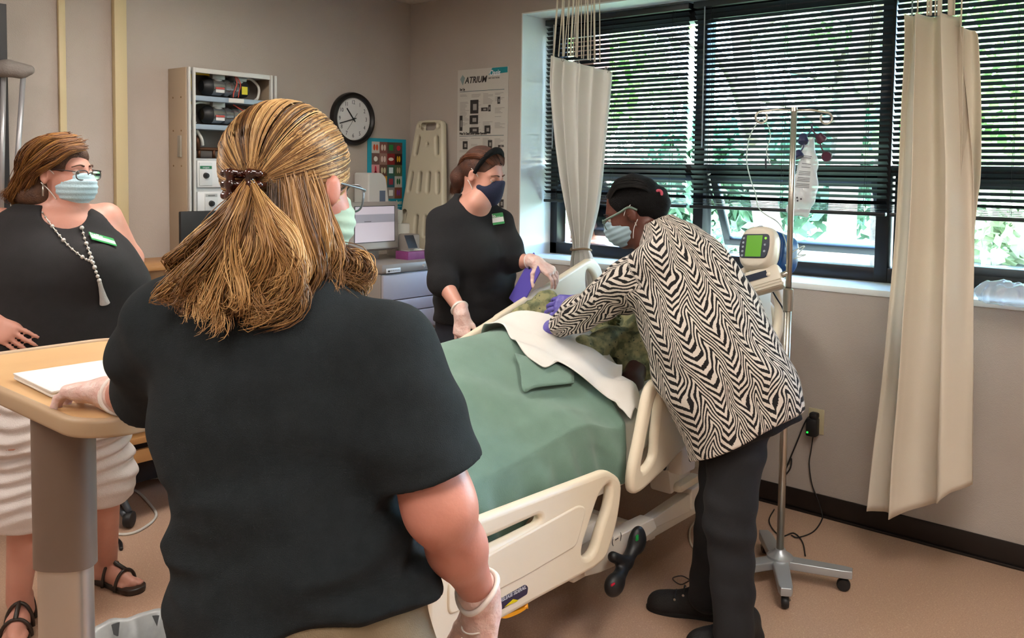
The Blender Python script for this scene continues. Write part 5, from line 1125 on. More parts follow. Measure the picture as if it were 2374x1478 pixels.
# rack strip and crutch at the left edge
rk0 = onY(3, 10, 4.33); rkb = onY(6, 470, 4.33); rk = thing('storage_rack', (rk0[0], 4.36, .1), 'black slotted storage rack standing at the left edge', 'rack'); xr = onY(13, 60, 4.33)[0]
hs_ = [[(xr-.075, z), (xr-.03, z), (xr-.03, z+.075), (xr-.075, z+.075)] for z in np.arange(.2, 2.2, .115)]
plate('slotted_panel', [(xr-.34, .02), (xr, .02), (xr, rk0[2]), (xr-.34, rk0[2])], hs_+[[(a_-.11, b_), (c_-.11, b_), (c_-.11, e_), (a_-.11, e_)] for ((a_, b_), (c_, _), (_, e_), _) in hs_], .03, .002, A(0, 4.33, 0), A(1, 0, 0), Z_, mat('rack_black', '#191517', rough=.5), rk)
cr = thing('crutch', onY(38, 400, 4.2), 'aluminium crutch with grey underarm pad hanging from the rack', 'crutch')
tubes('post', [([onY(54, 178, 4.2), onY(30, 520, 4.2)], .011), ([onY(8, 178, 4.25), onY(2, 520, 4.25)], .011)], mat('crutch_aluminium', '#a9a9ac', rough=.35, metal=.5), cr, n=10); v = Vol(onY(-10, 200, 4.2)-A(.1, .12, .08), onY(80, 130, 4.2)+A(.1, .12, .08), .006)
v.chain([onY(-8, 160, 4.25), onY(20, 158, 4.22), onY(48, 164, 4.2), onY(68, 162, 4.18)], [.036, .034, .03, .022], .02); v.mesh('underarm_pad', mat('crutch_pad', '#7c7570', rough=.7, bump=(150, .3)), cr)
# ================================================================== PEOPLE: shared builders
from mathutils.bvhtree import BVHTree
FWh = unit(A(FW[0], FW[1], 0)); RTh = unit(A(RT[0], RT[1], 0)); UPW = A(0, 0, 1)
def skin_mat(name, c1, c2): return mat(name, c1, rough=.48, noise=(9, .6), col2=c2, bump=(140, .06), sss=.12)
def axes_of(F, U=UPW, roll=0.0):
    F = unit(F); R = unit(np.cross(F, U)); U2 = np.cross(R, F)
    if roll: R, U2 = R*math.cos(roll)+U2*math.sin(roll), U2*math.cos(roll)-R*math.sin(roll)
    return R, F, U2
def lens_mat():
    m = M_GLASS.copy(); m.name = 'spectacle_lens'
    for n in m.node_tree.nodes:
        if n.type == 'FRESNEL': n.inputs['IOR'].default_value = 1.18
    return m
M_LENS = lens_mat()
class Head:
    """head frame: c between the ears, R right, F forward, U up, s scale"""
    def __init__(s, c, F, roll=0.0, s_=1.0): s.c = np.asarray(c, float); s.R, s.F, s.U = axes_of(F, UPW, roll); s.s = s_
    def p(s, x, y, z): return s.c+s.s*(x*s.R+y*s.F+z*s.U)
    @property
    def ax(s): return np.array([s.R, s.F, s.U])
    def build(s, V, neck, nr=.055):
        e = lambda c, r, k=.02: V.ell(s.p(*c), np.array(r)*s.s, s.ax, k*s.s); cp = lambda a, b, ra, rb, k=.015: V.cap(s.p(*a), s.p(*b), ra*s.s, rb*s.s, k*s.s)
        e((0, -.012, .028), (.074, .094, .088)); e((0, .030, -.028), (.060, .062, .078), .03); e((0, .040, -.078), (.046, .046, .032), .03)
        for sg in (-1, 1):
            e((sg*.036, .058, -.028), (.027, .026, .028), .02); cp((sg*.012, .081, .026), (sg*.046, .066, .022), .010, .008, .014)
            e((sg*.077, -.006, -.006), (.0095, .019, .032), .005)
        cp((0, .084, .014), (0, .107, -.020), .009, .0125, .014)
        for sg in (-1, 1): V.ell_sub(s.p(sg*.031, .093, .006), np.array((.017, .013, .011))*s.s, s.ax, .008*s.s); e((sg*.011, .097, -.025), (.009, .010, .008), .008)
        e((0, .086, -.056), (.024, .013, .011), .012); e((0, .068, -.094), (.024, .021, .017), .02)
        for sg in (-1, 1): V.ell_sub(s.p(sg*.084, -.001, -.004), np.array((.006, .009, .017))*s.s, s.ax, .004)
        V.cap(s.p(0, -.022, -.05), neck, nr*s.s, (nr+.004)*s.s, .03)
    def eyes(s, par, iris='#3a2a20', lid=None, closed=.0, brow=None):
        for sg in (-1, 1):
            c = s.p(sg*.031, .0735, .006); V_, F_ = lathe_np([(.0135*s.s*math.sin(t), -.0135*s.s*math.cos(t)) for t in np.linspace(.02, 3.12, 12)], 16, c, frame_to(s.F, s.R))
            ey = link('eye', mesh_np('eye', V_, F_), mat('eye_white', '#d8d2cc', rough=.15), par)
            lathe('iris', [(0, .0008), (.004*s.s, .0006), (.0055*s.s, -.0012)], mat('iris_'+iris[1:], iris, rough=.1), ey, 14, s.p(sg*.031, .0868, .004), frame_to(s.F, s.R))
            if lid is not None:
                th = np.linspace(math.pi*(-.12), math.pi*(.28+closed), 10); ph = np.linspace(-1.25, 1.25, 12); r = .0148*s.s
                P = np.array([[c+r*(math.cos(p)*(math.cos(math.pi/2-t)*s.F*1.0+math.sin(math.pi/2-t)*s.U)+math.sin(p)*s.R) for p in ph] for t in th])
                i, j = np.meshgrid(np.arange(9), np.arange(11), indexing='ij'); Fq = np.stack([i*12+j, i*12+j+1, (i+1)*12+j+1, (i+1)*12+j], -1).reshape(-1, 4)
                link('eyelid', mesh_np('eyelid', P.reshape(-1, 3), Fq), lid, par)
            if brow is not None:
                tube('eyebrow', spline([s.p(sg*.013, .094, .0275), s.p(sg*.030, .091, .0315), s.p(sg*.050, .076, .024)], 10), np.linspace(.0035, .0015, 10)*s.s, brow, par, n=6)
    def mask(s, par, material, kind='surgical', strap=None):
        V = Vol(s.c-.16*s.s, s.c+.16*s.s, .0035)
        if kind == 'surgical':
            V.ell(s.p(0, .052, -.046), np.array((.068, .066, .062))*s.s, s.ax, .01); V.ell(s.p(0, .075, -.030), np.array((.034, .044, .04))*s.s, s.ax, .02)
            V.add(lambda x, y, z: .0016*np.sin(((x-s.c[0])*s.U[0]+(y-s.c[1])*s.U[1]+(z-s.c[2])*s.U[2])/s.s*330))
        else:
            V.ell(s.p(0, .050, -.050), np.array((.070, .066, .064))*s.s, s.ax, .01); V.cap(s.p(0, .102, .0), s.p(0, .094, -.095), .020*s.s, .014*s.s, .035); V.ell(s.p(0, .06, -.075), np.array((.05, .055, .04))*s.s, s.ax, .02)
        V.cut(-s.F, s.p(0, .018, 0), .004); V.cut(unit(s.U-s.F*.35), s.p(0, .085, .004), .004)
        V.cut(unit(-s.U-s.F*.25), s.p(0, .03, -.108), .004)
        m = V.mesh('face_mask', material, par, 1)
        st = strap or mat('mask_strap', '#d8d6d2', rough=.6)
        for sg in (-1, 1):
            tube('ear_loop', spline([s.p(sg*.062, .03, -.01), s.p(sg*.074, .012, .012), s.p(sg*.080, -.016, .026)], 10), .0016*s.s, st, m, n=6)
            tube('ear_loop', spline([s.p(sg*.060, .026, -.085), s.p(sg*.072, .008, -.055), s.p(sg*.079, -.018, -.03)], 10), .0016*s.s, st, m, n=6)
        return m
    def glasses(s, par, material, w=.052, h=.036, lens=True, r=.0019, thick_temple=False):
        g = None
        for sg in (-1, 1):
            a = np.linspace(0, 2*np.pi, 28, endpoint=False); c_, s_ = np.cos(a), np.sin(a); ex = np.sign(c_)*np.abs(c_)**.75*w/2; ez = np.sign(s_)*np.abs(s_)**.75*h/2
            ring = np.array([s.p(sg*.0335+x, .108-abs(sg*.0335+x)*.12, -.002+z) for x, z in zip(ex, ez)])
            V_, F_ = tube_np(ring, r*s.s, 6, True); o = link('glasses_frame', mesh_np('glasses_frame', V_, F_), material, par) if g is None else link('rim', mesh_np('rim', V_, F_), material, g)
            g = g or o
            if lens:
                V2 = np.vstack([ring, ring.mean(0)]); n = len(ring); i = np.arange(n); link('lens', mesh_np('lens', V2, np.stack([i, (i+1) % n, np.full(n, n)], -1)), M_LENS, g)
            P = spline([s.p(sg*.060, .100, .010), s.p(sg*.074, .085, .012), s.p(sg*.078, .03, .016), s.p(sg*.082, -.005, .020), s.p(sg*.081, -.03, .0)], 20)
            tube('temple', P, (r*1.9 if thick_temple else r)*s.s, material, g, n=6)
        tube('bridge', spline([s.p(-.009, .110, .004), s.p(0, .114, .007), s.p(.009, .110, .004)], 8), r*s.s, material, g, n=6)
        return g
def hand(V, w, f, n, side, curl=(.25, .35, .25), spread=.10, s=1.0, thumb=(.55, .35), per=None, thick=1.0):
    """five-fingered hand; w wrist, f finger direction, n back-of-hand normal, side +1 right / -1 left"""
    f = unit(f); n = unit(np.asarray(n)-f*np.dot(n, f)); x = -side*np.cross(f, n)
    P = lambda a, b, c: w+s*(a*x+b*f+c*n)
    heads = [(.030, .088), (.010, .093), (-.011, .088), (-.030, .079)]; lens = [.070, .078, .072, .055]; rad = [.0090, .0092, .0088, .0078]
    base = [(.016, .010), (.006, .008), (-.006, .008), (-.017, .010)]
    for (hx, hy), (bx, by), r in zip(heads, base, rad): V.cap(P(bx, by, 0), P(hx, hy, .002), .016*s, .0125*s*thick, .014*s)
    V.cap(P(0, -.03, 0), P(0, .02, 0), .0235*s, .022*s, .02*s)
    V.cap(P(.012, .03, -.006), P(-.012, .06, -.005), .016*s, .014*s, .02*s)
    for i, ((hx, hy), L, r) in enumerate(zip(heads, lens, rad)):
        cu = per[i] if per else curl; th = 0.0; p = P(hx, hy, .001); lat = spread*(1.5-i)/1.5
        for sgm, cq, rr in zip((.46, .30, .24), cu, (1.0, .93, .85)):
            th += cq; d = unit(math.cos(th)*(f+lat*x)-math.sin(th)*n); q = p+d*L*sgm*s
            V.cap(p, q, r*rr*s*thick, r*(rr-.08)*s*thick, .003*s); p = q
    a, b = thumb
    t0 = P(.018, .020, -.008); d1 = unit(x*math.cos(a)*.9+f*math.sin(a)+0*n-n*b*.6); t1 = t0+d1*.044*s; d2 = unit(d1*.75+f*.5-n*b*.5); t2 = t1+d2*.032*s; t3 = t2+unit(d2+f*.25-n*b*.3)*.026*s
    V.cap(t0, t1, .0155*s, .0120*s, .016*s); V.cap(t1, t2, .0110*s, .0100*s, .003*s); V.cap(t2, t3, .0100*s, .0080*s, .003*s)
    return t3
def strands(name, P, r, material, parent, rnd=None, taper=True):
    """P (N,k,3) strand paths -> one mesh of thin three-sided tubes with a per-strand random attribute"""
    P = np.asarray(P, float); N, k, _ = P.shape; T = np.gradient(P, axis=1); T /= np.linalg.norm(T, axis=2)[..., None]+1e-9
    ref = np.broadcast_to(A(.31, .52, .79), T.shape); n = np.cross(T, ref); n /= np.linalg.norm(n, axis=2)[..., None]+1e-9; b = np.cross(T, n)
    t = np.linspace(0, 1, k); rr = r*(np.sqrt(np.clip(1-t**3, .02, 1)) if taper else np.ones(k))
    if np.ndim(r) == 0: R = np.broadcast_to(rr, (N, k))
    V = np.stack([P+R[..., None]*(math.cos(a)*n+math.sin(a)*b) for a in (0, 2.094, 4.189)], 2).reshape(-1, 3)
    s = np.arange(N)[:, None, None]; i = np.arange(k-1)[None, :, None]; j = np.arange(3)[None, None, :]
    base = (s*k+i)*3; F = np.stack([base+j, base+(j+1) % 3, base+3+(j+1) % 3, base+3+j], -1).reshape(-1, 4)
    me = mesh_np(name, V, F); at_ = me.attributes.new('rnd', 'FLOAT', 'POINT'); rv = RNG.uniform(0, 1, N) if rnd is None else rnd
    at_.data.foreach_set('value', np.repeat(rv, k*3).astype(np.float32)); o = link(name, me, material, parent); return o
def hair_mat(name, cols, rough=.38):
    m = bpy.data.materials.new(name); m.use_nodes = True; N = m.node_tree.nodes; L = m.node_tree.links; b = N['Principled BSDF']; b.inputs['Roughness'].default_value = rough; b.inputs['Specular IOR Level'].default_value = .45
    a = N.new('ShaderNodeAttribute'); a.attribute_name = 'rnd'; r = N.new('ShaderNodeValToRGB'); el = r.color_ramp.elements; el[0].color = _rgb(hexc(cols[0])); el[1].color = _rgb(hexc(cols[-1]))
    for i, c in enumerate(cols[1:-1]): e = el.new((i+1)/(len(cols)-1)); e.color = _rgb(hexc(c))
    L.new(a.outputs['Fac'], r.inputs[0]); L.new(r.outputs[0], b.inputs['Base Color']); return m
def guide_strands(guides, n, k=18, jit=.010, curl=.0, cf=2.0, seed=0, clump=24):
    """interpolate between neighbouring guide curves with clumping and optional curl"""
    g = np.random.default_rng(seed); G = np.array([spline(np.array(q), k) for q in guides]); m = len(G); out = []; rv = []
    t = np.linspace(0, 1, k)[:, None]
    cl = [(g.uniform(0, m-1.001) if m > 1 else 0, g.normal(size=3)*jit, g.uniform(0, 6.28), g.uniform(.7, 1.3), g.uniform(0, 1)) for _ in range(clump)]
    for i in range(n):
        u, off, ph, ff, cr = cl[g.integers(0, clump)]; u2 = np.clip(u+g.normal()*.12, 0, m-1.001) if m > 1 else 0; a = int(u2); w = u2-a
        P = G[a]*(1-w)+(G[a+1] if m > 1 else G[a])*w; tt = t**.8
        P = P+off*(.25+.75*tt)+g.normal(size=3)*jit*.35*(.4+.6*tt)+(P[1]-P[0])*g.normal()*.4*(1-t)
        if curl: P = P+curl*tt**1.5*(np.sin(ph+cf*ff*6.28*t)*RTh+np.cos(ph+cf*ff*6.28*t)*(.5*UPW+.5*FWh))
        P = P+jit*.5*np.stack([np.interp(t[:, 0], np.linspace(0, 1, 5), g.normal(size=5)) for _ in range(3)], -1)*tt
        fl_ = g.uniform(.90, 1.0); ti = t[:, 0]*fl_; P = np.stack([np.interp(ti, t[:, 0], P[:, c_]) for c_ in range(3)], -1)
        out.append(P); rv.append(np.clip(cr*.7+g.uniform(0, .3), 0, 1))
    return np.array(out), np.array(rv)
def surf(o, px, py):
    """camera-ray hit on a built mesh: point and normal"""
    dg = bpy.context.evaluated_depsgraph_get(); dg.update(); me = o.data; co = np.empty(len(me.vertices)*3, np.float32); me.vertices.foreach_get('co', co)
    key = o.name
    if key not in _BVH: _BVH[key] = BVHTree.FromPolygons(co.reshape(-1, 3).tolist(), [list(p.vertices) for p in me.polygons])
    h = _BVH[key].ray_cast(Vector(CAM), Vector(ray(px, py)).normalized()); 
    if h[0] is None: return None, None
    return np.array(h[0]), np.array(h[1])
_BVH = {}
def rows_px(rows, cosS=1.0):
    """silhouette rows (y, x left, x right, distance, half depth) -> loft rows turned by acos(cosS)"""
    sn = math.sqrt(1-cosS**2); out = []
    for r in rows:
        w = (r[2]-r[1])/2*r[3]/FPX; out.append((at((r[1]+r[2])/2, r[0], r[3]), math.sqrt(max(w*w-(r[4]*sn)**2, (.5*w)**2))/cosS, r[4]))
    return out
def fold_fn(seed, amp, f0, f1, dirs=None):
    g = wav(6, seed, f0, f1, dirs); return lambda x, y, z: amp*g(x, y, z)
def shoe(V, heel, toe, w=.042, h=.075, k=.02):
    heel = np.asarray(heel, float); toe = np.asarray(toe, float); d = unit(toe-heel); L = np.linalg.norm(toe-heel)
    V.cap(heel+d*.03+UPW*.030, heel+d*(L-.05)+UPW*.028, w*.85, w*.95, k); V.cap(heel+d*(L-.07)+UPW*.026, toe-d*.035+UPW*.022, w*.98, w*.70, k)
    V.cap(heel+d*.035+UPW*.04, heel+d*.05+UPW*h, w*.85, w*.95, k); V.cap(heel+d*.06+UPW*h*.8, heel+d*(L-.10)+UPW*.04, w*.8, w*.8, k)
def badge(par, shirt, px, py, w, h, tiltpx):
    """green and white name sticker on the chest"""
    p, n = surf(shirt, px, py)
    if p is None: return
    q, _ = surf(shirt, px+tiltpx[0], py+tiltpx[1]); u = unit((q if q is not None else p+RTh)-p); n = unit(n-u*np.dot(n, u)); up = np.cross(n, u); o = p+n*.004
    b = plate('name_badge', rounded([(-w/2, -h/2), (w/2, -h/2), (w/2, h/2), (-w/2, h/2)], .004), [], .0015, .0002, o, u, up, mat('badge_green', '#1d8a45', rough=.5), par)
    quads('badge_field', [(-w*.48, -h*.30, w*.48, h*.12)], o, u, up, mat('badge_white', '#d6d8d6', rough=.6), b, .0012); text('badge_text', 'hello', h*.40, o+u*(-w*.22)+up*h*.28+n*.0012, u, up, mat('print_white', '#d9d9de'), b, depth=.0002, bold=.0003)
    quads('badge_line', [(-w*.1, h*.16, w*.3, h*.2)], o, u, up, mat('badge_pale', '#9fc8ae', rough=.6), b, .0012)
    return b
M_GLOVE = mat('latex_glove', '#d2aaa0', rough=.38, noise=(40, .55), col2='#e2cfc8', bump=(70, .5), sss=.1, spec=.5)
M_CUFF = mat('glove_cuff', '#ddd3cb', rough=.4); M_NITR = mat('nitrile_glove', '#5b52a0', rough=.45, noise=(30, .4), col2='#4a4290', bump=(70, .4))
def ring(c, ax, r, rr, material, par, name='cuff_ring', wob=.0, ell_=1.0):
    R = frame_to(ax); a = np.linspace(0, 2*np.pi, 32, endpoint=False); P = np.array([c+r*(math.cos(t)*R[0]+ell_*math.sin(t)*R[1])+R[2]*wob*math.sin(2*t+1) for t in a]); return tube(name, P, rr, material, par, n=7, close=True)
# ================================================================== WOMAN IN DARK GREY T-SHIRT (back view, nearest)
pe = thing('person', (at(700, 1300, 1.42)[0], at(700, 1300, 1.42)[1], 0), 'person in dark grey t-shirt seen from behind, hand on overbed table', 'person')
SK1 = skin_mat('skin_pink', '#bd7f6e', '#b06e5e')
S1 = unit(RTh*.97-FWh*.24); T1 = unit(FWh*.97+RTh*.24)
rows1 = [(640, 445, 790, 1.385, .070), (672, 395, 838, 1.385, .088), (705, 372, 872, 1.385, .105), (760, 362, 905, 1.385, .118), (830, 358, 915, 1.385, .125), (920, 352, 912, 1.385, .128), (1020, 352, 912, 1.385, .130), (1110, 362, 925, 1.385, .134), (1200, 378, 958, 1.385, .140), (1290, 392, 1002, 1.385, .148), (1370, 392, 1030, 1.385, .152), (1480, 388, 1028, 1.385, .155), (1560, 392, 1020, 1.385, .15)]
shL, elL, wrL = at(392, 742, 1.41), at(335, 905, 1.55), at(262, 918, 1.70)
shR, elR, wrR = at(905, 800, 1.33), at(1020, 1175, 1.30), at(1117, 1392, 1.46)
H1 = Head(at(676, 440, 1.42), unit(FWh*math.cos(.62)+RTh*math.sin(.62)-UPW*.12))
neck1 = at(640, 655, 1.40)
lo = at(650, 900, 1.42)-A(.75, .75, 1.6); V = Vol(A(.1, .5, 0.0), A(1.6, 1.75, 1.78), .007)
H1.build(V, neck1, .056)
V.loft([(c, a-.03, b-.03) for c, a, b in rows_px(rows1, .97)], S1, T1, UPW, .03)
V.chain([shL, elL, wrL], [.05, .042, .027], .03); V.chain([shR, (shR+elR)/2, elR, elR*.6+wrR*.4, wrR], [.062, .058, .048, .039, .0255], .035); V.ell(at(773, 442, 1.372), (.007, .017, .028), H1.ax, .006); V.ell_sub(at(781, 446, 1.362), (.006, .008, .015), H1.ax, .005)
hp = at(705, 1500, 1.385)
leg1 = [(hp+S1*sg*.10, A(hp[0], hp[1], .50)+S1*sg*.10+T1*.01, A(hp[0], hp[1], .08)+S1*sg*.11) for sg in (-1, 1)]
for a_, b_, c_ in leg1: V.chain([a_, b_, c_], [.095, .06, .04], .03)
V.mesh('body', SK1, pe)
# t-shirt
M_TEE = mat('tee_charcoal', '#1d2225', rough=.95, noise=(35, .5), col2='#252a2d', bump=(700, .35), spec=.2)
V = Vol(A(.1, .5, .72), A(1.6, 1.75, 1.55), .005)
V.loft(rows_px(rows1, .97), S1, T1, UPW, .04)
eR = shR+(elR-shR)*.90; dL = unit(elL-shL)
nR = unit(np.cross(at(1098, 1066, 1.31)-at(925, 1133, 1.30), FWh)); nR = nR if nR[2] < 0 else -nR
def sleeve(chain_, rr, n_, p_):
    W_ = Vol(A(.1, .5, .72), A(1.6, 1.75, 1.55), .005); W_.chain(chain_, rr, .05); W_.cut(n_, p_, .005); return W_.D
for D_s in (sleeve([shL+A(0, 0, -.005), shL*.5+elL*.5, elL+(elL-shL)*.16], [.064, .064, .064], dL, elL+dL*.03), sleeve([shR-A(0, 0, .008), shR*.45+eR*.55, eR+(eR-shR)*.18], [.072, .074, .080], nR, at(1010, 1098, 1.30))):
    V._mix((slice(None),)*3, D_s, .05)
h1, h2, h3 = at(1035, 1368, 1.37), at(800, 1455, 1.238), at(392, 1530, 1.38); nh = np.cross(h2-h1, h3-h1); nh = unit(nh if nh[2] < 0 else -nh); V.cut(nh, h1, .006)
# cloth folds: diagonal drags from shoulders, bunching at the waist
zr = (lambda zz, a, b: np.clip((zz-a)/(b-a), 0, 1))
g1, g2, g3 = wav(4, 5, 1.6, 3.2), wav(5, 6, 4, 7, (1, 1, 1.8)), wav(5, 8, 7, 12, (.6, .6, 2.0))
sx = lambda a, b, c: (a*S1[0]+b*S1[1])
def folds(x, y, z):
    low = 1-zr(z, 1.0, 1.22); s_ = sx(x, y, z); return .0050*g1(x, y, z)+.0065*low*g2(x, y, z)+.0055*low*np.abs(g3(x, y, z))+.0025*(1-low)*g3(x, y, z)+.006*np.sin(38*(z+.45*np.abs(s_-sx(*at(650, 900, 1.3)))))*(1-low)*zr(-np.abs(z-1.2), -.14, 0)
V.add(folds)
tee = V.mesh('t_shirt', M_TEE, pe); tee['label'] = 'faded charcoal short-sleeved t-shirt'
M_KHA = mat('trouser_khaki', '#7d6d55', rough=.9, noise=(20, .4), col2='#6d5e48', bump=(500, .3))
V = Vol(A(.1, .5, 0.0), A(1.6, 1.75, 1.1), .008)
V.loft([(c, a-.018, b-.022) for c, a, b in rows_px([(1340, 398, 1022, 1.385, .148), (1480, 396, 1022, 1.385, .152), (1600, 400, 1015, 1.385, .15), (1680, 420, 1000, 1.385, .14)], .97)], S1, T1, UPW, .03)
for a_, b_, c_ in leg1: V.chain([a_-UPW*.05, b_, c_], [.125, .085, .066], .04)
V.add(fold_fn(15, .004, 4, 8)); V.mesh('trousers', M_KHA, pe)
for k, (a_, b_, c_) in enumerate(leg1):
    V = Vol(A(.1, .6, 0), A(1.6, 1.9, .2), .006); shoe(V, A(c_[0], c_[1], 0)-T1*.06, A(c_[0], c_[1], 0)+T1*.19); V.cut((0, 0, -1), (0, 0, .002)); V.mesh('shoe', mat('shoe_dark', '#2a2623', rough=.6), pe)
# gloves
V = Vol(wrL-.17, wrL+.17, .0028); fL = unit(-RTh*.93+FWh*.30-UPW*.10)
hand(V, wrL+A(0, 0, .012), fL, unit(UPW+FWh*.15-RTh*.1), -1, per=[(.75, .8, .4), (.65, .8, .4), (.55, .8, .4), (.5, .7, .4)], spread=.12, s=1.02, thumb=(.5, .5)); V.cap(wrL-unit(wrL-elL)*.055, wrL, .034, .029, .02)
gl = V.mesh('glove', M_GLOVE, pe); gl['label'] = 'thin clear latex glove on the hand at the table'
dd = unit(wrL-elL); ring(wrL-dd*.055, dd, .0355, .0035, M_CUFF, gl); ring(wrL-dd*.028, dd, .0325, .0022, M_CUFF, gl); ring(wrL-dd*.0, fL, .0315, .0016, M_CUFF, gl)
V = Vol(wrR-A(.14, .14, .24), wrR+A(.14, .14, .12), .0028); fR = unit(-UPW+FWh*.12-RTh*.03)
hand(V, wrR+fR*.015, fR, unit(RTh*.75+FWh*.45), 1, curl=(.30, .45, .3), spread=.10, s=1.05, thumb=(.85, .2)); dR = unit(wrR-elR); V.cap(wrR-dR*.03, wrR+fR*.01, .034, .029, .02)
gr_ = V.mesh('glove', M_GLOVE, pe); gr_['label'] = 'thin clear latex glove on the hanging hand'; ring(wrR-dR*.034, unit(dR+RTh*.35), .0375, .0045, M_CUFF, gr_, wob=.006); ring(wrR+fR*.035, unit(fR+RTh*.25), .036, .0014, M_CUFF, gr_, ell_=.8)
# mask sliver and glasses
H1.mask(pe, mat('mask_pale_green', '#9fb8a6', rough=.8)); H1.glasses(pe, mat('frame_grey', '#6d7880', rough=.35, metal=.3), w=.05, h=.044)
# --- hair: base volume, then swept-back strands gathered in the clip, waves below
hc = ['#33200f', '#5c3c20', '#8a6238', '#b58a55', '#d8b27c']
M_H1B = mat('hair_base_brown', '#5e4024', rough=.6, noise=(40, .8), col2='#7d5a35', bump=(300, .6)); M_H1 = hair_mat('hair_blond_brown', hc)
V = Vol(H1.c-A(.3, .3, .30), H1.c+A(.3, .3, .2), .006)
V.ell(H1.p(0, -.016, .034), (.081, .098, .094), H1.ax, .01); V.cut(unit(H1.F-H1.U*.75), H1.p(0, .062, .045), .01)
V.ell_sub(H1.p(.085, .04, -.03), (.05, .055, .055), H1.ax, .012); V.ell_sub(H1.p(-.085, .04, -.03), (.05, .055, .055), H1.ax, .012)
for q, r in (((560, 545, 1.335), .045), ((500, 600, 1.335), .04), ((460, 640, 1.335), .032), ((535, 630, 1.33), .045), ((600, 645, 1.335), .045), ((590, 570, 1.35), .055), ((650, 585, 1.36), .05), ((710, 570, 1.37), .042), ((695, 645, 1.365), .036), ((755, 610, 1.385), .024)): V.ell(at(*q), (r, r, r*1.15), None, .03)
V.add(fold_fn(44, .006, 6, 12, (1, 1, .3))); hair1 = V.mesh('hair', M_H1B, pe); hair1['label'] = 'wavy blonde-brown hair half gathered in a clip'
clip = at(577, 430, 1.302)
g = np.random.default_rng(3); PA = []; RV = []
rad = np.array((.083, .101, .097)); hcn = (0, -.016, .034)
def sk(d, th): v = d/np.linalg.norm(d)*rad*(1+th); return H1.p(hcn[0]+v[0], hcn[1]+v[1], hcn[2]+v[2])
ec = (H1.ax @ (clip-H1.c)-np.array(hcn))/rad; ec /= np.linalg.norm(ec)
for i in range(2000):
    az = g.uniform(-1.9, 1.9); eln = g.uniform(.22, .8) if abs(az) < .9 else g.uniform(.16, .65)
    d0 = np.array([math.sin(az)*math.cos(eln), math.cos(az)*math.cos(eln), math.sin(eln)]); st_ = g.uniform(0, .55)**1.3
    om = math.acos(np.clip(d0 @ ec, -1, 1)); cr = g.uniform(0, 1); th = g.uniform(.03, .06)
    pts = []
    for t in np.linspace(st_, 1, 13):
        d = (math.sin((1-t)*om)*d0+math.sin(t*om)*ec)/math.sin(om); bump_ = .05*math.sin(math.pi*min(1, t*1.05))*(1 if d[2] > .2 else .4); q = sk(d, th+bump_)
        if t > .86: q = q*(1-(t-.86)/.14)+(clip+RTh*g.normal()*.010+UPW*g.normal()*.012)*((t-.86)/.14)
        pts.append(q)
    PA.append(pts); RV.append(np.clip(.15+.75*abs(math.sin(az*8+eln*3+cr*.5))**1.5+g.normal()*.13, 0, 1))
strands('swept_hair', np.array(PA), .0010, M_H1, hair1, np.array(RV))
C0 = lambda dx=0: at(577+dx, 440, 1.285)
def G(*q): return [at(*c) for c in q]
tail = [G((569, 440, 1.285), (530, 486, 1.268), (468, 548, 1.268), (428, 600, 1.275), (402, 645, 1.285), (415, 680, 1.28), (452, 688, 1.275)),
        G((571, 440, 1.285), (540, 500, 1.262), (492, 575, 1.256), (456, 640, 1.258), (462, 692, 1.262), (505, 706, 1.262)),
        G((574, 440, 1.285), (556, 505, 1.26), (528, 585, 1.252), (505, 655, 1.252), (535, 704, 1.258), (575, 706, 1.266)),
        G((577, 440, 1.285), (576, 505, 1.26), (578, 580, 1.25), (566, 650, 1.252), (590, 694, 1.262), (622, 684, 1.272)),
        G((581, 440, 1.285), (604, 505, 1.262), (634, 575, 1.256), (640, 640, 1.258), (618, 682, 1.265), (586, 690, 1.268)),
        G((585, 440, 1.285), (622, 500, 1.27), (672, 560, 1.268), (690, 625, 1.272), (664, 676, 1.28), (630, 692, 1.282))]
P_, R__ = guide_strands(tail, 2600, 16, .013, .030, 1.15, 5, 46); strands('wavy_tail', P_, .00095, M_H1, hair1, np.clip(R__*.95+.18, 0, 1))
under = [G((545, 455, 1.315), (500, 500, 1.30), (455, 560, 1.295), (420, 615, 1.295), (404, 650, 1.30), (430, 690, 1.29)),
         G((560, 470, 1.305), (525, 530, 1.292), (490, 590, 1.288), (465, 650, 1.285), (490, 705, 1.28)),
         G((590, 450, 1.31), (580, 540, 1.292), (560, 610, 1.288), (545, 670, 1.285), (575, 708, 1.28)),
         G((630, 440, 1.312), (640, 540, 1.298), (635, 610, 1.298), (610, 670, 1.292), (640, 700, 1.288)),
         G((672, 432, 1.318), (690, 540, 1.305), (690, 610, 1.308), (660, 665, 1.305), (680, 695, 1.30)),
         G((708, 430, 1.33), (728, 540, 1.32), (730, 610, 1.325), (700, 660, 1.322), (718, 692, 1.315)),
         G((736, 436, 1.348), (756, 540, 1.345), (762, 605, 1.348), (740, 655, 1.345), (760, 692, 1.335)),
         G((746, 452, 1.362), (758, 540, 1.362), (770, 605, 1.366), (765, 650, 1.362), (800, 690, 1.35)),
         G((748, 470, 1.368), (762, 545, 1.37), (782, 600, 1.378), (832, 622, 1.38), (838, 655, 1.375), (802, 680, 1.365))]
P_, R__ = guide_strands(under, 3300, 14, .012, .023, 1.2, 9, 70); strands('side_waves', P_, .00095, M_H1, hair1, np.clip(R__*.8+.02, 0, 1))
stray = [[at(800, 585, 1.385), at(842, 590, 1.38), at(848, 630, 1.375), at(826, 660, 1.37)], [at(790, 600, 1.39), at(826, 600, 1.385), at(842, 650, 1.375), at(800, 690, 1.37)]]
P_, R__ = guide_strands(stray, 60, 14, .008, .004, 1, 4, 10); strands('stray_curls', P_, .001, M_H1, hair1, np.clip(R__*.4+.6, 0, 1))
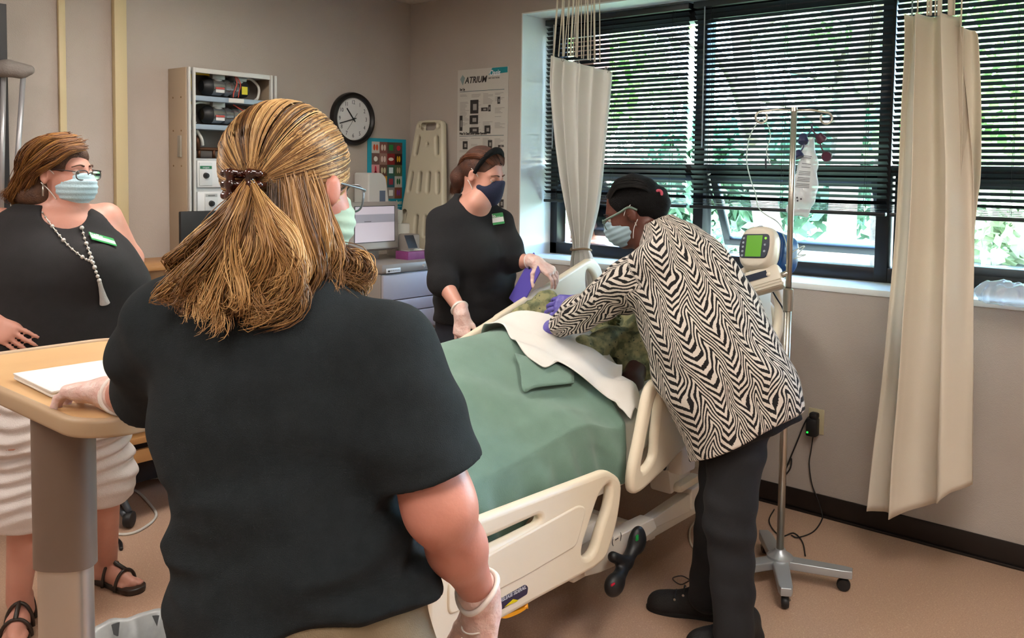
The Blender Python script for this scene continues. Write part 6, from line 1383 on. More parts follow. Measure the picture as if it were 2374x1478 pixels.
# tortoise claw clip
V = Vol(clip-.06, clip+.06, .002); cb_ = clip-unit(H1.F)*.012; M_CLIP = mat('tortoise_clip', '#1a0906', rough=.12, noise=(60, .8), col2='#4a1a0c', spec=.8)
for sg in (-1, 1):
    for zz_ in (.017, 0, -.017): V.chain([cb_+RTh*sg*.003+UPW*zz_*.9, cb_+RTh*sg*.014-FWh*.010+UPW*zz_, cb_+RTh*sg*.025-FWh*.002+UPW*zz_*.95, cb_+RTh*sg*.030+FWh*.014+UPW*zz_*.9], [.0062, .0065, .0055, .003], .003)
    V.cap(cb_+RTh*sg*.014-FWh*.010+UPW*.016, cb_+RTh*sg*.014-FWh*.010-UPW*.016, .0055, .0055, .003)
V.cap(cb_+RTh*-.006-FWh*.004, cb_+RTh*.006-FWh*.004, .007, .007, .002); V.mesh('hair_clip', M_CLIP, pe, 1)['label'] = 'small tortoiseshell claw clip'

# ================================================================== WOMAN IN BLACK SLEEVELESS TOP (left)
D2 = 3.02; pe = thing('person', (at(120, 1400, D2)[0], at(120, 1400, D2)[1], 0), 'person in black sleeveless top and white ruched capri trousers, standing behind overbed table', 'person')
SK2 = skin_mat('skin_fair', '#c48d7c', '#b57d6c'); F2 = unit(-FWh*.86+RTh*.5); S2 = unit(RTh*.86+FWh*.5)
rows2 = [(474, 60, 195, D2+.02, .07), (492, 28, 226, D2, .095), (530, 2, 252, D2, .115), (580, -14, 286, D2, .15), (640, -22, 312, D2-.01, .175), (700, -24, 320, D2-.01, .17), (770, -26, 320, D2-.01, .165), (850, -28, 312, D2, .165)]
rowsB = [(900, -24, 300, D2, .16), (960, -22, 288, D2, .155), (1010, -20, 282, D2, .15)]
H2 = Head(at(146, 402, D2), unit(RTh*.95-FWh*.22-UPW*.02)); neck2 = at(128, 500, D2+.01)
kR, kL = A(*onZ(48, 1452, .0)), A(*onZ(248, 1352, .0))
legR = [at(70, 960, D2-.02), at(65, 1150, D2-.02), A(kR[0], kR[1]+.02, .09)]; legL = [at(205, 960, D2+.1), at(238, 1100, D2+.18), A(kL[0], kL[1], .09)]
shA, elA, wrA = at(2, 520, D2-.02), at(-105, 690, D2-.05), at(-22, 742, D2-.2); shB, elB, wrB = at(246, 505, D2+.10), at(300, 600, D2+.22), at(285, 745, D2+.26)
b0 = at(150, 1000, D2)
V = Vol(b0-A(.62, .65, 3), b0+A(.62, .65, 3), .006) if False else Vol(A(b0[0]-.6, b0[1]-.6, 0), A(b0[0]+.6, b0[1]+.6, 1.8), .007)
H2.build(V, neck2, .050); V.loft([(c, a-.014, b-.012) for c, a, b in rows_px(rows2+rowsB, .86)], S2, F2, UPW, .03)
V.cap(neck2, at(150, 520, D2-.02), .055, .06, .05)
V.chain([shA, elA, wrA], [.058, .046, .028], .03); V.chain([shB, elB, wrB], [.055, .044, .028], .03)
for L in (legR, legL): V.chain(L, [.10, .062, .038], .03)
for (hx, sd) in ((wrA, 1), (wrB, -1)): pass
hand(V, wrA, unit(RTh*.8-UPW*.45-FWh*.2), unit(-FWh*.8+UPW*.3), 1, curl=(.3, .3, .2)); hand(V, wrB, unit(-UPW-RTh*.3), unit(FWh), -1, curl=(.4, .4, .3))
for kf, dr in ((kR, unit(-FWh*.9+RTh*.35)), (kL, unit(RTh*.9-FWh*.4))):
    h_ = A(kf[0], kf[1], 0)-dr*.04
    V.chain([h_+UPW*.09, h_+UPW*.045, h_+dr*.10+UPW*.042, h_+dr*.17+UPW*.028], [.036, .036, .034, .022], .02)
    w_ = np.cross(UPW, dr)
    for q_ in range(5): e_ = h_+dr*(.185-.012*abs(q_-1))+w_*(.030-.0155*q_)+UPW*.024; V.cap(e_-dr*.03, e_+dr*.012, .0095 if q_ else .0125, .008 if q_ else .0115, .004)
body2 = V.mesh('body', SK2, pe)
M_TOP2 = mat('top_black', '#141214', rough=.88, noise=(30, .4), col2='#1d1a1c', bump=(600, .3))
V = Vol(A(b0[0]-.5, b0[1]-.5, .85), A(b0[0]+.5, b0[1]+.55, 1.6), .0065); V.loft(rows_px(rows2, .86), S2, F2, UPW, .03)
for q, r in (((95, 622, D2-.10), .095), ((215, 626, D2-.07), .088)): V.ell(at(*q), (r, r, r*1.05), None, .06)
# armholes and scooped neckline
V.ell_sub(shA+A(0, 0, -.015)-S2*.035, (.062, .075, .085), None, .01); V.ell_sub(shB+A(0, 0, -.01)+S2*.03, (.06, .075, .08), None, .01)
nk = at(150, 492, D2-.10); V.ell_sub(nk, (.078, .13, .058), np.array([S2, F2, UPW]), .01); V.ell_sub(at(186, 532, D2-.16), (.030, .10, .052), np.array([S2, F2, UPW]), .012)
g1, g2 = wav(5, 51, 2, 4, (1, 1, .7)), wav(5, 52, 5, 9, (1.3, 1.3, .35)); V.add(lambda x, y, z: .006*g1(x, y, z)+.005*g2(x, y, z)*np.clip((1.33-z)/.15, 0, 1)); top2 = V.mesh('sleeveless_top', M_TOP2, pe)
M_CAP = mat('capri_white', '#cfc6c2', rough=.85, noise=(15, .3), col2='#c0b6b2', bump=(300, .25))
V = Vol(A(b0[0]-.5, b0[1]-.5, .25), A(b0[0]+.5, b0[1]+.55, 1.15), .006); V.loft([(c, a-.004, b-.004) for c, a, b in rows_px([(820, -26, 312, D2, .16)]+rowsB, .86)], S2, F2, UPW, .03)
V.chain([legR[0], legR[1], legR[1]+(legR[2]-legR[1])*.42], [.135, .118, .112], .05); V.chain([legL[0], legL[1], legL[1]+(legL[2]-legL[1])*.42], [.125, .104, .10], .05)
V.cut((0, 0, -1), at(70, 1228, D2-.06), .01)
gR, g2 = wav(4, 61, 2, 4), wav(5, 62, 3, 7); V.add(lambda x, y, z: .0075*np.sin(118*z+4.0*gR(x, y, z)+16*(x-y))*np.clip((1.1-z)/.1, 0, 1)*np.clip((z-.40)/.12, .15, 1)+.004*g2(x, y, z)); V.mesh('capri_trousers', M_CAP, pe, 1)['label'] = 'white ruched capri trousers'
for kf, dr in ((kR, unit(-FWh*.9+RTh*.35)), (kL, unit(RTh*.9-FWh*.4))):
    h_ = A(kf[0], kf[1], 0)-dr*.04; w_ = np.cross(UPW, dr)
    sn = plate('sandal', smooth2([(-.045, 0), (-.03, .032), (.06, .034), (.14, .046), (.20, .038), (.222, 0), (.20, -.04), (.14, -.044), (.06, -.034), (-.03, -.032)], 40), [], .022, .006, h_+UPW*.0125, dr, w_, mat('sandal_bronze', '#2b2019', rough=.4, noise=(30, .4)), pe)
    for d_, r_, zt_s in ((.135, .047, .066), (.065, .042, .092), (-.0, .04, .12)):
        P = [h_+dr*d_+w_*r_*math.cos(t)+UPW*(.012+zt_s*math.sin(t)*.92) for t in np.linspace(-.05, np.pi+.05, 18)]; V_, F_ = tube_np(np.array(P), .0065, 6); link('strap', mesh_np('strap', V_, F_), mat('sandal_bronze', '#2b2019'), sn)
    tube('strap', [h_+dr*.14+UPW*.075, h_+dr*.065+UPW*.096, h_+UPW*.125], .008, mat('sandal_bronze', '#2b2019'), sn, n=6)
H2.eyes(pe, '#4a3a2a', SK2, .05, mat('brow_brown', '#4a2f1e', rough=.7)); H2.mask(pe, mat('mask_blue', '#a9c2cc', rough=.8, bump=(200, .2))); H2.glasses(pe, mat('frame_dark', '#2c1a1c', rough=.3), w=.05, h=.032)
tube('earring', [H2.p(.082, -.006, -.036), H2.p(.084, -.006, -.075)], .003, M_STEEL, pe, n=6)
badge(pe, top2, 237, 556, .085, .055, (18, 5))
# hair
hc2 = ['#2a170e', '#4a2a18', '#6d4324', '#93642f', '#b08044']; M_H2 = hair_mat('hair_auburn_brown', hc2); M_H2B = mat('hair_base_auburn', '#3c2214', rough=.6, noise=(30, .8), col2='#5a381e', bump=(250, .6))
V = Vol(H2.c-.28, H2.c+.22, .006); V.ell(H2.p(0, -.018, .036), (.083, .098, .094), H2.ax, .01); V.cut(unit(H2.F-H2.U*.55), H2.p(0, .066, .040), .01); V.ell_sub(H2.p(.09, .045, -.03), (.05, .068, .058), H2.ax, .01); V.ell_sub(H2.p(.09, .0, -.03), (.03, .03, .045), H2.ax, .01)
for q, r in (((.035, -.07, -.06), .055), ((.03, -.105, -.07), .05), ((-.02, -.08, -.06), .06), ((.055, -.045, -.075), .035), ((.02, -.14, -.075), .04), ((-.06, -.02, -.06), .04)): V.ell(H2.p(*q), (r, r, r), None, .03)
V.add(fold_fn(45, .006, 6, 12)); hair2 = V.mesh('hair', M_H2B, pe); hair2['label'] = 'chin-length wavy auburn-brown hair'
cr_ = H2.p(.02, .03, .13)
gd = []
for az, bk in ((-.6, 0), (0, 0), (.5, .0)):
    pass
gd = [[H2.p(.01, .085, .085), H2.p(.055, .07, .075), H2.p(.082, .04, .045), H2.p(.088, .0, .025), H2.p(.084, -.04, -.01), H2.p(.075, -.07, -.06), H2.p(.06, -.06, -.10)],
      [H2.p(.005, .06, .115), H2.p(.06, .04, .10), H2.p(.088, .0, .06), H2.p(.09, -.04, .02), H2.p(.085, -.075, -.03), H2.p(.075, -.09, -.08), H2.p(.055, -.075, -.11)],
      [H2.p(.0, .02, .13), H2.p(.055, -.01, .12), H2.p(.085, -.05, .07), H2.p(.085, -.085, .01), H2.p(.075, -.12, -.05), H2.p(.06, -.135, -.09), H2.p(.035, -.11, -.115)],
      [H2.p(.0, -.02, .132), H2.p(.045, -.06, .11), H2.p(.06, -.105, .05), H2.p(.055, -.125, -.01), H2.p(.04, -.155, -.06), H2.p(.03, -.185, -.085), H2.p(.02, -.165, -.11)],
      [H2.p(-.01, .0, .132), H2.p(-.03, -.07, .11), H2.p(-.035, -.115, .05), H2.p(-.035, -.14, -.02), H2.p(-.03, -.16, -.07), H2.p(-.02, -.14, -.11)]]
P_, R__ = guide_strands(gd, 1400, 14, .010, .018, 1.5, 15, 44); strands('hair_strands', P_, .0012, M_H2, hair2, np.clip(R__*.9, 0, 1))
# long bead necklace with tassel
bd = []
for q in spline([(98, 492), (118, 520), (140, 548), (165, 575), (195, 598), (212, 605)], 14): 
    p, n = surf(top2, *q); p2, n2 = surf(body2, *q); p = p if p2 is None or (p is not None and np.linalg.norm(p-CAM) < np.linalg.norm(p2-CAM)) else p2; bd.append(p-unit(ray(*q))*.006)
for q in spline([(190, 528), (197, 555), (206, 580), (214, 604), (222, 628), (230, 650)], 12):
    p, n = surf(top2, *q); bd.append((p if p is not None else at(q[0], q[1], D2-.2))-unit(ray(*q))*.006)
nk_ = thing('x', (0, 0, 0), 'x', 'x'); bpy.data.objects.remove(nk_)
parts = [lathe_np([(.0065*s_*math.sin(t), -.0065*s_*math.cos(t)) for t in np.linspace(.05, 3.09, 7)], 8, p) for p, s_ in zip(bd, [.5, .6, .7, 1.1, .7, .8, 1.2, .8, .7, .8, 1.1, .7, .8, .9]+[1.2, .8, .9, 1.2, .9, 1, 1.2, 1, 1.2, .9, 1, 1.2])]
V_, F_ = join_np(parts); nkl = link('necklace_beads', mesh_np('necklace_beads', V_, F_), mat('bead_silver', '#b8b4ae', rough=.25, metal=.4), pe); nkl['kind'] = 'stuff'; nkl['label'] = 'long silver bead necklace'
tube('necklace_chain', np.array(bd[:14]), .0015, M_STEEL, nkl, n=5); tube('necklace_chain', np.array(bd[14:]), .0015, M_STEEL, nkl, n=5)
t0, t1 = bd[-1], (surf(top2, 243, 703)[0]); t1 = (t1 if t1 is not None else at(243, 703, D2-.2))-unit(ray(243, 703))*.008
lathe('tassel', [(0, 0), (.006, .0), (.007, .3), (.011, .7), (.016, 1.0), (0, 1.0)], mat('tassel_silver', '#a9a5a0', rough=.6, bump=(400, .6)), nkl, 14, t0, np.array([frame_to(t1-t0)[0], frame_to(t1-t0)[1], t1-t0]))

# ================================================================== WOMAN IN BLACK SWEATER (behind the bed)
D3 = 4.24; pe = thing('person', (at(1100, 900, D3)[0], at(1100, 900, D3)[1], 0), 'person in black sweater, navy mask and headband standing behind bed rail', 'person')
SK3 = skin_mat('skin_fair2', '#c48f7e', '#b6806e'); F3 = unit(-FWh*.72+RTh*.69); S3 = unit(RTh*.72+FWh*.69)
rows3 = [(452, 1060, 1128, D3, .075), (474, 1036, 1150, D3, .095), (500, 1012, 1172, D3, .11), (560, 1012, 1184, D3, .13), (620, 1012, 1190, D3, .135), (680, 1010, 1194, D3, .14), (735, 1008, 1190, D3, .14)]
H3 = Head(at(1120, 404, D3-.04), unit(RTh*.80-FWh*.50-UPW*.36), -.05, 1.05); neck3 = at(1098, 478, D3+.02)
sA, eA, wA = at(1020, 515, D3-.08), at(1024, 648, D3-.22), at(1070, 722, D3-.36); sB, eB, wB = at(1165, 515, D3+.02), at(1192, 605, D3-.02), at(1238, 605, D3-.10)
b3 = A(at(1100, 700, D3)[0], at(1100, 700, D3)[1], 0); hp3 = at(1095, 800, D3)
V = Vol(b3-A(.55, .55, 0), b3+A(.55, .55, 1.85), .0065); H3.build(V, neck3, .054); V.loft([(c, a-.016, b-.014) for c, a, b in rows_px(rows3, .75)], S3, F3, UPW, .03)
V.ell(at(1108, 470, D3-.08), (.06, .05, .05), None, .05)
V.chain([sA, eA, wA], [.05, .043, .026], .03); V.chain([sB, eB, wB], [.05, .043, .027], .03)
lg3 = [[hp3+S3*sg*.09, A(hp3[0], hp3[1], .48)+S3*sg*.09, A(hp3[0], hp3[1], .07)+S3*sg*.10] for sg in (-1, 1)]
for L in lg3: V.chain(L, [.1, .06, .04], .03)
body3 = V.mesh('body', SK3, pe)
M_SWT = mat('sweater_black', '#0e0e11', rough=.95, noise=(30, .4), col2='#16161a', bump=(450, .4))
V = Vol(b3+A(-.5, -.5, .85), b3+A(.5, .5, 1.55), .0055); V.loft(rows_px(rows3, .75), S3, F3, UPW, .04)
V.chain([sA, sA*.4+eA*.6, eA+(eA-sA)*.02], [.064, .064, .062], .04); V.chain([eA, eA+(wA-eA)*.12], [.062, .058], .03); V.chain([sB, sB*.4+eB*.6, eB], [.064, .064, .06], .04); V.chain([eB, eB+(wB-eB)*.1], [.058, .052], .02)
V.ell(at(1115, 600, D3-.07), (.13, .10, .10), None, .09)
V.ell_sub(at(1110, 462, D3-.09), (.082, .12, .046), np.array([S3, F3, UPW]), .008)
g1, g2 = wav(5, 81, 2.5, 5), wav(6, 82, 7, 12, (.7, .7, 1.5)); V.add(lambda x, y, z: .006*g1(x, y, z)+.004*g2(x, y, z)*np.clip((1.2-z)/.2, 0, 1)); sw3 = V.mesh('sweater', M_SWT, pe)
V = Vol(b3-A(.45, .45, 0), b3+A(.45, .45, 1.05), .009); V.loft([(c, a-.006, b-.006) for c, a, b in rows_px([(720, 1010, 1188, D3, .135), (790, 1012, 1180, D3, .14), (850, 1018, 1172, D3, .14)], .75)], S3, F3, UPW, .03)
for L in lg3: V.chain([L[0], L[1], L[2]], [.115, .078, .062], .04)
V.mesh('jeans', mat('denim_dark', '#12151f', rough=.85, noise=(40, .4), col2='#1a2030'), pe)
for L in lg3:
    V = Vol(L[2]-A(.2, .2, .1), L[2]+A(.25, .25, .12), .007); shoe(V, A(L[2][0], L[2][1], 0)-F3*.06, A(L[2][0], L[2][1], 0)+F3*.18); V.cut((0, 0, -1), (0, 0, .002)); V.mesh('shoe', mat('shoe_dark', '#2a2623'), pe)
V = Vol(wA-A(.13, .13, .2), wA+A(.13, .13, .1), .003); fA = unit(-UPW+RTh*.05-FWh*.25); hand(V, wA+fA*.012, fA, unit(-FWh*.9-RTh*.3), 1, curl=(.25, .35, .3), s=.98, thumb=(.8, .3)); V.cap(wA-unit(wA-eA)*.02, wA+fA*.01, .034, .029, .02); ga = V.mesh('glove', M_GLOVE, pe); ga['label'] = 'clear latex glove on the lowered hand'; ring(wA-unit(wA-eA)*.022, unit(wA-eA), .037, .005, M_CUFF, ga)
V = Vol(wB-.17, wB+.17, .003); fB = unit(RTh*.72-UPW*.42-FWh*.35); hand(V, wB+fB*.012, fB, unit(UPW*.75-FWh*.45+RTh*.3), -1, per=[(.35, .7, .3), (.45, .7, .3), (.45, .7, .3), (.4, .6, .3)], spread=.16, s=1.0, thumb=(.2, .7)); V.cap(wB-unit(wB-eB)*.03, wB+fB*.01, .032, .029, .02); gb_ = V.mesh('glove', M_GLOVE, pe); gb_['label'] = 'clear latex glove on the hand over the bed rail'; ring(wB-unit(wB-eB)*.03, unit(wB-eB), .034, .003, M_CUFF, gb_)
H3.eyes(pe, '#3a3028', SK3, .30, mat('brow_brown', '#4a2f1e', rough=.7)); H3.mask(pe, mat('mask_navy', '#151d3a', rough=.8, bump=(300, .3)), 'cloth')
lathe('earring', [(0, .004), (.004, 0), (0, -.004)], mat('pearl', '#d8d0c8', rough=.2), pe, 10, H3.p(.084, -.004, -.034))
badge(pe, sw3, 1148, 508, .082, .055, (14, -2))
hc3 = ['#2a170f', '#44261a', '#5e3624', '#7d4c32']; M_H3 = hair_mat('hair_auburn', hc3); M_H3B = mat('hair_base_red', '#3a2016', rough=.6, noise=(30, .8), col2='#54301f', bump=(250, .5))
V = Vol(H3.c-.24, H3.c+.22, .006); V.ell(H3.p(0, -.018, .034), np.array((.081, .096, .092))*1.05, H3.ax, .01); V.cut(unit(H3.F-H3.U*.40), H3.p(0, .066, .050), .01); V.ell_sub(H3.p(.09, .04, -.03), (.055, .062, .062), H3.ax, .01); V.ell_sub(H3.p(-.09, .04, -.03), (.055, .062, .062), H3.ax, .01)
V.chain([H3.p(0, -.09, .0), H3.p(.01, -.115, -.06), H3.p(.0, -.11, -.13)], [.045, .038, .02], .03); hair3 = V.mesh('hair', M_H3B, pe); hair3['label'] = 'auburn hair pulled back into a ponytail'
gd = [[H3.p(x, .070-abs(x)*.35, .092-abs(x)*.35), H3.p(x*1.45, .02, .118-abs(x)*.5), H3.p(x*1.5, -.05, .10-abs(x)*.6), H3.p(x*.9, -.105, .03), H3.p(x*.3, -.125, -.03), H3.p(x*.3, -.13, -.10), H3.p(x*.2, -.12, -.15)] for x in (-.055, -.03, 0, .03, .055)]
P_, R__ = guide_strands(gd, 700, 16, .006, .003, 1, 25, 26); strands('hair_strands', P_, .0013, M_H3, hair3, R__)
P = [H3.p(.086*math.cos(t), .012+.022*math.sin(t), .020+.108*math.sin(t)) for t in np.linspace(-.05, np.pi+.05, 26)]
V_, F_ = tube_np(np.array(P), np.interp(np.linspace(0, 1, 26), [0, .5, 1], [.009, .017, .009]), 8); link('headband', mesh_np('headband', V_, F_), mat('headband_black', '#060607', rough=.85, bump=(200, .4), spec=.2), pe)
# purple clipboard in her hand
q1, q2, q3, q4 = at(1243, 598, D3-.12), at(1263, 618, D3-.14), at(1232, 655, D3-.13), at(1190, 690, D3-.10); up_c = unit(at(1243, 600, D3-.12)-at(1200, 680, D3-.10)); sd_c = unit(RTh*.5-FWh*.75-UPW*.1); sd_c = unit(sd_c-up_c*np.dot(sd_c, up_c)); cbd = thing('clipboard', at(1215, 660, D3-.11), 'purple clipboard held against the bed rail by the woman in black sweater', 'clipboard')
M_PUR = mat('clipboard_purple', '#5a4fa8', rough=.4); oC = at(1222, 652, D3-.12)
plate('board', rounded([(-.062, -.12), (.055, -.12), (.055, .075), (-.062, .13)], .008), [], .006, .0015, oC, sd_c, up_c, M_PUR, cbd); nC = np.cross(sd_c, up_c); tube('clip', [oC+up_c*.085-sd_c*.05+nC*.008, oC+up_c*.055-sd_c*.02+nC*.008], .004, M_BLK, cbd, n=6)

# ================================================================== WOMAN BENDING OVER THE BED (patterned cardigan)
D4 = 3.14; pe = thing('person', (onZ(1680, 1440, 0)[0], onZ(1680, 1440, 0)[1], 0), 'person in black and white zigzag cardigan bending over the bed', 'person')
SK4 = skin_mat('skin_deep', '#5a2f22', '#4a2419')
ctr = lambda l, r, d: at((l[0]+r[0])/2, (l[1]+r[1])/2, d)
R4 = [((1600, 1100), (1862, 950), 3.06, .16), ((1578, 1030), (1856, 905), 3.06, .165), ((1545, 950), (1842, 862), 3.07, .17), ((1508, 860), (1812, 800), 3.08, .165), ((1474, 770), (1768, 722), 3.10, .155), ((1452, 690), (1722, 645), 3.14, .145), ((1458, 620), (1680, 580), 3.18, .135), ((1475, 565), (1620, 530), 3.22, .11), ((1490, 530), (1560, 507), 3.25, .07)]
U4 = unit(ctr((1475, 565), (1620, 530), 3.22)-ctr((1578, 1030), (1856, 905), 3.06)); S4 = unit(RTh-U4*np.dot(RTh, U4)); T4 = np.cross(U4, S4); T4 = T4 if np.dot(T4, FWh) > 0 else -T4
cosS = float(np.dot(S4, RTh)); rows4 = []
for l, r, d, b in R4:
    c = ctr(l, r, d); w = math.hypot(r[0]-l[0], r[1]-l[1])/2*d/FPX
    rows4.append((c, w*.965, b))
H4 = Head(at(1466, 492, 3.30), unit(-RTh*.88+FWh*.22-UPW*.42), 0.0, 1.04); neck4 = at(1520, 575, 3.26)
s4L, e4L, w4L = at(1512, 612, 3.10), at(1400, 696, 3.22), at(1296, 757, 3.40); s4R, e4R, w4R = at(1560, 600, 3.38), at(1450, 690, 3.52), at(1352, 702, 3.47)
hpA, hpB = at(1712, 985, 3.08), at(1690, 985, 3.20)
anA, anB = A(*onZ(1702, 1462, .10)), A(*onZ(1640, 1380, .11)); knA, knB = at(1690, 1200, 3.0), at(1668, 1195, 3.17)
bb4 = A(onZ(1680, 1440, 0)[0], onZ(1680, 1440, 0)[1], 0)
V = Vol(bb4+A(-.65, -.45, 0), bb4+A(.6, 1.25, 1.75), .008); H4.build(V, neck4, .056); V.loft([(c, a-.025, b-.025) for c, a, b in rows4[2:]], S4, T4, U4, .03)
V.chain([s4L, e4L, w4L], [.05, .042, .028], .03); V.chain([s4R, e4R, w4R], [.05, .042, .028], .03); V.chain([hpA, knA, anA], [.10, .062, .042], .03); V.chain([hpB, knB, anB], [.10, .062, .042], .03)
V.cap(neck4, at(1545, 590, 3.22), .06, .08, .04); V.mesh('body', SK4, pe)
# cardigan with zigzag knit
V = Vol(bb4+A(-.6, -.45, .40), bb4+A(.6, 1.1, 1.55), .0055)
V.loft(rows4, S4, T4, U4, .05, e=2.3)
x, y, z = V._p((slice(None),)*3)
V.chain([s4L, s4L*.5+e4L*.5, e4L, e4L*.5+w4L*.5, w4L-unit(w4L-e4L)*.01], [.078, .076, .066, .055, .042], .045); V.chain([s4R, e4R, w4R-unit(w4R-e4R)*.01], [.072, .062, .042], .04)
V.ell_sub(at(1478, 528, 3.26), (.055, .055, .045), None, .01)
hA, hB, hC = at(1606, 1100, 3.0), at(1864, 950, 3.0), at(1700, 1030, 3.25); nh = np.cross(hB-hA, hC-hA); nh = unit(nh if nh[2] < 0 else -nh); V.cut(nh, hA, .006)
g1, g2 = wav(4, 91, 2, 4), wav(5, 92, 5, 9); V.add(lambda x, y, z: .006*g1(x, y, z)+.003*g2(x, y, z))
def knit():
    m = bpy.data.materials.new('zigzag_knit'); m.use_nodes = True; N = m.node_tree.nodes; L = m.node_tree.links; b = N['Principled BSDF']; b.inputs['Roughness'].default_value = .95
    def M(op, a, c=None, d=None):
        n = N.new('ShaderNodeMath'); n.operation = op
        for i, v in enumerate((a, c, d)):
            if v is None: continue
            if isinstance(v, (int, float)): n.inputs[i].default_value = v
            else: L.new(v, n.inputs[i])
        return n.outputs[0]
    at_ = N.new('ShaderNodeAttribute'); at_.attribute_name = 'pat'; sp = N.new('ShaderNodeSeparateXYZ'); L.new(at_.outputs['Vector'], sp.inputs[0]); u, v = sp.outputs[0], sp.outputs[1]
    n1 = N.new('ShaderNodeTexNoise'); n1.inputs['Scale'].default_value = 7; n1.inputs['Detail'].default_value = 1; L.new(at_.outputs['Vector'], n1.inputs['Vector'])
    n2 = N.new('ShaderNodeTexNoise'); n2.inputs['Scale'].default_value = 230; n2.inputs['Detail'].default_value = 2; L.new(at_.outputs['Vector'], n2.inputs['Vector'])
    vv = M('ADD', v, M('MULTIPLY', M('SUBTRACT', n1.outputs['Fac'], .5), .085))
    def tri(src, lam, amp): return M('MULTIPLY', M('PINGPONG', M('DIVIDE', src, lam), .5), amp)     # 0..amp/2
    z1 = tri(vv, .086, .20); z2 = tri(M('ADD', vv, .02), .044, .05); z3 = tri(M('ADD', vv, .3), .31, .10)
    f = M('ADD', M('ADD', u, z1), M('ADD', z2, z3)); f = M('ADD', f, M('MULTIPLY', M('SUBTRACT', n1.outputs['Fac'], .5), .08)); f = M('ADD', f, M('MULTIPLY', M('SUBTRACT', n2.outputs['Fac'], .5), .007))
    fr_ = M('PINGPONG', M('DIVIDE', f, .0285), .5); w = M('GREATER_THAN', fr_, .245)
    mx = N.new('ShaderNodeMix'); mx.data_type = 'RGBA'; mx.inputs['A'].default_value = _rgb(hexc('#0f0b0c')); mx.inputs['B'].default_value = _rgb(hexc('#c9bfb4')); L.new(w, mx.inputs['Factor']); L.new(mx.outputs['Result'], b.inputs['Base Color'])
    bp = N.new('ShaderNodeBump'); bp.inputs['Strength'].default_value = .35; bp.inputs['Distance'].default_value = .003; L.new(n2.outputs['Fac'], bp.inputs['Height']); L.new(bp.outputs[0], b.inputs['Normal']); return m
cg = V.mesh('cardigan', knit(), pe); cg['label'] = 'black and cream zigzag knit cardigan'
co = np.empty(len(cg.data.vertices)*3, np.float32); cg.data.vertices.foreach_get('co', co); co = co.reshape(-1, 3).astype(float)
def seg_uv(a, b):
    d = b-a; L = np.linalg.norm(d); d = d/L; t = (co-a) @ d; r = co-a-t[:, None]*d; R = frame_to(d, RTh); ang = np.arctan2(r @ R[1], r @ R[0]); return t, np.linalg.norm(r, axis=1), ang, L
pu = co @ U4; ps = co @ S4; ptt = co @ T4; cc4 = np.array([r[0] for r in rows4]); c_s = np.interp(pu, np.sort(cc4 @ U4), (cc4 @ S4)[np.argsort(cc4 @ U4)]); c_t = np.interp(pu, np.sort(cc4 @ U4), (cc4 @ T4)[np.argsort(cc4 @ U4)])
uu, vv_ = -pu, np.arctan2(ps-c_s, -(ptt-c_t))*.17
ta, ra, aa, La = seg_uv(s4L, e4L); tb2, rb, ab, Lb = seg_uv(e4L, w4L); onA = (ta > .045) & (ra < .095) & ((co-s4L) @ RTh < .02); onB = (tb2 > -.02) & (rb < .085)
uu = np.where(onB, La+tb2, np.where(onA, ta, uu)); vv_ = np.where(onB, ab*.062, np.where(onA, aa*.066, vv_))
ta, ra, aa, La = seg_uv(s4R, e4R); onC = (ta > .05) & (ra < .08) & ~onA & ~onB; uu = np.where(onC, ta, uu); vv_ = np.where(onC, aa*.06, vv_)
pa = cg.data.attributes.new('pat', 'FLOAT_VECTOR', 'POINT'); pa.data.foreach_set('vector', np.stack([uu, vv_, np.zeros_like(uu)], -1).astype(np.float32).ravel())
# dark hem lining
M_BK = mat('trouser_black', '#0b0b0e', rough=.9, noise=(25, .4), col2='#131318', bump=(400, .25))
V = Vol(bb4+A(-.45, -.45, .3), bb4+A(.6, .75, 1.05), .007); V.loft([(c, a-.014, b-.035) for c, a, b in rows4[:4]], S4, T4, U4, .03)
V.cut(nh, hA+nh*.022, .004); V.add(fold_fn(93, .004, 6, 12)); V.mesh('under_top', M_BK, pe)
V = Vol(bb4+A(-.45, -.45, 0), bb4+A(.6, .75, 1.05), .006); V.chain([hpA, knA, anA+UPW*.0], [.112, .080, .066], .04); V.chain([hpB, knB, anB], [.110, .078, .064], .04); V.ell(at(1715, 930, 3.12), (.13, .13, .12), None, .05)
gk = wav(5, 95, 5, 9, (.5, .5, 1.6)); V.add(lambda x, y, z: .0045*gk(x, y, z)); V.mesh('trousers', M_BK, pe)
M_BOOT = mat('boot_black', '#0c0a0a', rough=.75, noise=(30, .4), col2='#1a1615', bump=(200, .3)); M_SOLE = mat('boot_sole', '#141110', rough=.8)
toeB, heelB = A(*onZ(1500, 1408, 0)), A(*onZ(1652, 1432, 0)); heelB = toeB+unit(heelB-toeB)*.265; toeA = A(*onZ(1590, 1510, 0)); heelA = A(*onZ(1735, 1498, 0)); heelA = toeA+unit(heelA-toeA)*.265
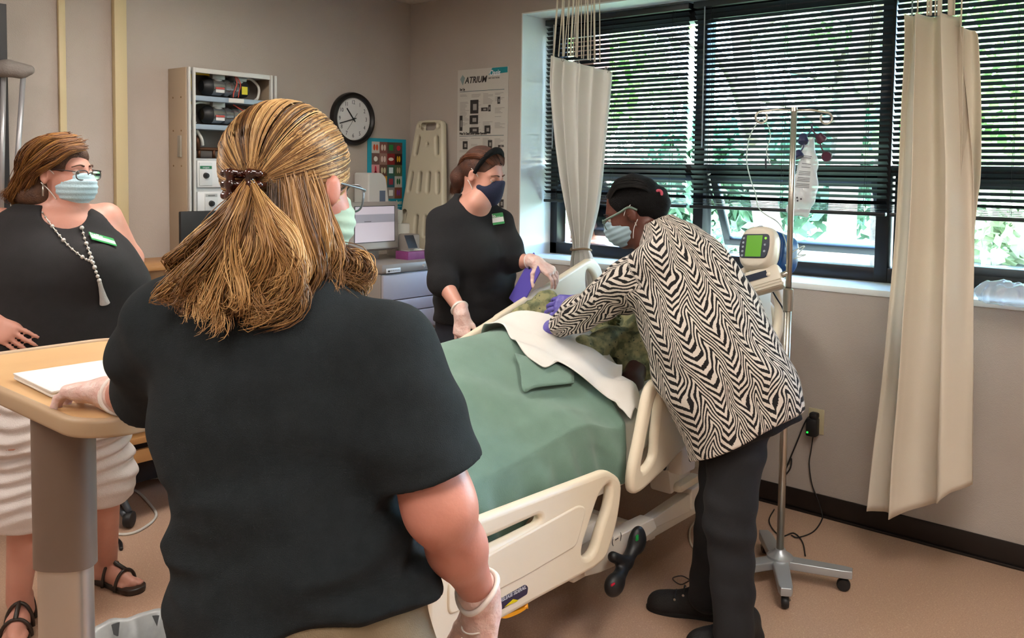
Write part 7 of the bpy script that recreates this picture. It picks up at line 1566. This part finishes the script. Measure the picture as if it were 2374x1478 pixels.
for toe, heel, an in ((toeB, heelB, anB), (toeA, heelA, anA)):
    V = Vol(np.minimum(toe, heel)-A(.08, .08, .02), np.maximum(toe, heel)+A(.08, .08, .22), .005); shoe(V, heel, toe, .046, .10); d = unit(toe-heel); V.cap(heel+d*.06+UPW*.09, np.array(an)+UPW*.02, .046, .05, .02); V.cut((0, 0, -1), (0, 0, .012), .004); bt = V.mesh('ankle_boot', M_BOOT, pe)
    w_ = np.cross(UPW, d); plate('sole', smooth2([(.0, 0), (.01, .032), (.09, .034), (.17, .044), (.24, .034), (.268, 0), (.24, -.034), (.17, -.044), (.09, -.034), (.01, -.032)], 36), [], .016, .003, heel+UPW*.0085, d, w_, M_SOLE, bt)
    for k_ in range(3): c_ = heel+d*(.10+.03*k_)+UPW*(.118-.02*k_); tube('lace', spline([c_+w_*.036-UPW*.012, c_+UPW*.006, c_-w_*.036-UPW*.012], 8), .003, M_BLK, bt, n=5); lathe('eyelet', [(0, .002), (.004, .0015), (.005, 0)], M_STEEL, bt, 8, c_+w_*.040-UPW*.012, frame_to(w_)); 
    c_ = heel+d*.11+UPW*.128; tube('lace_bow', spline([c_, c_+d*.03+w_*.02+UPW*.02, c_+d*.06+w_*.03+UPW*.01, c_+d*.03+w_*.035-UPW*.005, c_], 20), .0025, mat('lace_brown', '#2a1d18', rough=.8), bt, n=5)
# gloved hands
V = Vol(w4L-.16, w4L+.16, .0035); f4 = unit(-RTh*.75+FWh*.55-UPW*.15); hand(V, w4L+f4*.02, f4, unit(UPW*.7-FWh*.5), -1, curl=(.5, .7, .4), s=.95); V.mesh('glove', M_NITR, pe)['label'] = 'purple nitrile glove under the gown'
V = Vol(w4R-.16, w4R+.16, .0035); f4 = unit(-RTh*.95+FWh*.12-UPW*.12); hand(V, w4R+f4*.01, f4, unit(UPW*.5-FWh*.85), 1, curl=(.4, .5, .4), s=1.0, thick=1.1); V.cap(w4R-f4*.05, w4R+f4*.02, .036, .03, .02); V.mesh('glove', M_NITR, pe)['label'] = 'purple nitrile glove gripping the gown'
H4.eyes(pe, '#20140e', SK4, .1, mat('brow_black', '#120c0a', rough=.8)); H4.mask(pe, mat('mask_blue2', '#8fa6b0', rough=.8)); H4.glasses(pe, mat('frame_sage', '#5c7065', rough=.4), w=.05, h=.036, r=.0022, thick_temple=True)
ring(H4.p(-.083, -.006, -.044), H4.F, .007, .0012, M_STEEL, pe, 'earring')
V = Vol(H4.c-.24, H4.c+.24, .006); V.ell(H4.p(0, -.022, .034), np.array((.083, .100, .096))*1.04, H4.ax, .01); V.cut(unit(H4.F-H4.U*.45), H4.p(0, .062, .050), .012); V.ell_sub(H4.p(-.09, .045, -.035), (.05, .066, .060), H4.ax, .01); V.ell_sub(H4.p(.09, .045, -.035), (.05, .066, .060), H4.ax, .01)
V.ell_sub(H4.p(-.095, -.004, -.012), (.035, .030, .044), H4.ax, .008)
for q, r in ((at(1532, 470, 3.27), .04), (at(1520, 500, 3.27), .038), (at(1535, 445, 3.28), .02)): V.ell(q, (r, r, r), None, .02)
V.add(fold_fn(97, .003, 10, 18)); hair4 = V.mesh('hair', mat('hair_black', '#040303', rough=.6, noise=(60, .5), col2='#090707', bump=(300, .5), spec=.15), pe); hair4['label'] = 'short black hair pulled back'
gd = [[H4.p(x, .060-abs(x)*.35, .095-abs(x)*.3), H4.p(x*1.5, .0, .128-abs(x)*.5), H4.p(x*1.5, -.07, .10-abs(x)*.5), at(1530, 462, 3.27)] for x in (-.058, -.03, 0, .03, .055)]
P_, R__ = guide_strands(gd, 350, 14, .005, .002, 1, 35, 20); strands('hair_strands', P_, .0012, hair_mat('hair_black_strand', ['#030202', '#0d0a09'], .5), hair4, R__)
tube('hair_tie', [at(1527, 448, 3.24)+.011*(math.cos(t)*A(0, 0, 1)+math.sin(t)*RTh) for t in np.linspace(0, 6.28, 16, endpoint=False)], .006, mat('tie_pink', '#b0485a', rough=.7), pe, n=6, close=True)
